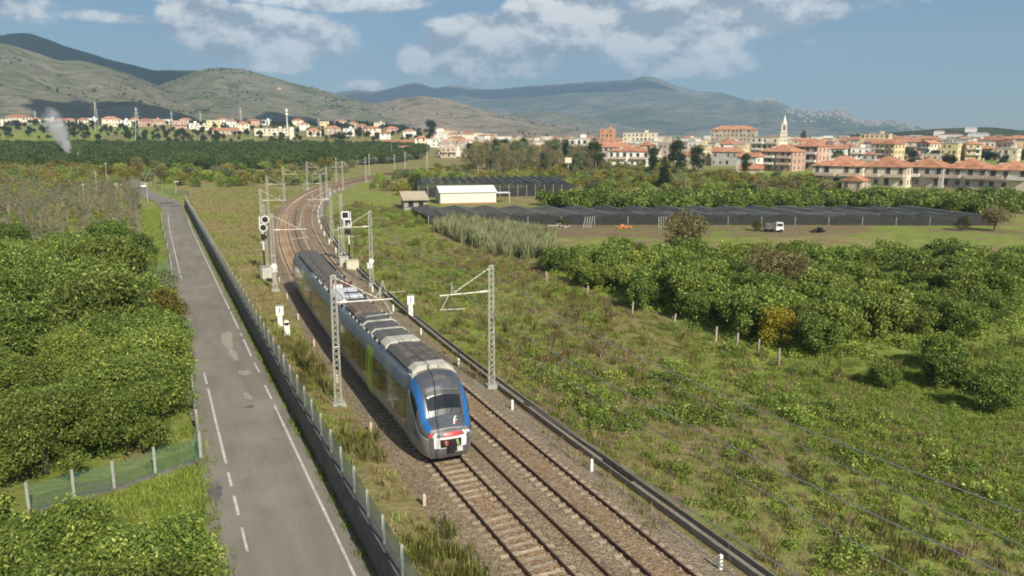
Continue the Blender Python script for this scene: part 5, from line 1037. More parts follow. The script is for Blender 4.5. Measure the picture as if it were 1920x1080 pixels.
TOWN = [
(202.6, 192.4, 15.1, 13, 6.3, -1.06, 0, 0, 3, 1, 'apartment block', 'first apartment block of the near red roofed row, partly behind trees'),
(211.6, 182.8, 14.1, 14, 6.4, -1.1, 0, 0, 3, 1, 'apartment block', 'second apartment block of the near red roofed row with brick balconies'),
(222.2, 176.9, 11.7, 14, 6.3, -1.14, 5, 0, 3, 1, 'apartment block', 'third apartment block of the near red roofed row with a glazed porch'),
(229.3, 168.1, 12.8, 14, 6.0, -1.18, 5, 0, 3, 1, 'apartment block', 'fourth apartment block of the near red roofed row, mostly in shade'),
(233.4, 157.4, 11.4, 13, 6.0, -1.22, 0, 0, 3, 1, 'apartment block', 'last apartment block of the near red roofed row at the right edge'),
(186.1, 171.9, 5.6, 6, 3.1, -1.07, 7, 2, 1, 0, 'outhouse', 'low tan outhouse in front of the near apartment blocks'),
(214.8, 337.7, 19.3, 11, 7.5, -0.67, 1, 0, 3, 1, 'apartment block', 'long white apartment block with red balconies and a terracotta roof'),
(217.9, 362.0, 23.2, 11, 9.2, -0.65, 5, 0, 3, 1, 'apartment block', 'shaded apartment block behind the long white one'),
(196.4, 355.0, 9.6, 10, 13.1, -0.61, 1, 1, 3, 1, 'apartment block', 'white flat roofed block left of the long red roofed one'),
(252.5, 273.9, 14.9, 13, 8.5, -1.18, 2, 0, 3, 1, 'apartment block', 'pink apartment block with terracotta roof left of the taller pink block'),
(272.7, 278.2, 12.1, 12, 10.4, -1.21, 2, 0, 3, 1, 'apartment block', 'taller pink apartment block with brown balconies'),
(236.1, 275.7, 6.9, 9, 6.4, 0.43, 1, 2, 1, 0, 'house', 'bright white gabled house before the cream buildings'),
(219.5, 255.2, 8.1, 8, 2.4, -0.88, 7, 2, 1, 0, 'house', 'small house with an orange roof half hidden by trees'),
(257.7, 338.6, 9.3, 9, 9.5, -0.91, 3, 1, 2, 0, 'house', 'yellow house left of the white gabled one'),
(290.2, 346.3, 6.9, 9, 10.0, -0.96, 3, 1, 2, 0, 'house', 'small yellow top-floor house behind the white gabled one'),
(263.5, 324.8, 12.8, 9, 7.1, -0.94, 5, 2, 2, 0, 'house', 'low grey house between the yellow houses'),
(222.4, 298.6, 7.2, 8, 6.6, -0.9, 7, 2, 1, 0, 'house', 'low tan house with a round gable below the yellow house'),
(318.0, 356.2, 15.6, 14, 13.6, -1.08, 0, 1, 3, 0, 'building', 'large cream building just left of the church tower'),
(325.1, 542.9, 9.9, 12, 18.4, -0.71, 4, 1, 2, 0, 'building', 'square orange block standing above the roofs'),
(359.4, 549.8, 25.6, 12, 15.5, -0.75, 0, 1, 2, 0, 'building', 'long pale building beside the square orange block'),
(427.5, 519.2, 34.1, 14, 18.5, -0.86, 7, 0, 2, 0, 'building', 'long school-like building with a red roof on the town skyline'),
(561.7, 514.8, 27.6, 12, 10.0, -1.09, 0, 0, 2, 0, 'house', 'cream villa with terracotta roof right of the pink blocks'),
(583.9, 504.8, 13.8, 10, 11.4, -1.12, 1, 0, 2, 0, 'house', 'white villa with arched windows in the back row'),
(594.8, 499.9, 12.9, 10, 9.6, -1.13, 4, 0, 2, 0, 'house', 'small orange villa with yellow ground floor in the back row'),
(622.2, 498.7, 20.5, 11, 10.8, -1.16, 0, 0, 2, 0, 'house', 'white and cream villa pair in the back row'),
(648.6, 486.9, 21.5, 11, 10.4, -1.19, 1, 1, 2, 0, 'house', 'white flat roofed house in the back row'),
(617.0, 434.0, 20.5, 12, 10.1, -1.22, 4, 0, 2, 0, 'house', 'orange row house near the right edge'),
(613.9, 413.1, 16.5, 12, 11.5, -1.24, 4, 0, 2, 0, 'house', 'big terracotta roofed house at the right edge'),
(497.4, 443.1, 20.0, 12, 14.8, -1.02, 3, 1, 2, 0, 'building', 'pale yellow block on the skyline right of the church tower'),
(-128.9, 1059.7, 25.2, 14, 6.8, 0.26, 0, 0, 2, 0, 'house', 'cream villa with red roof at the far left under the hill'),
(-33.3, 972.1, 18.3, 12, 7.5, 0.17, 0, 0, 2, 0, 'house', 'cream villa with red roof left of the lattice pylon'),
(-19.7, 965.9, 10.3, 10, 6, 0.16, 1, 1, 1, 0, 'house', 'white annex right of the cream villa'),
(0.2, 979.3, 15.3, 11, 5.5, 0.14, 2, 0, 2, 0, 'house', 'pink villa with red roof right of the lattice pylon'),
(31.8, 920.5, 14.6, 10, 7, 0.11, 2, 1, 2, 0, 'house', 'pink and white house at the foot of the left hill'),
(46.1, 914.0, 10.1, 9, 5, 0.09, 1, 1, 1, 0, 'house', 'small white house right of the pink one'),
(66.0, 927.4, 13.8, 10, 7.5, 0.07, 3, 1, 1, 0, 'house', 'yellow house at the foot of the left hill'),
(90.8, 871.6, 12.0, 10, 7, -0.03, 0, 0, 1, 0, 'house', 'house with an orange roof left of the long cream hall'),
(110.4, 795.7, 34.5, 18, 5.5, -0.14, 0, 1, 1, 0, 'factory', 'long low cream factory hall at the foot of the hills'),
(68.8, 814.4, 23.3, 10, 3.2, -0.08, 7, 2, 1, 0, 'shed', 'long low tan shed before the cream hall'),
(162.3, 543.4, 7.4, 7, 4.2, -0.29, 7, 2, 1, 0, 'hut', 'small stone hut above the far curve of the railway'),
(183.5, 628.9, 23.0, 10, 4.5, -0.28, 7, 2, 1, 0, 'barn', 'long low building with a brown roof left of the lone tall tree'),
(242.6, 602.3, 17.1, 11, 6, -0.38, 2, 2, 1, 0, 'house', 'red roofed farm building at the left end of the town'),
(245.5, 511.6, 6.7, 8, 5, -0.1, 1, 2, 1, 0, 'hut', 'white hut half hidden in the tall thin trees'),
(145.1, 780.2, 13.2, 10, 5, -0.18, 0, 0, 1, 0, 'house', 'cream house with red roof right of the square tower'),
(169.8, 813.7, 16.0, 10, 5.5, -0.21, 7, 0, 1, 0, 'house', 'tan house with red roof in the middle of the low row'),
(179.8, 786.9, 10.4, 9, 6, -0.22, 1, 1, 1, 0, 'house', 'white house at the right of the low row'),
(206.3, 797.3, 16.0, 10, 7, -0.25, 0, 0, 1, 0, 'house', 'two-storey cream house with red roof behind the long brown roofed building'),
(-104.5, 1138.1, 13.1, 9, 5, 0.18, 1, 1, 1, 0, 'house', 'low white house between the far left villa and the smoke'),
(-80.3, 1082.5, 15.0, 9, 4, 0.16, 7, 0, 1, 0, 'house', 'tan roofed cottage behind the smoke'),
(-63.3, 1030.2, 10.8, 9, 5, 0.15, 0, 0, 1, 0, 'house', 'small cream house right of the smoke'),
(14.5, 995.3, 12.0, 9, 4.5, 0.07, 7, 0, 1, 0, 'house', 'tan cottage between the pink villas'),
(24.8, 1057.6, 10.2, 9, 5, 0.06, 1, 1, 1, 0, 'house', 'white cube behind the pink villas'),
(52.9, 888.6, 12.0, 9, 4, 0.03, 0, 1, 1, 0, 'house', 'low cream house beside the yellow one'),
(87.8, 962.3, 10.8, 9, 6, -0.0, 1, 0, 1, 0, 'house', 'white house behind the tan shed'),
(154.9, 887.4, 10.3, 9, 6, -0.09, 1, 0, 1, 0, 'house', 'white house behind the square tower'),
(183.0, 919.5, 9.6, 9, 7, -0.11, 3, 1, 1, 0, 'house', 'yellow house above the low row'),
(211.4, 862.1, 10.3, 9, 6, -0.15, 2, 0, 1, 0, 'house', 'pink house above the low row'),
(206.1, 752.8, 10.1, 9, 5, -0.18, 1, 0, 1, 0, 'house', 'white house left of the brown roofed building'),
(-135.0, 973.1, 13.1, 9, 6, 0.23, 0, 1, 1, 0, 'house', 'cream house cut by the left edge'),
(-155.3, 1183.3, 14.7, 9, 5, 0.22, 1, 0, 1, 0, 'house', 'white house behind the far left villa'),
(-127.3, 1193.0, 17.7, 9, 5, 0.19, 0, 0, 1, 0, 'house', 'cream house right of the far left villa'),
(-82.5, 994.1, 12.6, 9, 5, 0.17, 7, 0, 1, 0, 'house', 'tan house just left of the smoke top'),
(-59.2, 1140.1, 12.0, 9, 6, 0.14, 1, 1, 1, 0, 'house', 'white house high behind the pylon'),
(-11.8, 1118.8, 12.0, 9, 5, 0.1, 0, 0, 1, 0, 'house', 'cream house behind the tallest pylon'),
(13.1, 1152.3, 13.9, 9, 5, 0.08, 2, 1, 1, 0, 'house', 'pink house high behind the tan cottage'),
(45.7, 1070.6, 13.1, 9, 5, 0.04, 0, 0, 1, 0, 'house', 'cream house high behind the small white one'),
(86.2, 1052.4, 11.8, 9, 6, 0.01, 1, 0, 1, 0, 'house', 'white house high behind the yellow one'),
(118.2, 1015.6, 14.1, 9, 5, -0.03, 2, 0, 1, 0, 'house', 'pink house high behind the orange roof'),
(137.8, 1051.5, 12.0, 9, 5, -0.04, 1, 1, 1, 0, 'house', 'white house above the cream hall'),
(169.6, 1014.9, 13.1, 9, 6, -0.08, 0, 0, 1, 0, 'house', 'cream house high above the square tower'),
(221.7, 1013.8, 14.7, 9, 5, -0.13, 1, 0, 1, 0, 'house', 'white house high above the low row'),
(222.1, 946.6, 11.3, 9, 5, -0.14, 7, 0, 1, 0, 'house', 'tan house high above the low row'),
(265.5, 994.1, 13.3, 9, 6, -0.17, 0, 1, 1, 0, 'house', 'cream cube left of the lone tall tree'),
(252.0, 888.5, 13.2, 9, 5, -0.19, 2, 0, 1, 0, 'house', 'pink house left of the lone tall tree'),
(257.4, 841.4, 13.8, 9, 6, -0.21, 1, 0, 1, 0, 'house', 'white house just left of the lone tall tree'),
(208.3, 383.1, 8.8, 8.3, 6.6, -0.41, 2, 1, 2, 0, 'house', 'pink two-storey house, flat roof, in the front rows behind the red-roofed block'),
(243.9, 367.1, 8.3, 10.7, 9.7, -0.77, 3, 0, 2, 0, 'house', 'yellow three-storey house, hipped red roof, in the front rows behind the red-roofed block'),
(265.0, 357.6, 7.7, 9.6, 6.6, -0.79, 3, 1, 2, 0, 'house', 'yellow two-storey house, flat roof, in the front rows left of the church tower'),
(276.0, 352.7, 12.3, 9.0, 6.6, -1.04, 2, 2, 2, 0, 'house', 'pink two-storey house, gabled red roof, in the front rows left of the church tower'),
(220.2, 405.0, 10.7, 10.7, 6.6, -0.43, 1, 1, 2, 0, 'house', 'white two-storey house, flat roof, in the front rows behind the red-roofed block'),
(235.7, 398.0, 11.2, 10.3, 6.6, -0.88, 5, 1, 2, 0, 'house', 'grey two-storey house, flat roof, in the front rows behind the red-roofed block'),
(250.4, 391.4, 8.7, 8.5, 9.7, -1.0, 1, 1, 2, 0, 'house', 'white three-storey house, flat roof, in the front rows behind the red-roofed block'),
(260.8, 386.7, 9.4, 9.7, 6.6, -0.78, 0, 1, 2, 0, 'house', 'cream two-storey house, flat roof, in the front rows behind the red-roofed block'),
(271.8, 381.8, 8.2, 9.3, 3.5, -0.5, 3, 1, 2, 0, 'house', 'yellow one-storey house, flat roof, in the front rows left of the church tower'),
(294.6, 371.6, 10.8, 10.4, 6.6, -1.18, 3, 1, 2, 0, 'house', 'yellow two-storey house, flat roof, in the front rows left of the church tower'),
(305.8, 366.5, 7.7, 11.6, 6.6, -1.03, 7, 2, 2, 0, 'house', 'tan two-storey house, gabled red roof, in the front rows left of the church tower'),
(342.1, 350.2, 9.9, 11.9, 6.6, -0.86, 1, 1, 2, 0, 'house', 'white two-storey house, flat roof, in the front rows right of the church tower'),
(230.7, 424.4, 11.7, 10.0, 9.7, -0.78, 1, 1, 2, 0, 'house', 'white three-storey house, flat roof, in the front rows behind the red-roofed block'),
(243.9, 418.5, 11.2, 9.3, 3.5, -0.84, 0, 1, 2, 0, 'house', 'cream one-storey house, flat roof, in the front rows behind the red-roofed block'),
(256.6, 412.8, 12.1, 11.0, 6.6, -0.72, 0, 1, 2, 0, 'house', 'cream two-storey house, flat roof, in the front rows behind the red-roofed block'),
(269.8, 406.9, 11.8, 8.7, 6.6, -0.6, 7, 1, 2, 0, 'house', 'tan two-storey house, flat roof, in the front rows behind the red-roofed block'),
(282.8, 401.0, 11.9, 8.5, 9.7, -0.9, 7, 1, 2, 0, 'house', 'tan three-storey house, flat roof, in the front rows behind the red-roofed block'),
(295.8, 395.2, 9.4, 11.7, 6.6, -0.58, 3, 0, 2, 0, 'house', 'yellow two-storey house, hipped red roof, in the front rows left of the church tower'),
(316.1, 386.0, 12.9, 11.0, 9.7, -0.78, 1, 0, 2, 0, 'house', 'white three-storey house, hipped red roof, in the front rows left of the church tower'),
(331.8, 379.0, 9.1, 11.9, 6.6, -1.13, 0, 1, 2, 0, 'house', 'cream two-storey house, flat roof, in the front rows left of the church tower'),
(341.1, 374.8, 8.8, 11.6, 9.7, -0.78, 5, 2, 2, 0, 'house', 'grey three-storey house, gabled red roof, in the front rows left of the church tower'),
(362.5, 365.2, 11.1, 8.5, 6.6, -1.11, 0, 1, 2, 0, 'house', 'cream two-storey house, flat roof, in the front rows right of the church tower'),
(391.4, 352.2, 7.8, 8.7, 3.5, -0.96, 5, 0, 2, 0, 'house', 'grey one-storey house, hipped red roof, in the front rows right of the church tower'),
(402.1, 347.4, 12.0, 11.0, 9.7, -1.41, 3, 0, 2, 0, 'house', 'yellow three-storey house, hipped red roof, in the front rows at the right'),
(415.1, 341.6, 10.9, 11.1, 3.5, -1.04, 2, 1, 2, 0, 'house', 'pink one-storey house, flat roof, in the front rows at the right'),
(426.2, 336.5, 8.2, 10.0, 3.5, -1.11, 0, 1, 2, 0, 'house', 'cream one-storey house, flat roof, in the front rows at the right'),
(435.3, 332.4, 9.2, 9.2, 9.7, -1.17, 3, 1, 2, 0, 'house', 'yellow three-storey house, flat roof, in the front rows at the right'),
(446.2, 327.6, 8.2, 10.3, 9.7, -0.68, 3, 0, 2, 0, 'house', 'yellow three-storey house, hipped red roof, in the front rows at the right'),
(466.5, 318.4, 11.0, 10.5, 6.6, -1.17, 0, 1, 2, 0, 'house', 'cream two-storey house, flat roof, in the front rows at the right'),
(242.0, 445.1, 7.6, 8.9, 6.6, -0.84, 0, 1, 2, 0, 'house', 'cream two-storey house, flat roof, in the front rows behind the red-roofed block'),
(249.7, 441.6, 7.7, 9.9, 9.7, -0.52, 1, 0, 2, 0, 'house', 'white three-storey house, hipped red roof, in the front rows behind the red-roofed block'),
(275.6, 429.9, 11.5, 8.6, 3.5, -0.58, 0, 1, 2, 0, 'house', 'cream one-storey house, flat roof, in the front rows behind the red-roofed block'),
(291.1, 423.0, 7.7, 11.3, 3.5, -0.98, 3, 2, 2, 0, 'house', 'yellow one-storey house, gabled red roof, in the front rows behind the red-roofed block'),
(309.3, 414.8, 9.1, 10.0, 3.5, -0.59, 0, 1, 2, 0, 'house', 'cream one-storey house, flat roof, in the front rows left of the church tower'),
(321.2, 409.4, 8.1, 9.3, 9.7, -1.15, 0, 1, 2, 0, 'house', 'cream three-storey house, flat roof, in the front rows left of the church tower'),
(329.9, 405.5, 8.5, 9.5, 9.7, -1.01, 3, 1, 2, 0, 'house', 'yellow three-storey house, flat roof, in the front rows left of the church tower'),
(339.8, 401.1, 9.4, 8.9, 3.5, -0.64, 3, 1, 2, 0, 'house', 'yellow one-storey house, flat roof, in the front rows left of the church tower'),
(353.4, 395.0, 9.8, 8.6, 9.7, -1.07, 5, 1, 2, 0, 'house', 'grey three-storey house, flat roof, in the front rows left of the church tower'),
(364.7, 389.9, 12.4, 11.8, 6.6, -1.23, 2, 1, 2, 0, 'house', 'pink two-storey house, flat roof, in the front rows right of the church tower'),
(377.4, 384.2, 11.6, 11.4, 9.7, -1.15, 7, 2, 2, 0, 'house', 'tan three-storey house, gabled red roof, in the front rows right of the church tower'),
(391.7, 377.8, 11.8, 9.2, 6.6, -1.05, 1, 2, 2, 0, 'house', 'white two-storey house, gabled red roof, in the front rows right of the church tower'),
(404.2, 372.2, 10.6, 12.0, 6.6, -0.75, 1, 1, 2, 0, 'house', 'white two-storey house, flat roof, in the front rows right of the church tower'),
(416.9, 366.4, 10.8, 9.9, 9.7, -1.12, 5, 0, 2, 0, 'house', 'grey three-storey house, hipped red roof, in the front rows at the right'),
(443.2, 354.6, 8.8, 11.4, 9.7, -1.41, 0, 2, 2, 0, 'house', 'cream three-storey house, gabled red roof, in the front rows at the right'),
(452.6, 350.4, 8.5, 8.7, 6.6, -1.03, 0, 1, 2, 0, 'house', 'cream two-storey house, flat roof, in the front rows at the right'),
(474.2, 340.7, 12.5, 8.1, 6.6, -1.13, 7, 0, 2, 0, 'house', 'tan two-storey house, hipped red roof, in the front rows at the right'),
(488.2, 334.4, 9.6, 8.5, 9.7, -1.32, 2, 1, 2, 0, 'house', 'pink three-storey house, flat roof, in the front rows at the right'),
(178.4, 498.7, 10.4, 9.2, 6.6, -0.26, 7, 1, 2, 0, 'house', 'tan two-storey house, flat roof, in the middle rows left of the wood'),
(191.9, 492.7, 11.1, 10.7, 6.6, -0.66, 0, 1, 2, 0, 'house', 'cream two-storey house, flat roof, in the middle rows behind the tall thin trees'),
(205.3, 486.7, 9.4, 8.7, 6.6, -0.63, 1, 2, 2, 0, 'house', 'white two-storey house, gabled red roof, in the middle rows behind the tall thin trees'),
(218.5, 480.7, 11.1, 10.6, 6.6, -0.73, 1, 1, 2, 0, 'house', 'white two-storey house, flat roof, in the middle rows behind the tall thin trees'),
(230.8, 475.2, 8.5, 10.9, 6.6, -0.79, 0, 0, 2, 0, 'house', 'cream two-storey house, hipped red roof, in the middle rows behind the tall thin trees'),
(242.2, 470.0, 10.5, 9.1, 6.6, -0.6, 0, 1, 2, 0, 'house', 'cream two-storey house, flat roof, in the middle rows behind the tall thin trees'),
(254.8, 464.4, 9.0, 11.8, 9.7, -0.68, 7, 1, 2, 0, 'house', 'tan three-storey house, flat roof, in the middle rows behind the red-roofed block'),
(265.4, 459.6, 12.0, 9.1, 6.6, -0.67, 0, 2, 2, 0, 'house', 'cream two-storey house, gabled red roof, in the middle rows behind the red-roofed block'),
(281.5, 452.4, 11.5, 11.3, 6.6, -0.72, 3, 1, 2, 0, 'house', 'yellow two-storey house, flat roof, in the middle rows behind the red-roofed block'),
(296.9, 445.5, 10.8, 10.1, 6.6, -0.89, 1, 1, 2, 0, 'house', 'white two-storey house, flat roof, in the middle rows behind the red-roofed block'),
(308.5, 440.2, 11.8, 9.3, 6.6, -0.86, 3, 1, 2, 0, 'house', 'yellow two-storey house, flat roof, in the middle rows behind the red-roofed block'),
(325.2, 432.8, 9.2, 8.1, 9.7, -0.77, 1, 1, 2, 0, 'house', 'white three-storey house, flat roof, in the middle rows left of the church tower'),
(346.7, 423.1, 10.9, 11.3, 9.7, -0.69, 1, 0, 2, 0, 'house', 'white three-storey house, hipped red roof, in the middle rows left of the church tower'),
(362.2, 416.1, 12.7, 9.9, 6.6, -0.62, 1, 2, 2, 0, 'house', 'white two-storey house, gabled red roof, in the middle rows left of the church tower'),
(374.6, 410.6, 10.9, 11.7, 6.6, -0.76, 5, 0, 2, 0, 'house', 'grey two-storey house, hipped red roof, in the middle rows left of the church tower'),
(386.8, 405.1, 12.3, 11.1, 6.6, -0.91, 0, 1, 2, 0, 'house', 'cream two-storey house, flat roof, in the middle rows right of the church tower'),
(404.7, 397.0, 13.0, 10.8, 3.5, -0.99, 1, 1, 2, 0, 'house', 'white one-storey house, flat roof, in the middle rows right of the church tower'),
(418.5, 390.8, 9.2, 10.8, 6.6, -1.17, 0, 2, 2, 0, 'house', 'cream two-storey house, gabled red roof, in the middle rows right of the church tower'),
(442.4, 380.1, 7.6, 8.7, 9.7, -0.96, 3, 1, 2, 0, 'house', 'yellow three-storey house, flat roof, in the middle rows at the right'),
(453.1, 375.3, 11.5, 9.4, 6.6, -1.43, 2, 1, 2, 0, 'house', 'pink two-storey house, flat roof, in the middle rows at the right'),
(468.7, 368.3, 8.9, 8.6, 6.6, -0.87, 5, 2, 2, 0, 'house', 'grey two-storey house, gabled red roof, in the middle rows at the right'),
(491.0, 358.2, 8.3, 8.2, 6.6, -0.98, 2, 2, 2, 0, 'house', 'pink two-storey house, gabled red roof, in the middle rows at the right'),
(513.8, 348.0, 9.7, 9.6, 6.6, -1.16, 1, 0, 2, 0, 'house', 'white two-storey house, hipped red roof, in the middle rows at the right'),
(197.0, 517.5, 11.9, 9.0, 6.6, -0.6, 1, 1, 2, 0, 'house', 'white two-storey house, flat roof, in the middle rows left of the wood'),
(212.2, 510.7, 9.4, 10.4, 6.6, -0.32, 3, 0, 2, 0, 'house', 'yellow two-storey house, hipped red roof, in the middle rows behind the tall thin trees'),
(221.2, 506.7, 7.7, 9.9, 6.6, -0.55, 5, 0, 2, 0, 'house', 'grey two-storey house, hipped red roof, in the middle rows behind the tall thin trees'),
(243.9, 496.5, 10.1, 9.2, 9.7, -0.49, 0, 1, 2, 0, 'house', 'cream three-storey house, flat roof, in the middle rows behind the tall thin trees'),
(256.7, 490.7, 12.7, 8.5, 6.6, -0.8, 1, 1, 2, 0, 'house', 'white two-storey house, flat roof, in the middle rows behind the tall thin trees'),
(273.2, 483.3, 12.6, 9.4, 9.7, -0.63, 3, 1, 2, 0, 'house', 'yellow three-storey house, flat roof, in the middle rows behind the red-roofed block'),
(286.4, 477.4, 11.9, 9.1, 6.6, -0.63, 2, 1, 2, 0, 'house', 'pink two-storey house, flat roof, in the middle rows behind the red-roofed block'),
(301.4, 470.6, 11.4, 8.7, 6.6, -0.56, 0, 2, 2, 0, 'house', 'cream two-storey house, gabled red roof, in the middle rows behind the red-roofed block'),
(316.7, 463.8, 12.0, 8.9, 9.7, -0.68, 0, 1, 2, 0, 'house', 'cream three-storey house, flat roof, in the middle rows behind the red-roofed block'),
(333.5, 456.2, 12.3, 8.0, 9.7, -1.03, 7, 1, 2, 0, 'house', 'tan three-storey house, flat roof, in the middle rows left of the church tower'),
(359.8, 444.4, 9.2, 10.8, 9.7, -0.53, 1, 2, 2, 0, 'house', 'white three-storey house, gabled red roof, in the middle rows left of the church tower'),
(383.5, 433.7, 8.6, 11.1, 9.7, -0.98, 3, 1, 2, 0, 'house', 'yellow three-storey house, flat roof, in the middle rows left of the church tower'),
(394.4, 428.8, 11.8, 10.5, 6.6, -0.68, 2, 2, 2, 0, 'house', 'pink two-storey house, gabled red roof, in the middle rows left of the church tower'),
(409.3, 422.1, 12.2, 9.9, 6.6, -0.91, 0, 0, 2, 0, 'house', 'cream two-storey house, hipped red roof, in the middle rows right of the church tower'),
(422.4, 416.2, 12.1, 9.6, 9.7, -1.15, 2, 1, 2, 0, 'house', 'pink three-storey house, flat roof, in the middle rows right of the church tower'),
(435.7, 410.3, 12.7, 10.2, 6.6, -1.26, 1, 0, 2, 0, 'house', 'white two-storey house, hipped red roof, in the middle rows right of the church tower'),
(450.8, 403.5, 11.5, 11.0, 6.6, -0.84, 1, 1, 2, 0, 'house', 'white two-storey house, flat roof, in the middle rows right of the church tower'),
(464.0, 397.6, 11.8, 9.4, 9.7, -1.18, 1, 2, 2, 0, 'house', 'white three-storey house, gabled red roof, in the middle rows at the right'),
(481.2, 389.8, 9.3, 9.3, 3.5, -1.1, 1, 2, 2, 0, 'house', 'white one-storey house, gabled red roof, in the middle rows at the right'),
(505.8, 378.8, 11.4, 11.8, 6.6, -1.24, 1, 1, 2, 0, 'house', 'white two-storey house, flat roof, in the middle rows at the right'),
(519.5, 372.6, 11.8, 11.8, 9.7, -0.83, 0, 1, 2, 0, 'house', 'cream three-storey house, flat roof, in the middle rows at the right'),
(530.9, 367.5, 8.3, 8.8, 3.5, -1.14, 2, 0, 2, 0, 'house', 'pink one-storey house, hipped red roof, in the middle rows at the right'),
(195.1, 545.2, 11.8, 9.8, 6.6, -0.5, 1, 1, 2, 0, 'house', 'white two-storey house, flat roof, in the middle rows left of the wood'),
(211.2, 538.0, 9.1, 9.7, 6.6, -0.41, 7, 2, 2, 0, 'house', 'tan two-storey house, gabled red roof, in the middle rows behind the tall thin trees'),
(234.9, 527.3, 12.8, 11.5, 3.5, -0.58, 2, 1, 2, 0, 'house', 'pink one-storey house, flat roof, in the middle rows behind the tall thin trees'),
(260.9, 515.6, 10.4, 8.8, 6.6, -0.8, 0, 0, 2, 0, 'house', 'cream two-storey house, hipped red roof, in the middle rows behind the tall thin trees'),
(288.5, 503.2, 12.9, 9.1, 6.6, -0.48, 1, 0, 2, 0, 'house', 'white two-storey house, hipped red roof, in the middle rows behind the red-roofed block'),
(304.8, 495.9, 12.0, 9.7, 6.6, -0.93, 1, 1, 2, 0, 'house', 'white two-storey house, flat roof, in the middle rows behind the red-roofed block'),
(317.8, 490.1, 7.7, 9.0, 9.7, -0.61, 1, 1, 2, 0, 'house', 'white three-storey house, flat roof, in the middle rows behind the red-roofed block'),
(328.3, 485.3, 10.3, 8.1, 9.7, -0.6, 1, 1, 2, 0, 'house', 'white three-storey house, flat roof, in the middle rows behind the red-roofed block'),
(352.3, 474.6, 10.0, 9.5, 9.7, -0.94, 5, 1, 2, 0, 'house', 'grey three-storey house, flat roof, in the middle rows left of the church tower'),
(362.2, 470.1, 8.3, 9.8, 3.5, -0.96, 3, 1, 2, 0, 'house', 'yellow one-storey house, flat roof, in the middle rows left of the church tower'),
(371.3, 466.0, 8.9, 9.3, 9.7, -1.04, 1, 1, 2, 0, 'house', 'white three-storey house, flat roof, in the middle rows left of the church tower'),
(398.9, 453.6, 7.7, 8.5, 9.7, -0.95, 0, 1, 2, 0, 'house', 'cream three-storey house, flat roof, in the middle rows left of the church tower'),
(409.3, 448.9, 11.6, 8.1, 6.6, -1.21, 0, 1, 2, 0, 'house', 'cream two-storey house, flat roof, in the middle rows left of the church tower'),
(425.2, 441.8, 10.0, 11.8, 6.6, -0.95, 1, 1, 2, 0, 'house', 'white two-storey house, flat roof, in the middle rows right of the church tower'),
(436.8, 436.6, 7.8, 10.4, 3.5, -1.03, 7, 1, 2, 0, 'house', 'tan one-storey house, flat roof, in the middle rows right of the church tower'),
(445.8, 432.5, 9.8, 10.9, 6.6, -1.02, 1, 2, 2, 0, 'house', 'white two-storey house, gabled red roof, in the middle rows right of the church tower'),
(458.6, 426.8, 8.1, 11.9, 3.5, -1.09, 0, 1, 2, 0, 'house', 'cream one-storey house, flat roof, in the middle rows right of the church tower'),
(470.4, 421.5, 10.0, 8.9, 9.7, -1.21, 0, 2, 2, 0, 'house', 'cream three-storey house, gabled red roof, in the middle rows right of the church tower'),
(493.5, 411.1, 13.0, 9.6, 9.7, -0.99, 0, 2, 2, 0, 'house', 'cream three-storey house, gabled red roof, in the middle rows at the right'),
(508.0, 404.6, 11.1, 11.8, 6.6, -0.91, 0, 1, 2, 0, 'house', 'cream two-storey house, flat roof, in the middle rows at the right'),
(521.5, 398.5, 9.6, 9.1, 6.6, -1.07, 1, 0, 2, 0, 'house', 'white two-storey house, hipped red roof, in the middle rows at the right'),
(553.2, 384.2, 12.9, 8.4, 6.6, -1.11, 5, 1, 2, 0, 'house', 'grey two-storey house, flat roof, in the middle rows at the right'),
(204.8, 572.3, 11.6, 10.2, 6.6, -0.58, 3, 1, 2, 0, 'house', 'yellow two-storey house, flat roof, in the middle rows left of the wood'),
(218.5, 566.1, 9.6, 11.9, 6.6, -0.49, 1, 1, 2, 0, 'house', 'white two-storey house, flat roof, in the middle rows left of the wood'),
(231.7, 560.2, 8.4, 10.4, 6.6, -0.4, 1, 0, 2, 0, 'house', 'white two-storey house, hipped red roof, in the middle rows behind the tall thin trees'),
(251.4, 551.3, 9.7, 8.4, 6.6, -0.56, 5, 1, 2, 0, 'house', 'grey two-storey house, flat roof, in the middle rows behind the tall thin trees'),
(263.4, 546.0, 9.9, 9.8, 9.7, -0.86, 1, 1, 2, 0, 'house', 'white three-storey house, flat roof, in the middle rows behind the tall thin trees'),
(275.8, 540.4, 11.4, 9.1, 9.7, -0.77, 7, 1, 2, 0, 'house', 'tan three-storey house, flat roof, in the middle rows behind the tall thin trees'),
(292.3, 533.0, 9.0, 10.9, 9.7, -0.71, 1, 1, 2, 0, 'house', 'white three-storey house, flat roof, in the middle rows behind the red-roofed block'),
(302.1, 528.6, 8.2, 9.8, 6.6, -0.56, 5, 1, 2, 0, 'house', 'grey two-storey house, flat roof, in the middle rows behind the red-roofed block'),
(312.5, 523.9, 7.9, 8.9, 9.7, -0.83, 1, 0, 2, 0, 'house', 'white three-storey house, hipped red roof, in the middle rows behind the red-roofed block'),
(332.8, 514.8, 8.1, 8.0, 6.6, -0.71, 5, 1, 2, 0, 'house', 'grey two-storey house, flat roof, in the middle rows behind the red-roofed block'),
(342.1, 510.6, 9.5, 10.0, 9.7, -0.8, 0, 1, 2, 0, 'house', 'cream three-storey house, flat roof, in the middle rows behind the red-roofed block'),
(351.6, 506.4, 7.5, 9.1, 6.6, -0.82, 7, 1, 2, 0, 'house', 'tan two-storey house, flat roof, in the middle rows behind the red-roofed block'),
(371.7, 497.3, 11.6, 10.7, 6.6, -0.62, 2, 1, 2, 0, 'house', 'pink two-storey house, flat roof, in the middle rows left of the church tower'),
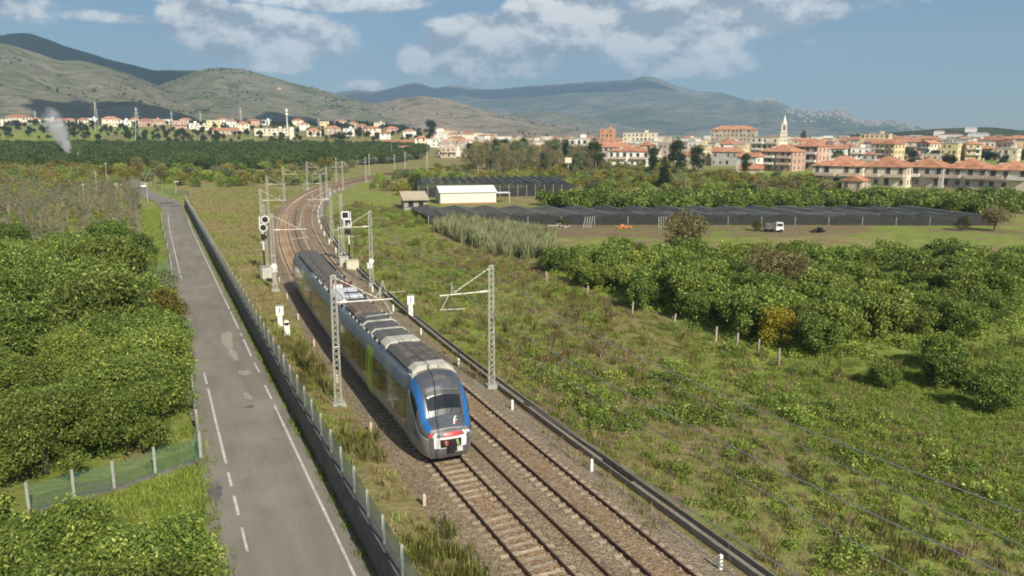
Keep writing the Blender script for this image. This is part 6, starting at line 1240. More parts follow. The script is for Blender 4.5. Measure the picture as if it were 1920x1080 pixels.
(384.9, 491.3, 10.1, 8.5, 6.6, -0.65, 5, 2, 2, 0, 'house', 'grey two-storey house, gabled red roof, in the middle rows left of the church tower'),
(412.3, 479.1, 9.6, 8.6, 6.6, -0.86, 2, 1, 2, 0, 'house', 'pink two-storey house, flat roof, in the middle rows left of the church tower'),
(424.3, 473.7, 12.7, 8.3, 6.6, -0.73, 0, 0, 2, 0, 'house', 'cream two-storey house, hipped red roof, in the middle rows left of the church tower'),
(442.1, 465.7, 11.6, 11.7, 3.5, -1.02, 7, 1, 2, 0, 'house', 'tan one-storey house, flat roof, in the middle rows right of the church tower'),
(457.0, 458.9, 11.0, 10.6, 6.6, -1.04, 7, 2, 2, 0, 'house', 'tan two-storey house, gabled red roof, in the middle rows right of the church tower'),
(472.9, 451.8, 7.8, 10.3, 9.7, -0.92, 5, 2, 2, 0, 'house', 'grey three-storey house, gabled red roof, in the middle rows right of the church tower'),
(511.4, 434.5, 8.6, 10.1, 9.7, -1.02, 1, 1, 2, 0, 'house', 'white three-storey house, flat roof, in the middle rows at the right'),
(522.3, 429.6, 9.5, 9.8, 9.7, -1.15, 5, 2, 2, 0, 'house', 'grey three-storey house, gabled red roof, in the middle rows at the right'),
(534.4, 424.2, 10.2, 8.5, 6.6, -1.41, 0, 1, 2, 0, 'house', 'cream two-storey house, flat roof, in the middle rows at the right'),
(548.8, 417.7, 9.7, 10.0, 6.6, -1.36, 0, 1, 2, 0, 'house', 'cream two-storey house, flat roof, in the middle rows at the right'),
(562.2, 411.7, 7.8, 9.1, 6.6, -0.94, 1, 2, 2, 0, 'house', 'white two-storey house, gabled red roof, in the middle rows at the right'),
(581.3, 403.1, 8.6, 9.9, 6.6, -1.1, 1, 2, 2, 0, 'house', 'white two-storey house, gabled red roof, in the middle rows at the right'),
(591.2, 398.7, 8.8, 10.2, 9.7, -0.91, 3, 1, 2, 0, 'house', 'yellow three-storey house, flat roof, in the middle rows at the right'),
(215.6, 602.6, 9.9, 8.1, 6.6, -0.47, 2, 1, 1, 0, 'house', 'pink two-storey house, flat roof, in the middle rows left of the wood'),
(227.2, 597.3, 10.2, 9.6, 6.6, -0.4, 2, 1, 1, 0, 'house', 'pink two-storey house, flat roof, in the middle rows left of the wood'),
(253.8, 585.4, 12.3, 10.1, 6.6, -0.51, 0, 1, 1, 0, 'house', 'cream two-storey house, flat roof, in the middle rows behind the tall thin trees'),
(268.8, 578.6, 12.2, 9.4, 6.6, -0.79, 0, 1, 1, 0, 'house', 'cream two-storey house, flat roof, in the middle rows behind the tall thin trees'),
(284.5, 571.6, 10.9, 11.6, 9.7, -0.52, 1, 1, 1, 0, 'house', 'white three-storey house, flat roof, in the middle rows behind the tall thin trees'),
(300.4, 564.5, 12.1, 10.7, 6.6, -0.83, 0, 1, 1, 0, 'house', 'cream two-storey house, flat roof, in the middle rows behind the red-roofed block'),
(316.4, 557.3, 9.4, 9.2, 9.7, -0.61, 1, 2, 1, 0, 'house', 'white three-storey house, gabled red roof, in the middle rows behind the red-roofed block'),
(383.4, 527.2, 8.4, 10.2, 3.5, -0.56, 0, 1, 1, 0, 'house', 'cream one-storey house, flat roof, in the middle rows left of the church tower'),
(395.3, 521.8, 12.3, 9.9, 6.6, -0.9, 1, 0, 1, 0, 'house', 'white two-storey house, hipped red roof, in the middle rows left of the church tower'),
(454.4, 495.2, 9.4, 11.0, 3.5, -1.06, 0, 2, 1, 0, 'house', 'cream one-storey house, gabled red roof, in the middle rows left of the church tower'),
(475.7, 485.7, 11.7, 12.0, 9.7, -0.76, 2, 1, 1, 0, 'house', 'pink three-storey house, flat roof, in the middle rows right of the church tower'),
(489.5, 479.5, 9.9, 9.0, 9.7, -0.76, 3, 1, 1, 0, 'house', 'yellow three-storey house, flat roof, in the middle rows right of the church tower'),
(501.6, 474.0, 10.7, 9.7, 3.5, -0.75, 0, 2, 1, 0, 'house', 'cream one-storey house, gabled red roof, in the middle rows right of the church tower'),
(527.6, 462.3, 11.0, 11.0, 9.7, -1.06, 5, 1, 1, 0, 'house', 'grey three-storey house, flat roof, in the middle rows at the right'),
(543.3, 455.3, 8.6, 9.7, 9.7, -1.1, 0, 1, 1, 0, 'house', 'cream three-storey house, flat roof, in the middle rows at the right'),
(566.1, 445.1, 8.0, 8.0, 9.7, -1.04, 1, 0, 1, 0, 'house', 'white three-storey house, hipped red roof, in the middle rows at the right'),
(588.1, 435.2, 13.0, 8.3, 6.6, -1.21, 1, 0, 1, 0, 'house', 'white two-storey house, hipped red roof, in the middle rows at the right'),
(600.5, 429.6, 9.4, 11.2, 6.6, -1.31, 0, 0, 1, 0, 'house', 'cream two-storey house, hipped red roof, in the middle rows at the right'),
(227.7, 636.5, 9.4, 9.6, 6.6, -0.48, 3, 0, 1, 0, 'house', 'yellow two-storey house, hipped red roof, in the middle rows left of the wood'),
(239.9, 631.0, 8.8, 9.4, 6.6, -0.58, 0, 1, 1, 0, 'house', 'cream two-storey house, flat roof, in the middle rows left of the wood'),
(263.5, 620.4, 10.8, 10.3, 6.6, -0.79, 1, 1, 1, 0, 'house', 'white two-storey house, flat roof, in the middle rows behind the tall thin trees'),
(274.8, 615.3, 10.0, 10.1, 6.6, -0.84, 1, 1, 1, 0, 'house', 'white two-storey house, flat roof, in the middle rows behind the tall thin trees'),
(285.9, 610.3, 10.4, 8.3, 6.6, -0.39, 1, 0, 1, 0, 'house', 'white two-storey house, hipped red roof, in the middle rows behind the tall thin trees'),
(299.7, 604.1, 11.7, 8.0, 3.5, -0.55, 2, 1, 1, 0, 'house', 'pink one-storey house, flat roof, in the middle rows behind the tall thin trees'),
(327.1, 591.8, 11.2, 11.1, 6.6, -0.67, 2, 1, 1, 0, 'house', 'pink two-storey house, flat roof, in the middle rows behind the red-roofed block'),
(341.1, 585.5, 9.7, 8.3, 3.5, -0.86, 1, 2, 1, 0, 'house', 'white one-storey house, gabled red roof, in the middle rows behind the red-roofed block'),
(354.0, 579.7, 10.4, 8.3, 9.7, -0.84, 1, 2, 1, 0, 'house', 'white three-storey house, gabled red roof, in the middle rows behind the red-roofed block'),
(369.0, 573.0, 7.5, 9.7, 9.7, -0.95, 2, 0, 1, 0, 'house', 'pink three-storey house, hipped red roof, in the middle rows behind the red-roofed block'),
(378.9, 568.5, 10.6, 11.8, 6.6, -0.88, 7, 1, 1, 0, 'house', 'tan two-storey house, flat roof, in the middle rows behind the red-roofed block'),
(392.4, 562.5, 11.8, 10.6, 6.6, -0.66, 7, 0, 1, 0, 'house', 'tan two-storey house, hipped red roof, in the middle rows behind the red-roofed block'),
(408.2, 555.4, 12.8, 8.2, 6.6, -0.83, 7, 1, 1, 0, 'house', 'tan two-storey house, flat roof, in the middle rows left of the church tower'),
(424.3, 548.1, 8.8, 9.8, 3.5, -0.66, 1, 1, 1, 0, 'house', 'white one-storey house, flat roof, in the middle rows left of the church tower'),
(434.7, 543.5, 9.8, 9.5, 6.6, -0.82, 3, 0, 1, 0, 'house', 'yellow two-storey house, hipped red roof, in the middle rows left of the church tower'),
(448.5, 537.2, 9.7, 11.1, 6.6, -1.05, 1, 2, 1, 0, 'house', 'white two-storey house, gabled red roof, in the middle rows left of the church tower'),
(470.2, 527.5, 9.7, 9.7, 9.7, -0.89, 5, 1, 1, 0, 'house', 'grey three-storey house, flat roof, in the middle rows left of the church tower'),
(494.8, 516.5, 12.4, 9.6, 9.7, -0.82, 0, 2, 1, 0, 'house', 'cream three-storey house, gabled red roof, in the middle rows right of the church tower'),
(509.8, 509.7, 8.1, 11.4, 6.6, -0.86, 1, 1, 1, 0, 'house', 'white two-storey house, flat roof, in the middle rows right of the church tower'),
(528.4, 501.4, 9.2, 8.1, 3.5, -1.11, 1, 1, 1, 0, 'house', 'white one-storey house, flat roof, in the middle rows right of the church tower'),
(541.6, 495.4, 9.2, 8.3, 3.5, -0.95, 1, 2, 1, 0, 'house', 'white one-storey house, gabled red roof, in the middle rows right of the church tower'),
(569.3, 483.0, 9.3, 10.2, 6.6, -1.15, 5, 2, 1, 0, 'house', 'grey two-storey house, gabled red roof, in the middle rows at the right'),
(580.1, 478.1, 10.3, 11.3, 6.6, -0.98, 1, 1, 1, 0, 'house', 'white two-storey house, flat roof, in the middle rows at the right'),
(602.8, 467.9, 12.5, 9.0, 3.5, -1.07, 2, 1, 1, 0, 'house', 'pink one-storey house, flat roof, in the middle rows at the right'),
(618.2, 461.0, 9.7, 11.7, 9.7, -1.23, 1, 1, 1, 0, 'house', 'white three-storey house, flat roof, in the middle rows at the right'),
(642.0, 450.3, 11.1, 10.3, 6.6, -0.95, 0, 1, 1, 0, 'house', 'cream two-storey house, flat roof, in the middle rows at the right'),
(665.6, 439.7, 9.3, 9.6, 6.6, -1.26, 5, 0, 1, 0, 'house', 'grey two-storey house, hipped red roof, in the middle rows at the right'),
(219.2, 681.6, 9.9, 11.1, 6.6, -0.41, 0, 0, 1, 0, 'house', 'cream two-storey house, hipped red roof, in the far rows left of the wood'),
(230.5, 676.5, 12.2, 9.5, 6.6, -0.63, 1, 1, 1, 0, 'house', 'white two-storey house, flat roof, in the far rows left of the wood'),
(242.2, 671.2, 10.5, 8.0, 6.6, -0.44, 5, 1, 1, 0, 'house', 'grey two-storey house, flat roof, in the far rows left of the wood'),
(252.7, 666.5, 9.2, 8.7, 6.6, -0.54, 0, 2, 1, 0, 'house', 'cream two-storey house, gabled red roof, in the far rows left of the wood'),
(288.4, 650.5, 9.6, 11.0, 6.6, -0.74, 2, 1, 1, 0, 'house', 'pink two-storey house, flat roof, in the far rows behind the tall thin trees'),
(301.4, 644.6, 13.0, 8.4, 6.6, -0.63, 5, 0, 1, 0, 'house', 'grey two-storey house, hipped red roof, in the far rows behind the tall thin trees'),
(315.2, 638.4, 8.1, 8.2, 6.6, -0.9, 0, 2, 1, 0, 'house', 'cream two-storey house, gabled red roof, in the far rows behind the tall thin trees'),
(324.7, 634.2, 8.2, 10.8, 9.7, -0.69, 1, 1, 1, 0, 'house', 'white three-storey house, flat roof, in the far rows behind the tall thin trees'),
(335.7, 629.2, 11.3, 8.9, 6.6, -0.92, 5, 0, 1, 0, 'house', 'grey two-storey house, hipped red roof, in the far rows behind the red-roofed block'),
(349.9, 622.8, 8.2, 9.6, 6.6, -0.94, 5, 1, 1, 0, 'house', 'grey two-storey house, flat roof, in the far rows behind the red-roofed block'),
(361.5, 617.6, 9.2, 10.2, 3.5, -0.7, 1, 2, 1, 0, 'house', 'white one-storey house, gabled red roof, in the far rows behind the red-roofed block'),
(388.7, 605.4, 10.4, 9.5, 6.6, -0.72, 1, 1, 1, 0, 'house', 'white two-storey house, flat roof, in the far rows behind the red-roofed block'),
(427.7, 587.9, 7.5, 10.1, 6.6, -0.7, 0, 1, 1, 0, 'house', 'cream two-storey house, flat roof, in the far rows left of the church tower'),
(438.0, 583.2, 8.9, 11.1, 9.7, -0.87, 5, 1, 1, 0, 'house', 'grey three-storey house, flat roof, in the far rows left of the church tower'),
(451.0, 577.4, 8.0, 10.8, 6.6, -1.18, 2, 1, 1, 0, 'house', 'pink two-storey house, flat roof, in the far rows left of the church tower'),
(470.5, 568.6, 10.7, 9.8, 6.6, -1.02, 1, 2, 1, 0, 'house', 'white two-storey house, gabled red roof, in the far rows left of the church tower'),
(484.3, 562.4, 12.0, 9.2, 3.5, -0.97, 7, 1, 1, 0, 'house', 'tan one-storey house, flat roof, in the far rows left of the church tower'),
(499.4, 555.7, 12.5, 10.3, 6.6, -1.25, 1, 1, 1, 0, 'house', 'white two-storey house, flat roof, in the far rows left of the church tower'),
(514.6, 548.8, 9.4, 11.5, 9.7, -0.96, 0, 1, 1, 0, 'house', 'cream three-storey house, flat roof, in the far rows right of the church tower'),
(538.3, 538.2, 9.3, 10.8, 6.6, -1.03, 1, 1, 1, 0, 'house', 'white two-storey house, flat roof, in the far rows right of the church tower'),
(678.8, 475.0, 7.7, 11.6, 6.6, -1.21, 1, 1, 1, 0, 'house', 'white two-storey house, flat roof, in the far rows at the right'),
]
# ------------------------------------------------------------------ buildings
WALLS = [mat('wall '+n, c, .9, var=.12, scale=.35, c2=c2, rnd=.07) for n, c, c2 in (('cream', (.66,.58,.44), (.71,.64,.51)), ('white', (.72,.70,.65), (.76,.74,.70)), ('pink', (.50,.31,.24), (.56,.37,.29)), ('yellow', (.64,.52,.27), (.69,.57,.33)), ('orange', (.52,.24,.11), (.57,.28,.14)), ('grey', (.40,.38,.36), (.46,.44,.41)), ('dark', (.2,.19,.18), (.24,.23,.22)), ('tan', (.44,.36,.26), (.5,.42,.32)))]
M_TILE = mat('terracotta roof tiles', (.34,.15,.085), .9, var=.28, scale=.6, c2=(.44,.22,.13), rnd=.18, bump=.4, bscale=4)
M_FLAT = mat('pale flat roof', (.42,.38,.33), .9, var=.2, scale=.5, rnd=.15)
M_WPANE = mat('dark window glass', (.075,.072,.07), .2, var=.4, scale=.3, spec=.6, rnd=.5); M_SHUT = mat('window surround', (.5,.45,.38), .8, var=.12, scale=2)
M_RAIL2 = mat('balcony front', (.52,.40,.32), .8, var=.2, scale=.8, rnd=.15)
def window_mesh(w, h_):
    m = MB(); m.box((0,-.03,0), (w,.06,h_)); k = len(m.f)
    for c, d in (((-w/2-.06,-.045,0), (.12,.11,h_+.2)), ((w/2+.06,-.045,0), (.12,.11,h_+.2)), ((0,-.045,h_/2+.05), (w,.11,.1)), ((0,-.07,-h_/2-.06), (w+.3,.18,.1))): m.box(c, d)
    me = m.mesh('window', M_WPANE); me.materials.append(M_SHUT); me.polygons.foreach_set('material_index', [0]*k+[1]*(len(m.f)-k)); return me
WIN = window_mesh(1.1, 1.45); WIN_D = window_mesh(1.3, 2.1)
def building(x, y, w, d, h, rz, wall, roof, det, balc, cat, label):
    r_ = empty({'house':'house','apartment block':'apartment_block'}.get(cat, cat.replace(' ', '_')), (x, y, H(x, y)-.1), rz); tag(r_, label, cat, 'buildings of the town' if x > 60 else 'buildings below the left hills')
    MB().box((0,0,h/2-.4), (w, d, h+.8)).build('wall', WALLS[wall], r_)
    ov = .5
    if roof == 1:
        MB().box((0,0,h+.1), (w+.3, d+.3, .2)).box((0,-d/2,h+.4), (w+.1,.2,.5)).box((0,d/2,h+.4), (w+.1,.2,.5)).box((-w/2,0,h+.4), (.2,d-.2,.5)).box((w/2,0,h+.4), (.2,d-.2,.5)).build('roof', M_FLAT, r_)
        if w > 9 and (int(x) % 3): MB().box((w*.18,d*.1,h+1.2), (2.6,2.8,2.2)).build('stair_head', WALLS[wall], r_)
    else:
        a, b = w/2+ov, d/2+ov; rise = min(w, d)*.2+.3; lx = max(0, a-b) if roof == 0 else a; ly = max(0, b-a) if roof == 0 else 0.
        m = MB(); z = h-.05
        if roof == 2 and d > w: lx, ly = 0., b
        if ly > lx: ridge_ = [(0,-ly,z+rise), (0,ly,z+rise)]
        else: ridge_ = [(-lx,0,z+rise), (lx,0,z+rise)]
        c = [(-a,-b,z),(a,-b,z),(a,b,z),(-a,b,z)]
        if ly > lx: m.quad(c[0], c[1], ridge_[0]); m.quad(c[1], c[2], ridge_[1], ridge_[0]); m.quad(c[2], c[3], ridge_[1]); m.quad(c[3], c[0], ridge_[0], ridge_[1])
        else: m.quad(c[0], c[1], ridge_[1], ridge_[0]); m.quad(c[1], c[2], ridge_[1]); m.quad(c[2], c[3], ridge_[0], ridge_[1]); m.quad(c[3], c[0], ridge_[0])
        m.quad(*[(q[0], q[1], z-.15) for q in c[::-1]])
        for i in range(4): j = (i+1) % 4; m.quad((c[i][0], c[i][1], z-.15), (c[j][0], c[j][1], z-.15), c[j], c[i])
        rf = m.build('roof', M_TILE, r_)
        if roof == 2:
            if ly > lx: g = [((-w/2,s*d/2,z-.1), (w/2,s*d/2,z-.1), (0,s*d/2,z+rise-.12)) for s in (-1, 1)]
            else: g = [((s*w/2,-d/2,z-.1), (s*w/2,d/2,z-.1), (s*w/2,0,z+rise-.12)) for s in (-1, 1)]
            m = MB(); [m.quad(*t) for t in g]; m.build('gable', WALLS[wall], r_)
        if det > 1 or int(x) % 2: MB().box((w*.22,d*.12,h+rise*.75), (.6,.6,1.3)).build('chimney', WALLS[wall], rf)
        if det == 3: MB().box((-w*.2,-d*.22,h+rise*.5), (1.4,1.1,.9)).build('dormer', WALLS[1], rf)
    if det >= 1:
        st = max(1, int(round(h/3.1))); fh = h/st; nw = max(2, int(w/(2.9 if det > 1 else 3.6))); ns = max(1, int(d/3.4))
        for s in range(st):
            z = s*fh+fh*.53
            for i in range(nw):
                if _tr.random() < .14: continue
                o = put('window', WIN_D if (balc and s) or _tr.random() < .2 else WIN, r_, (-w/2+w*(i+.5+_tr.uniform(-.12,.12))/nw, -d/2, z)); o.scale = (_tr.choice((.8,.9,1,1.15)),1,_tr.choice((.85,.95,1)))
            for sd in ((1, -1) if det > 1 else (1,)):
                for i in range(ns):
                    o = put('window', WIN, r_, (sd*w/2, -d/2+d*(i+.5)/ns, z)); o.rotation_euler = (0, 0, sd*math.pi/2)
            if (balc or (det > 1 and int(x*7) % 3 == 0)) and s:
                for i in range(2):
                    bx = -w/4+i*w/2; q = MB().box((bx,-d/2-.75,s*fh+.05), (w*.40,1.5,.16)).build('balcony', M_FLAT, r_)
                    MB().box((bx,-d/2-1.46,s*fh+.58), (w*.40,.08,.9)).box((bx-w*.2+.04,-d/2-.73,s*fh+.58), (.08,1.38,.9)).box((bx+w*.2-.04,-d/2-.73,s*fh+.58), (.08,1.38,.9)).build('parapet', M_RAIL2 if (int(x)+i) % 3 else WALLS[1], q)
    return r_
for row in TOWN: building(*row)
# the farther roofs of the town, too small to tell apart one by one
rt = random.Random(21); FT = {k: MB() for k in (0, 1, 2, 3, 7)}; FR = MB()
for k in range(330):
    a = R(rt.uniform(18.5, 56.3)); D_ = rt.uniform(700, 1200); x, y = math.sin(a)*D_/math.cos(a-R(24.2)), math.cos(a)*D_/math.cos(a-R(24.2)); w, d, h = rt.uniform(8,15), rt.uniform(8,12), rt.choice((4,6.5,6.5,9,9.5,11)); rz = -a+rt.gauss(-.2,.15); g = H(x, y)
    FT[rt.choice((0,0,1,1,1,2,3,7))].box((x, y, g+h/2), (w, d, h), rz); FR.box((x, y, g+h+.6), (w+.8, d+.8, 1.4), rz, taper=.35) if rt.random() < .5 else None
ft = FR.build('far_town', M_TILE); tag(ft, 'small far houses and roofs closing the back of the town', kind='stuff')
for k, m_ in FT.items(): m_.build('far_walls', WALLS[k], ft)['kind'] = 'stuff'
# church tower with a pointed spire
r_ = empty('church_tower', (405.2, 439.9, -.6), -.72); tag(r_, 'slim cream church tower with a pointed spire above the town', 'church tower')
MB().box((0,0,8), (4.6,4.6,17)).build('shaft', WALLS[0], r_); MB().box((0,0,16.6), (5.2,5.2,.5)).build('cornice', WALLS[0], r_); MB().box((0,0,19.3), (3.8,3.8,5)).build('belfry', WALLS[0], r_); MB().box((0,0,22), (4.3,4.3,.4)).build('upper_cornice', WALLS[0], r_)
for k in range(4):
    a = k*math.pi/2; o = MB().box((0,-1.93,19.3), (1.3,.1,3)).build('bell_opening', M_WPANE, r_); o.rotation_euler = (0,0,a)
MB().tube([(0,0,22.1),(0,0,24.2),(0,0,28.4)], [1.7,1.15,.05], 8).build('spire', WALLS[1], r_); MB().box((0,0,29), (.12,.12,1.4)).box((0,0,29.2), (.7,.12,.12)).build('cross', M_GALV, r_)
# masts and pylons on the plain
def pylon(x, y, h, wb, label, arms=3, name='power_pylon'):
    r_ = empty(name, (x, y, H(x, y)-.5), -math.atan2(x, y)); tag(r_, label, 'pylon'); n = 7
    for sx in (-1, 1):
        for sy in (-1, 1): MB().tube([(sx*wb, sy*wb, 0), (sx*wb*.35, sy*wb*.35, h*.7), (sx*.15, sy*.15, h)], .16, 4).build('leg', M_GALV, r_)
    m = MB()
    for i in range(n):
        z0, z1 = h*i/n, h*(i+1)/n; k0 = wb*max(.12, 1-.93*z0/h); k1 = wb*max(.12, 1-.93*z1/h)
        for sy in (-1, 1): m.tube([(-k0, sy*k0, z0), (k1, sy*k1, z1)], .09, 4); m.tube([(k0, sy*k0, z0), (-k1, sy*k1, z1)], .09, 4)
    m.build('bracing', M_GALV, r_)
    for k in range(arms): MB().tube([(-3.2+.5*k,0,h*(.74+.1*k)), (3.2-.5*k,0,h*(.74+.1*k))], .11, 4).build('cross_arm', M_GALV, r_)
pylon(-5.7, 713.9, 27, 2.4, 'tall lattice pylon before the cream villas at the left'); pylon(-41.6, 864.1, 27, 2.0, 'lattice pylon left of the tallest one under the dark hill')
for x, y, h, lb in [(98.2,957.6,22,'slim lattice pylon at the foot of the left hill above the orange roof'),(-123.7,1169,16,'far lattice pylon at the left edge'),(30.8,1099.6,16,'far thin pylon below the cloud shadow'),(60.4,1030.5,16,'far thin pylon left of the slim one'),(157.7,819.2,15,'thin pylon behind the low houses in the middle')]: pylon(x, y, h, 1.2, lb, 2)
r_ = empty('telecom_mast', (122.4,790.3,8.)); tag(r_, 'tall white telecom mast behind the cream hall', 'mast')
MB().tube([(0,0,0),(0,0,30)], [.7,.35], 6).build('shaft', WALLS[1], r_)
for z in (24.5,27.8): MB().box((0,0,z), (2.2,2.2,1.8)).build('antenna_cluster', WALLS[1], r_)
r_ = empty('water_tower', (114.,716.,H(114., 716.)-.5)); tag(r_, 'square cream tower at the right end of the factory hall', 'tower'); MB().box((0,0,5.5), (3.8,3.8,12)).build('shaft', WALLS[0], r_); MB().box((0,0,11.7), (4.2,4.2,.5)).build('cap', M_FLAT, r_)
def lamp_post(x, y, h, lb, head_=True, nm='lamp_post'):
    r_ = empty(nm, (x, y, H(x, y))); tag(r_, lb, 'pole'); MB().tube([(0,0,-.2),(0,0,h)], [.14,.09], 6).build('shaft', M_POST, r_)
    if head_: MB().box((.25,-.1,h), (1.1,.5,.16)).build('lamp_head', M_TWHITE, r_)
    else: MB().box((0,0,h-.5), (.9,.1,.1)).build('crossbar', M_GALV, r_)
for x, y, h, lb in [(206,462,14,'slim lamp post rising from the tall thin trees'),(127.8,452.8,14,'tall lamp post by the stone hut'),(341.9,557.7,18,'tall white lamp post over the left town houses'),(138.6,420,10,'lamp post at the end of the visible track')]: lamp_post(x, y, h, lb)
r_ = empty('billboard', (138.3,258.2,-.5), -.45); tag(r_, 'square beige sign on a thin post left of the white block', 'sign'); MB().tube([(0,0,0),(0,0,6)], .12, 6).build('post', M_GALV, r_); MB().box((0,0,6.6), (2.4,.2,1.9)).build('panel', WALLS[0], r_)
# the hill town and houses on the slopes
def on_at(Rg, az_, fr): aa, rr_, z = Rg; i = int(np.argmin(abs(aa-az_))); j = int(fr*(len(rr_)-14)); A = math.radians(aa[i]); return Vector((math.sin(A)*rr_[j], math.cos(A)*rr_[j], float(z[i, j])))
m = MB(); rr8 = random.Random(8)
for k in range(420):
    q = rr8.random()
    if q < .16: a, fr = rr8.uniform(40.6,42.3), rr8.uniform(.93,1.0)
    elif q < .75: a, fr = rr8.gauss(46.2,1.9), rr8.uniform(.72,.98)
    else: a, fr = rr8.uniform(43,51), rr8.uniform(.4,.95)
    p = on_at(R_TOWN, a, fr); m.box((p.x, p.y, p.z+4), (rr8.uniform(8,20), 10, rr8.uniform(5,9)), rr8.uniform(-.9,-.5))
o = m.build('hill_town', mat('pale far houses', (.38,.33,.27), .9, var=.35, scale=.02)); tag(o, 'pale hill town spread over the far right mountain spur', kind='stuff')
wl = ['cream cottage at the far left foot of the hill','tan cottage low on the left hillside','cream cottage below the left hill saddle','tan house at the foot of the middle hill','cream cottage low on the middle hillside','pale cottage near the crest of the middle hill','cottage low on the brown hill','tan cottage at the right foot of the brown hill']
for i, (Rg, a, fr) in enumerate([(R_FRONT,-6.8,.12),(R_FRONT,-4.5,.08),(R_FRONT,1.5,.06),(R_MID,7.8,.08),(R_MID,9.8,.05),(R_MID,8.4,.80),(R_BROWN,16,.1),(R_BROWN,19,.08)]):
    p = on_at(Rg, a, fr); r_ = empty('hill_house', (p.x, p.y, p.z-.5), -math.radians(a)); tag(r_, wl[i], 'house', 'houses on the hills'); MB().box((0,0,2.4), (9.5,7,5.5)).build('wall', WALLS[(i % 2)*7], r_); MB().box((0,0,5.6), (10.4,8,1.2), taper=.6).build('roof', M_TILE if i % 3 else M_FLAT, r_)
wl = ['white house among the trees on the low right hill','long pale house on the low right hill','second long pale house on the low right hill','small white house on the left slope of the low right hill','pale house near the top of the low right hill']
for i, (a, fr, w) in enumerate([(50.6,.35,18),(52.6,.4,30),(54.0,.42,26),(51.8,.62,14),(53.6,.75,16)]):
    p = on_at(R_LOW, a, fr); r_ = empty('hill_house', (p.x, p.y, p.z-.3), -math.radians(a)); tag(r_, wl[i], 'house', 'houses on the hills'); MB().box((0,0,3), (w,9,7)).build('wall', WALLS[1], r_); MB().box((0,0,7), (w+1,10,1.2), taper=.7).build('roof', M_TILE if i % 2 else M_FLAT, r_)

# ------------------------------------------------------------------ shade nets, shed, hut
M_NET = mat('black shade net', (.04,.041,.046), .8, var=.35, scale=.5, c2=(.06,.06,.066), trans=.14, rnd=.3); M_NETS = mat('black net wall', (.04,.041,.046), .85, var=.25, scale=.8, trans=.28)
def shade_net(label, A, B, bdir, depth, nb, z0, rise, name='shade_net'):
    A = Vector((*A, 0)); B = Vector((*B, 0)); u = B-A; bd = Vector((*bdir, 0)).normalized(); g = -.45
    r_ = empty(name, (A.x, A.y, g)); tag(r_, label, 'shade net')
    def P(t, s, z): q = u*t+bd*s; return (q.x, q.y, z)
    pst = MB().tube([(0,0,-.2),(0,0,z0+.12)], .055, 5).mesh('post', M_GALV)
    for i in range(nb):
        t0, t1, tm = i/nb, (i+1)/nb, (i+.5)/nb; j0, j1 = random.uniform(-.08,.08), random.uniform(-.08,.08)
        MB().grid([[P(t0, depth*s, z0-.06*math.sin(s*9)), P(tm, depth*s, z0+rise+j0-.06*math.sin(s*11))] for s in np.linspace(0, 1, 9)]).build('net_panel', M_NET, r_)
        MB().grid([[P(tm, depth*s, z0+rise+j0-.06*math.sin(s*11)), P(t1, depth*s, z0-.06*math.sin(s*9))] for s in np.linspace(0, 1, 9)]).build('net_panel', M_NET, r_)
        MB().quad(P(t0, 0, 0), P(t1, 0, 0), P(t1, 0, z0), P(tm, 0, z0+rise), P(t0, 0, z0)).build('net_front', M_NETS, r_)
        MB().tube([P(tm, 0, z0+rise+.02), P(tm, depth, z0+rise+.02)], .055, 4).build('ridge_wire', M_GALV, r_)
        for s in (0, depth*.5): put('post', pst, r_, P(t0, s-.06, 0))
    for t in (0, 1): MB().quad(P(t, 0, 0), P(t, depth, 0), P(t, depth, z0), P(t, 0, z0)).build('net_side', M_NETS, r_)
shade_net('long black shade net on posts across the middle of the right side', (45.8,139.2), (139,95.5), (.14,1), 19, 17, 1.4, .55)
shade_net('smaller black shade net with close ridges behind the white shed', (63,199), (101,187), (.30,1), 30, 17, 3.0, .8)
M_SHEDW = mat('cream sheet wall', (.74,.70,.56), .7, var=.05, scale=1); M_SHEDR = mat('white sheet roof', (.80,.80,.78), .5, var=.04, scale=1)
r_ = empty('shed', (61.5,177.5,-.45), math.atan2(-2.7,13)); tag(r_, 'white metal shed with a pitched roof before the smaller net', 'shed')
MB().box((6.6,4.6,1.3), (13.2,9.2,2.7)).build('wall', M_SHEDW, r_)
rf = MB().quad((-.3,-.35,2.66), (13.5,-.35,2.66), (13.5,4.6,4.0), (-.3,4.6,4.0)).quad((-.3,4.6,4.0), (13.5,4.6,4.0), (13.5,9.55,2.66), (-.3,9.55,2.66)).build('roof', M_SHEDR, r_)
for k in range(11): MB().box((.4+1.25*k,2.13,3.36), (.05,5.1,.04), tilt=Matrix.Rotation(math.atan2(1.34,4.95), 3, 'X')).build('roof_seam', M_SHEDR, rf)
MB().quad((-.003,0,2.6), (-.003,9.2,2.6), (-.003,4.6,3.88)).quad((13.203,0,2.6), (13.203,4.6,3.88), (13.203,9.2,2.6)).build('gable', M_CAB, r_)  # gables greyer than the cream walls: the end's shade put into their colour
MB().box((-.03,4.6,1.3), (.06,9.1,2.6)).build('shade_toned_end_wall', M_CAB, r_); MB().box((15.2,2.5,2.35), (3.4,3,.1)).build('canopy', M_SHEDR, r_); MB().tube([(16.7,1.1,0),(16.7,1.1,2.35)], .07, 5).build('canopy_post', M_TWHITE, r_)  # grey sheet over the cream end wall paints in its shaded side
MB().tube([(-.2,0,.3),(-.12,2.4,1.7)], .06, 5).build('brace', M_TWHITE, r_); MB().box((6.6,-.06,.15), (13.3,.1,.3)).build('skirting', mat('red brick base', (.4,.2,.13), .9, var=.2, scale=3), r_)
r_ = empty('hut', (50,168,-.5), -.2); tag(r_, 'old stone hut with a tan sloping roof left of the white shed', 'hut')
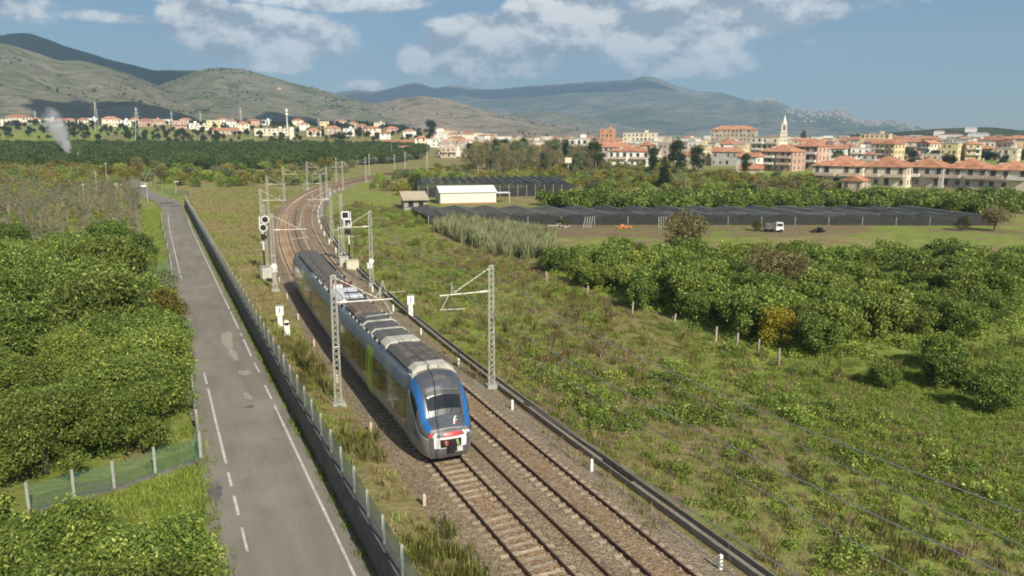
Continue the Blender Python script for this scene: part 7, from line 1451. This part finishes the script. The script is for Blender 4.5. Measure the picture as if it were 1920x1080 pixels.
MB().box((2.4,4,1.1), (5,7,2.4)).build('wall', mat('rough stone wall', (.34,.3,.24), .95, var=.3, scale=2), r_); MB().quad((-.4,-.2,2.1), (5.4,-.2,2.1), (5.4,8.2,3.5), (-.4,8.2,3.5)).quad((-.4,8.2,3.4), (5.4,8.2,3.4), (5.4,-.2,2.0), (-.4,-.2,2.0)).build('roof', mat('tan sheet roof', (.47,.40,.28), .8, var=.15, scale=1), r_)
MB().box((1.4,.49,.9), (1.1,.06,1.7)).build('door', M_BLACK, r_); MB().box((3.6,.49,1.2), (1.0,.06,.9)).build('window', M_BLACK, r_); MB().box((2.3,-2.,.35), (4.6,.4,1.1)).build('yard_wall', M_CONC, r_); MB().box((.3,-2.6,.3), (1.4,.8,.7)).build('trough', M_POST, r_)

# ------------------------------------------------------------------ things in front of the net
r_ = empty('small_truck', (96.6,104.6,-.45), -.5); r_.scale = (.85,.85,.85); tag(r_, 'small white truck parked before the long shade net', 'truck')
MB().box((0,0,1.15), (1.5,1.6,1.5), taper=.88).build('cab', M_TWHITE, r_); MB().box((0,-.79,1.45), (1.1,.06,.55)).build('windscreen', M_WPANE, r_); MB().box((-1.8,.1,.75), (2.2,1.5,.3)).build('load_bed', M_GREY, r_); MB().box((-1.8,.1,1.3), (2.0,1.3,.8)).build('load', M_ROOF, r_)
for dx in (.3,-1.2,-2.3):
    for dy in (-.72,.82): MB().tube([(dx,dy-.1,.32),(dx,dy+.1,.32)], .33, 12).build('wheel', M_BLACK, r_)
def pile(name, x, y, n, sx, sy, mt, label, boxy=False, seed=0, hmax=.7):
    q = random.Random(seed); r_ = empty(name, (x, y, H(x, y))); tag(r_, label, 'pile'); 
    for i in range(n):
        a, b = q.gauss(0, sx*.4), q.gauss(0, sy*.4); z = max(.05, hmax*math.exp(-(a/sx)**2-(b/sy)**2)*q.random())
        if boxy: MB().box((0,0,0), (q.uniform(.25,.5), q.uniform(.2,.35), q.uniform(.15,.3)), q.uniform(0,3), Matrix.Rotation(q.uniform(-.5,.5), 3, 'X')).build('block', mt, r_, loc=(a,b,z))
        else: t = q.uniform(0,6.28); l = q.uniform(.4,1.1); MB().tube([(a-math.cos(t)*l, b-math.sin(t)*l, z), (a+math.cos(t)*l, b+math.sin(t)*l, z+q.uniform(-.1,.5))], q.uniform(.04,.09), 5).build('log', mt, r_)
M_LOG = mat('cut branches', (.40,.34,.27), .95, var=.2, scale=3, rnd=.2)
pile('log_pile', 57.2, 128.2, 46, 4.2, 1.2, M_LOG, 'long pile of pale cut logs at the left end of the long net', seed=1); pile('log_pile', 64.5, 124.2, 22, 2.0, .9, M_LOG, 'short pile of pale cut logs right of the long pile', seed=2)
pile('brick_pile', 75.2, 119.8, 34, 1.6, .8, mat('orange bricks', (.55,.21,.08), .9, var=.2, scale=3, rnd=.2), 'small heap of orange bricks before the long net', True, 3, .6)
pile('rubble_heap', 101.8, 101.2, 26, 1.9, 1.0, M_BLACK, 'dark heap of scrap right of the small truck', True, 4, .8)
for i, (x, y, lb) in enumerate([(69.5,122.6,'pale timber poles leaning together before the long net'),(81.6,117.1,'upright pale timber stakes before the dark opening in the long net')]):
    r_ = empty('timber_stakes', (x, y, -.45)); tag(r_, lb, 'timber frame')
    for k in range(4): MB().tube([(.5*k-.7,0,0),(.5*k-.7+(.5 if i == 0 else 0),.1,2.0)], .06, 5).build('pole', M_FAIR, r_)
tree('dark', 94.2, 107.2, .62, 'round green bush left of the small truck', 'bush', name='round_bush'); tree('dark', 66.2, 126.2, .5, 'low dark bush against the long net', 'bush', name='round_bush')
for i, (x, y) in enumerate([(40,79.3),(39.9,70),(39.6,61.1),(40.2,55.5),(40.6,50.3),(40.8,48),(41,45.8),(40.5,43)]):
    r_ = empty('fence_stake', (x, y, H(x, y))); tag(r_, 'weathered pale fence stake at the right orchard edge, %s from the far end' % ORD[i], 'stake', 'fence stakes along the right orchard'); MB().box((0,0,.6), (.12,.12,1.3)).build('stake', M_LOG, r_).rotation_euler = (random.uniform(-.12,.12), random.uniform(-.12,.12), 0); MB().box((0,.07,.95), (.2,.02,.06)).build('batten', M_LOG, r_)

# ------------------------------------------------------------------ left roadside
def mesh_run(name, pts, h_, label, wall=False):
    r_ = empty(name, (pts[0][0], pts[0][1], H(*pts[0]))); tag(r_, label, 'fence'); o_ = Vector(r_.location)
    for i, p in enumerate(pts):
        z = H(*p); MB().box((p[0]-o_.x, p[1]-o_.y, z-o_.z+h_/2), (.13,.13,h_+.25)).build('post', M_POST, r_).rotation_euler = (0,0,0)
        if i+1 < len(pts):
            q = pts[i+1]; zq = H(*q); a = Vector((p[0], p[1], z))-o_; b = Vector((q[0], q[1], zq))-o_
            MB().quad(a+Vector((0,0,.1)), b+Vector((0,0,.1)), b+Vector((0,0,h_-.05)), a+Vector((0,0,h_-.05))).build('mesh_panel', M_GMESH, r_)
            if wall: dv = b-a; MB().box(tuple((a+b)/2+Vector((0,0,.0))), (dv.length,.28,.3), math.atan2(dv.y, dv.x)).build('kerb_wall', M_CONC, r_)
M_GMESH = mat('vivid green garden mesh', (.08,.18,.13), .6, var=.2, scale=2, trans=.68)
mesh_run('garden_fence', [(-6.4,41.2),(-4.57,41.96),(-2.83,42.3),(-.93,43.4),(1.35,44.6)], 1.45, 'green mesh garden fence on a low kerb wall at the lower left', True)
mesh_run('roadside_fence', [(1.38,45.2),(1.42,49),(1.46,53),(1.54,56.5),(1.62,61),(1.75,68)], 1.4, 'green mesh fence running up the left road edge past the trees')
mesh_run('cross_fence', [(-3.2,106.9),(-.87,107.5),(1.6,108)], 1.7, 'short green mesh fence crossing the left orchard edge')
mesh_run('boundary_fence', [(1.62,109),(1.65,118),(1.6,130),(1.5,142),(1.45,155),(1.5,168),(1.6,180)], 1.2, 'far low fence along the left edge of the road', True)
mesh_run('bend_fence', [(.4,282),(1.2,268),(2.9,251),(6.2,241),(9.6,232.5)], 1.5, 'far green mesh fence around the outside of the road bend')
for x, y, h, lb in [(-14.2,209.8,6.2,'nearest concrete utility pole in the leafless thicket'),(-13.2,242.5,7.2,'second concrete utility pole in the leafless thicket'),(-11.4,262.6,8.6,'third concrete utility pole beside the far road'),(-29.2,421,8,'far utility pole right of the smoke')]: lamp_post(x, y, h, lb, False, 'utility_pole')
lamp_post(6.6, 248, 3.4, 'short lamp post with a white head at the road bend')
lamp_post(-.9, 225, 5.2, 'tan wooden pole at the inner side of the road bend', False, 'utility_pole')
r_ = empty('gate_pillar', (-9,261.5,-.9)); tag(r_, 'white gate pillar beside the far road', 'gate pillar'); MB().box((0,0,1.1), (.8,.6,2.3)).build('pillar', M_TWHITE, r_); MB().box((0,0,2.35), (1.,.8,.2)).build('cap', M_TWHITE, r_); MB().box((1.3,0,1.9), (1.8,.2,.3)).build('bar', M_TWHITE, r_)
r_ = empty('parked_car', (-2.1,272,-1.5+.9*float(sstep(215, 300, 272))+.15), .12); tag(r_, 'pale small car with dark windows on the far road', 'car')
MB().box((0,0,.62), (1.7,4.0,.6), taper=.96).build('body', M_TWHITE, r_); MB().box((0,.2,1.18), (1.55,2.2,.55), taper=.78).build('cabin', M_WPANE, r_); MB().box((0,.2,1.47), (1.2,1.6,.05)).build('roof', M_TWHITE, r_)
for dx in (-.78,.78):
    for dy in (-1.25,1.25): MB().tube([(dx-.1,dy,.32),(dx+.1,dy,.32)], .32, 12).build('wheel', M_BLACK, r_)
for dx in (-.6,.6): MB().box((dx,-2.0,.75), (.3,.05,.15)).build('tail_light', M_RED, r_)
# smoke from a bonfire
def smoke():
    m = MB(); n = 14; cs = [(0,0,0,1.2),(-.8,0,3,2.2),(-1.2,0,7,3.4),(-3,.5,11,5.6),(-6,1,15,7.4),(-8,1,20,7.8),(-8,1,25,6.2),(-9,1,29,3.8),(-9,1,32,1)]
    m.grid([[(cx+rr*math.cos(2*math.pi*k/n), cy+rr*.8*math.sin(2*math.pi*k/n), z) for k in range(n+1)] for cx, cy, z, rr in cs]); m.f.append(tuple(range(n))[::-1]); b_ = (len(cs)-1)*(n+1); m.f.append(tuple(b_+k for k in range(n)))
    o = m.build('smoke', None, loc=(-38.6,520,-.6), fix=True); tag(o, 'white bonfire smoke drifting up from the orchards at the left', kind='stuff'); mt = bpy.data.materials.new('smoke'); N, L = nodes_of(mt); N.remove(N['Principled BSDF']); v = N.new('ShaderNodeVolumePrincipled'); v.inputs['Color'].default_value = (.99,.99,1,1)
    tcn = N.new('ShaderNodeTexCoord'); nz = N.new('ShaderNodeTexNoise'); nz.inputs['Scale'].default_value = .22; nz.inputs['Detail'].default_value = 5; L.new(tcn.outputs['Object'], nz.inputs['Vector'])
    sp = N.new('ShaderNodeSeparateXYZ'); L.new(tcn.outputs['Object'], sp.inputs[0]); hr = N.new('ShaderNodeMapRange'); hr.inputs[1].default_value = 0; hr.inputs[2].default_value = 24; hr.inputs[3].default_value = 2.4; hr.inputs[4].default_value = .45; L.new(sp.outputs[2], hr.inputs[0])
    mr = N.new('ShaderNodeMapRange'); mr.inputs[1].default_value = .36; mr.inputs[2].default_value = .62; L.new(nz.outputs[0], mr.inputs[0]); ml = N.new('ShaderNodeMath'); ml.operation = 'MULTIPLY'; L.new(hr.outputs[0], ml.inputs[0]); L.new(mr.outputs[0], ml.inputs[1]); 
    def mth(op, a, c=None):
        n = N.new('ShaderNodeMath'); n.operation = op
        for i, q in ((0, a), (1, c)):
            if q is None: continue
            if isinstance(q, (int, float)): n.inputs[i].default_value = q
            else: L.new(q, n.inputs[i])
        return n.outputs[0]
    ax = mth('MAXIMUM', mth('MULTIPLY', sp.outputs[2], -.36), -8.6); dx = mth('SUBTRACT', sp.outputs[0], ax); dd = mth('SQRT', mth('ADD', mth('MULTIPLY', dx, dx), mth('MULTIPLY', sp.outputs[1], sp.outputs[1])))
    rad = mth('ADD', mth('MULTIPLY', mth('MINIMUM', sp.outputs[2], 20.), .30), .9); ed = N.new('ShaderNodeMapRange'); ed.interpolation_type = 'SMOOTHSTEP'; ed.inputs[1].default_value = 1.0; ed.inputs[2].default_value = .1; L.new(mth('DIVIDE', dd, rad), ed.inputs[0]); tp = N.new('ShaderNodeMapRange'); tp.inputs[1].default_value = 31; tp.inputs[2].default_value = 20; L.new(sp.outputs[2], tp.inputs[0])
    dn = mth('MULTIPLY', mth('MULTIPLY', ml.outputs[0], ed.outputs[0]), tp.outputs[0]); L.new(dn, v.inputs['Density']); L.new(v.outputs[0], N['Material Output'].inputs['Volume']); o.data.materials.append(mt)
smoke()
# ------------------------------------------------------------------ fair-weather clouds drifting above the hills (they cast the shadows on the slopes)
M_CLOUD = mat('cloud', (.85,.86,.88), 1., var=.03, scale=.01, spec=0)
def cloud(az_, r0, zg, wide, deep, thick, label, seed):
    g = Vector((math.sin(R(az_))*r0, math.cos(R(az_))*r0, zg)); zc = 960; c = g+to_sun*((zc-zg)/to_sun.z)
    bm = bmesh.new(); bmesh.ops.create_icosphere(bm, subdivisions=5, radius=1.0); q = np.random.default_rng(seed).uniform(0, 50, 2)
    ca, sa = math.cos(-R(az_)), math.sin(-R(az_))
    for v in bm.verts:
        n_ = v.co.copy(); k = .55+.75*float(fbm((n_.x+1)*1.6+q[0], (n_.y+1)*1.6+q[1], 4))+.25*float(fbm((n_.x+n_.z)*5+q[1], (n_.y-n_.z)*5, 2))
        zz = n_.z*k*thick; zz = max(zz, -.18*thick); x_, y_ = n_.x*k*wide, n_.y*k*deep; v.co = (x_*ca-y_*sa, x_*sa+y_*ca, zz)
    me = bpy.data.meshes.new('cloud'); bm.to_mesh(me); bm.free(); me.materials.append(M_CLOUD); me.polygons.foreach_set('use_smooth', [True]*len(me.polygons)); o = put('cloud', me, None, c); tag(o, label, kind='stuff')
cloud(-4.5, 3150, 260, 420, 330, 70, 'cumulus drifting over the high left ridge', 1)
cloud(1.5, 3050, 190, 260, 240, 60, 'cumulus drifting over the saddle of the left ridge', 2)
cloud(-1.2, 1560, 60, 150, 175, 50, 'small cumulus drifting over the foot of the left hill', 3)
cloud(1.8, 1520, 30, 90, 120, 40, 'smaller cumulus beside it over the foot of the left hill', 6)
cloud(9.8, 1820, 60, 85, 80, 36, 'small cumulus drifting over the middle hill', 4)
cloud(26.5, 6100, 330, 900, 420, 90, 'long cumulus drifting over the far mountains', 5)
cloud(17.5, 6000, 330, 500, 420, 90, 'cumulus drifting over the western far mountains', 7)
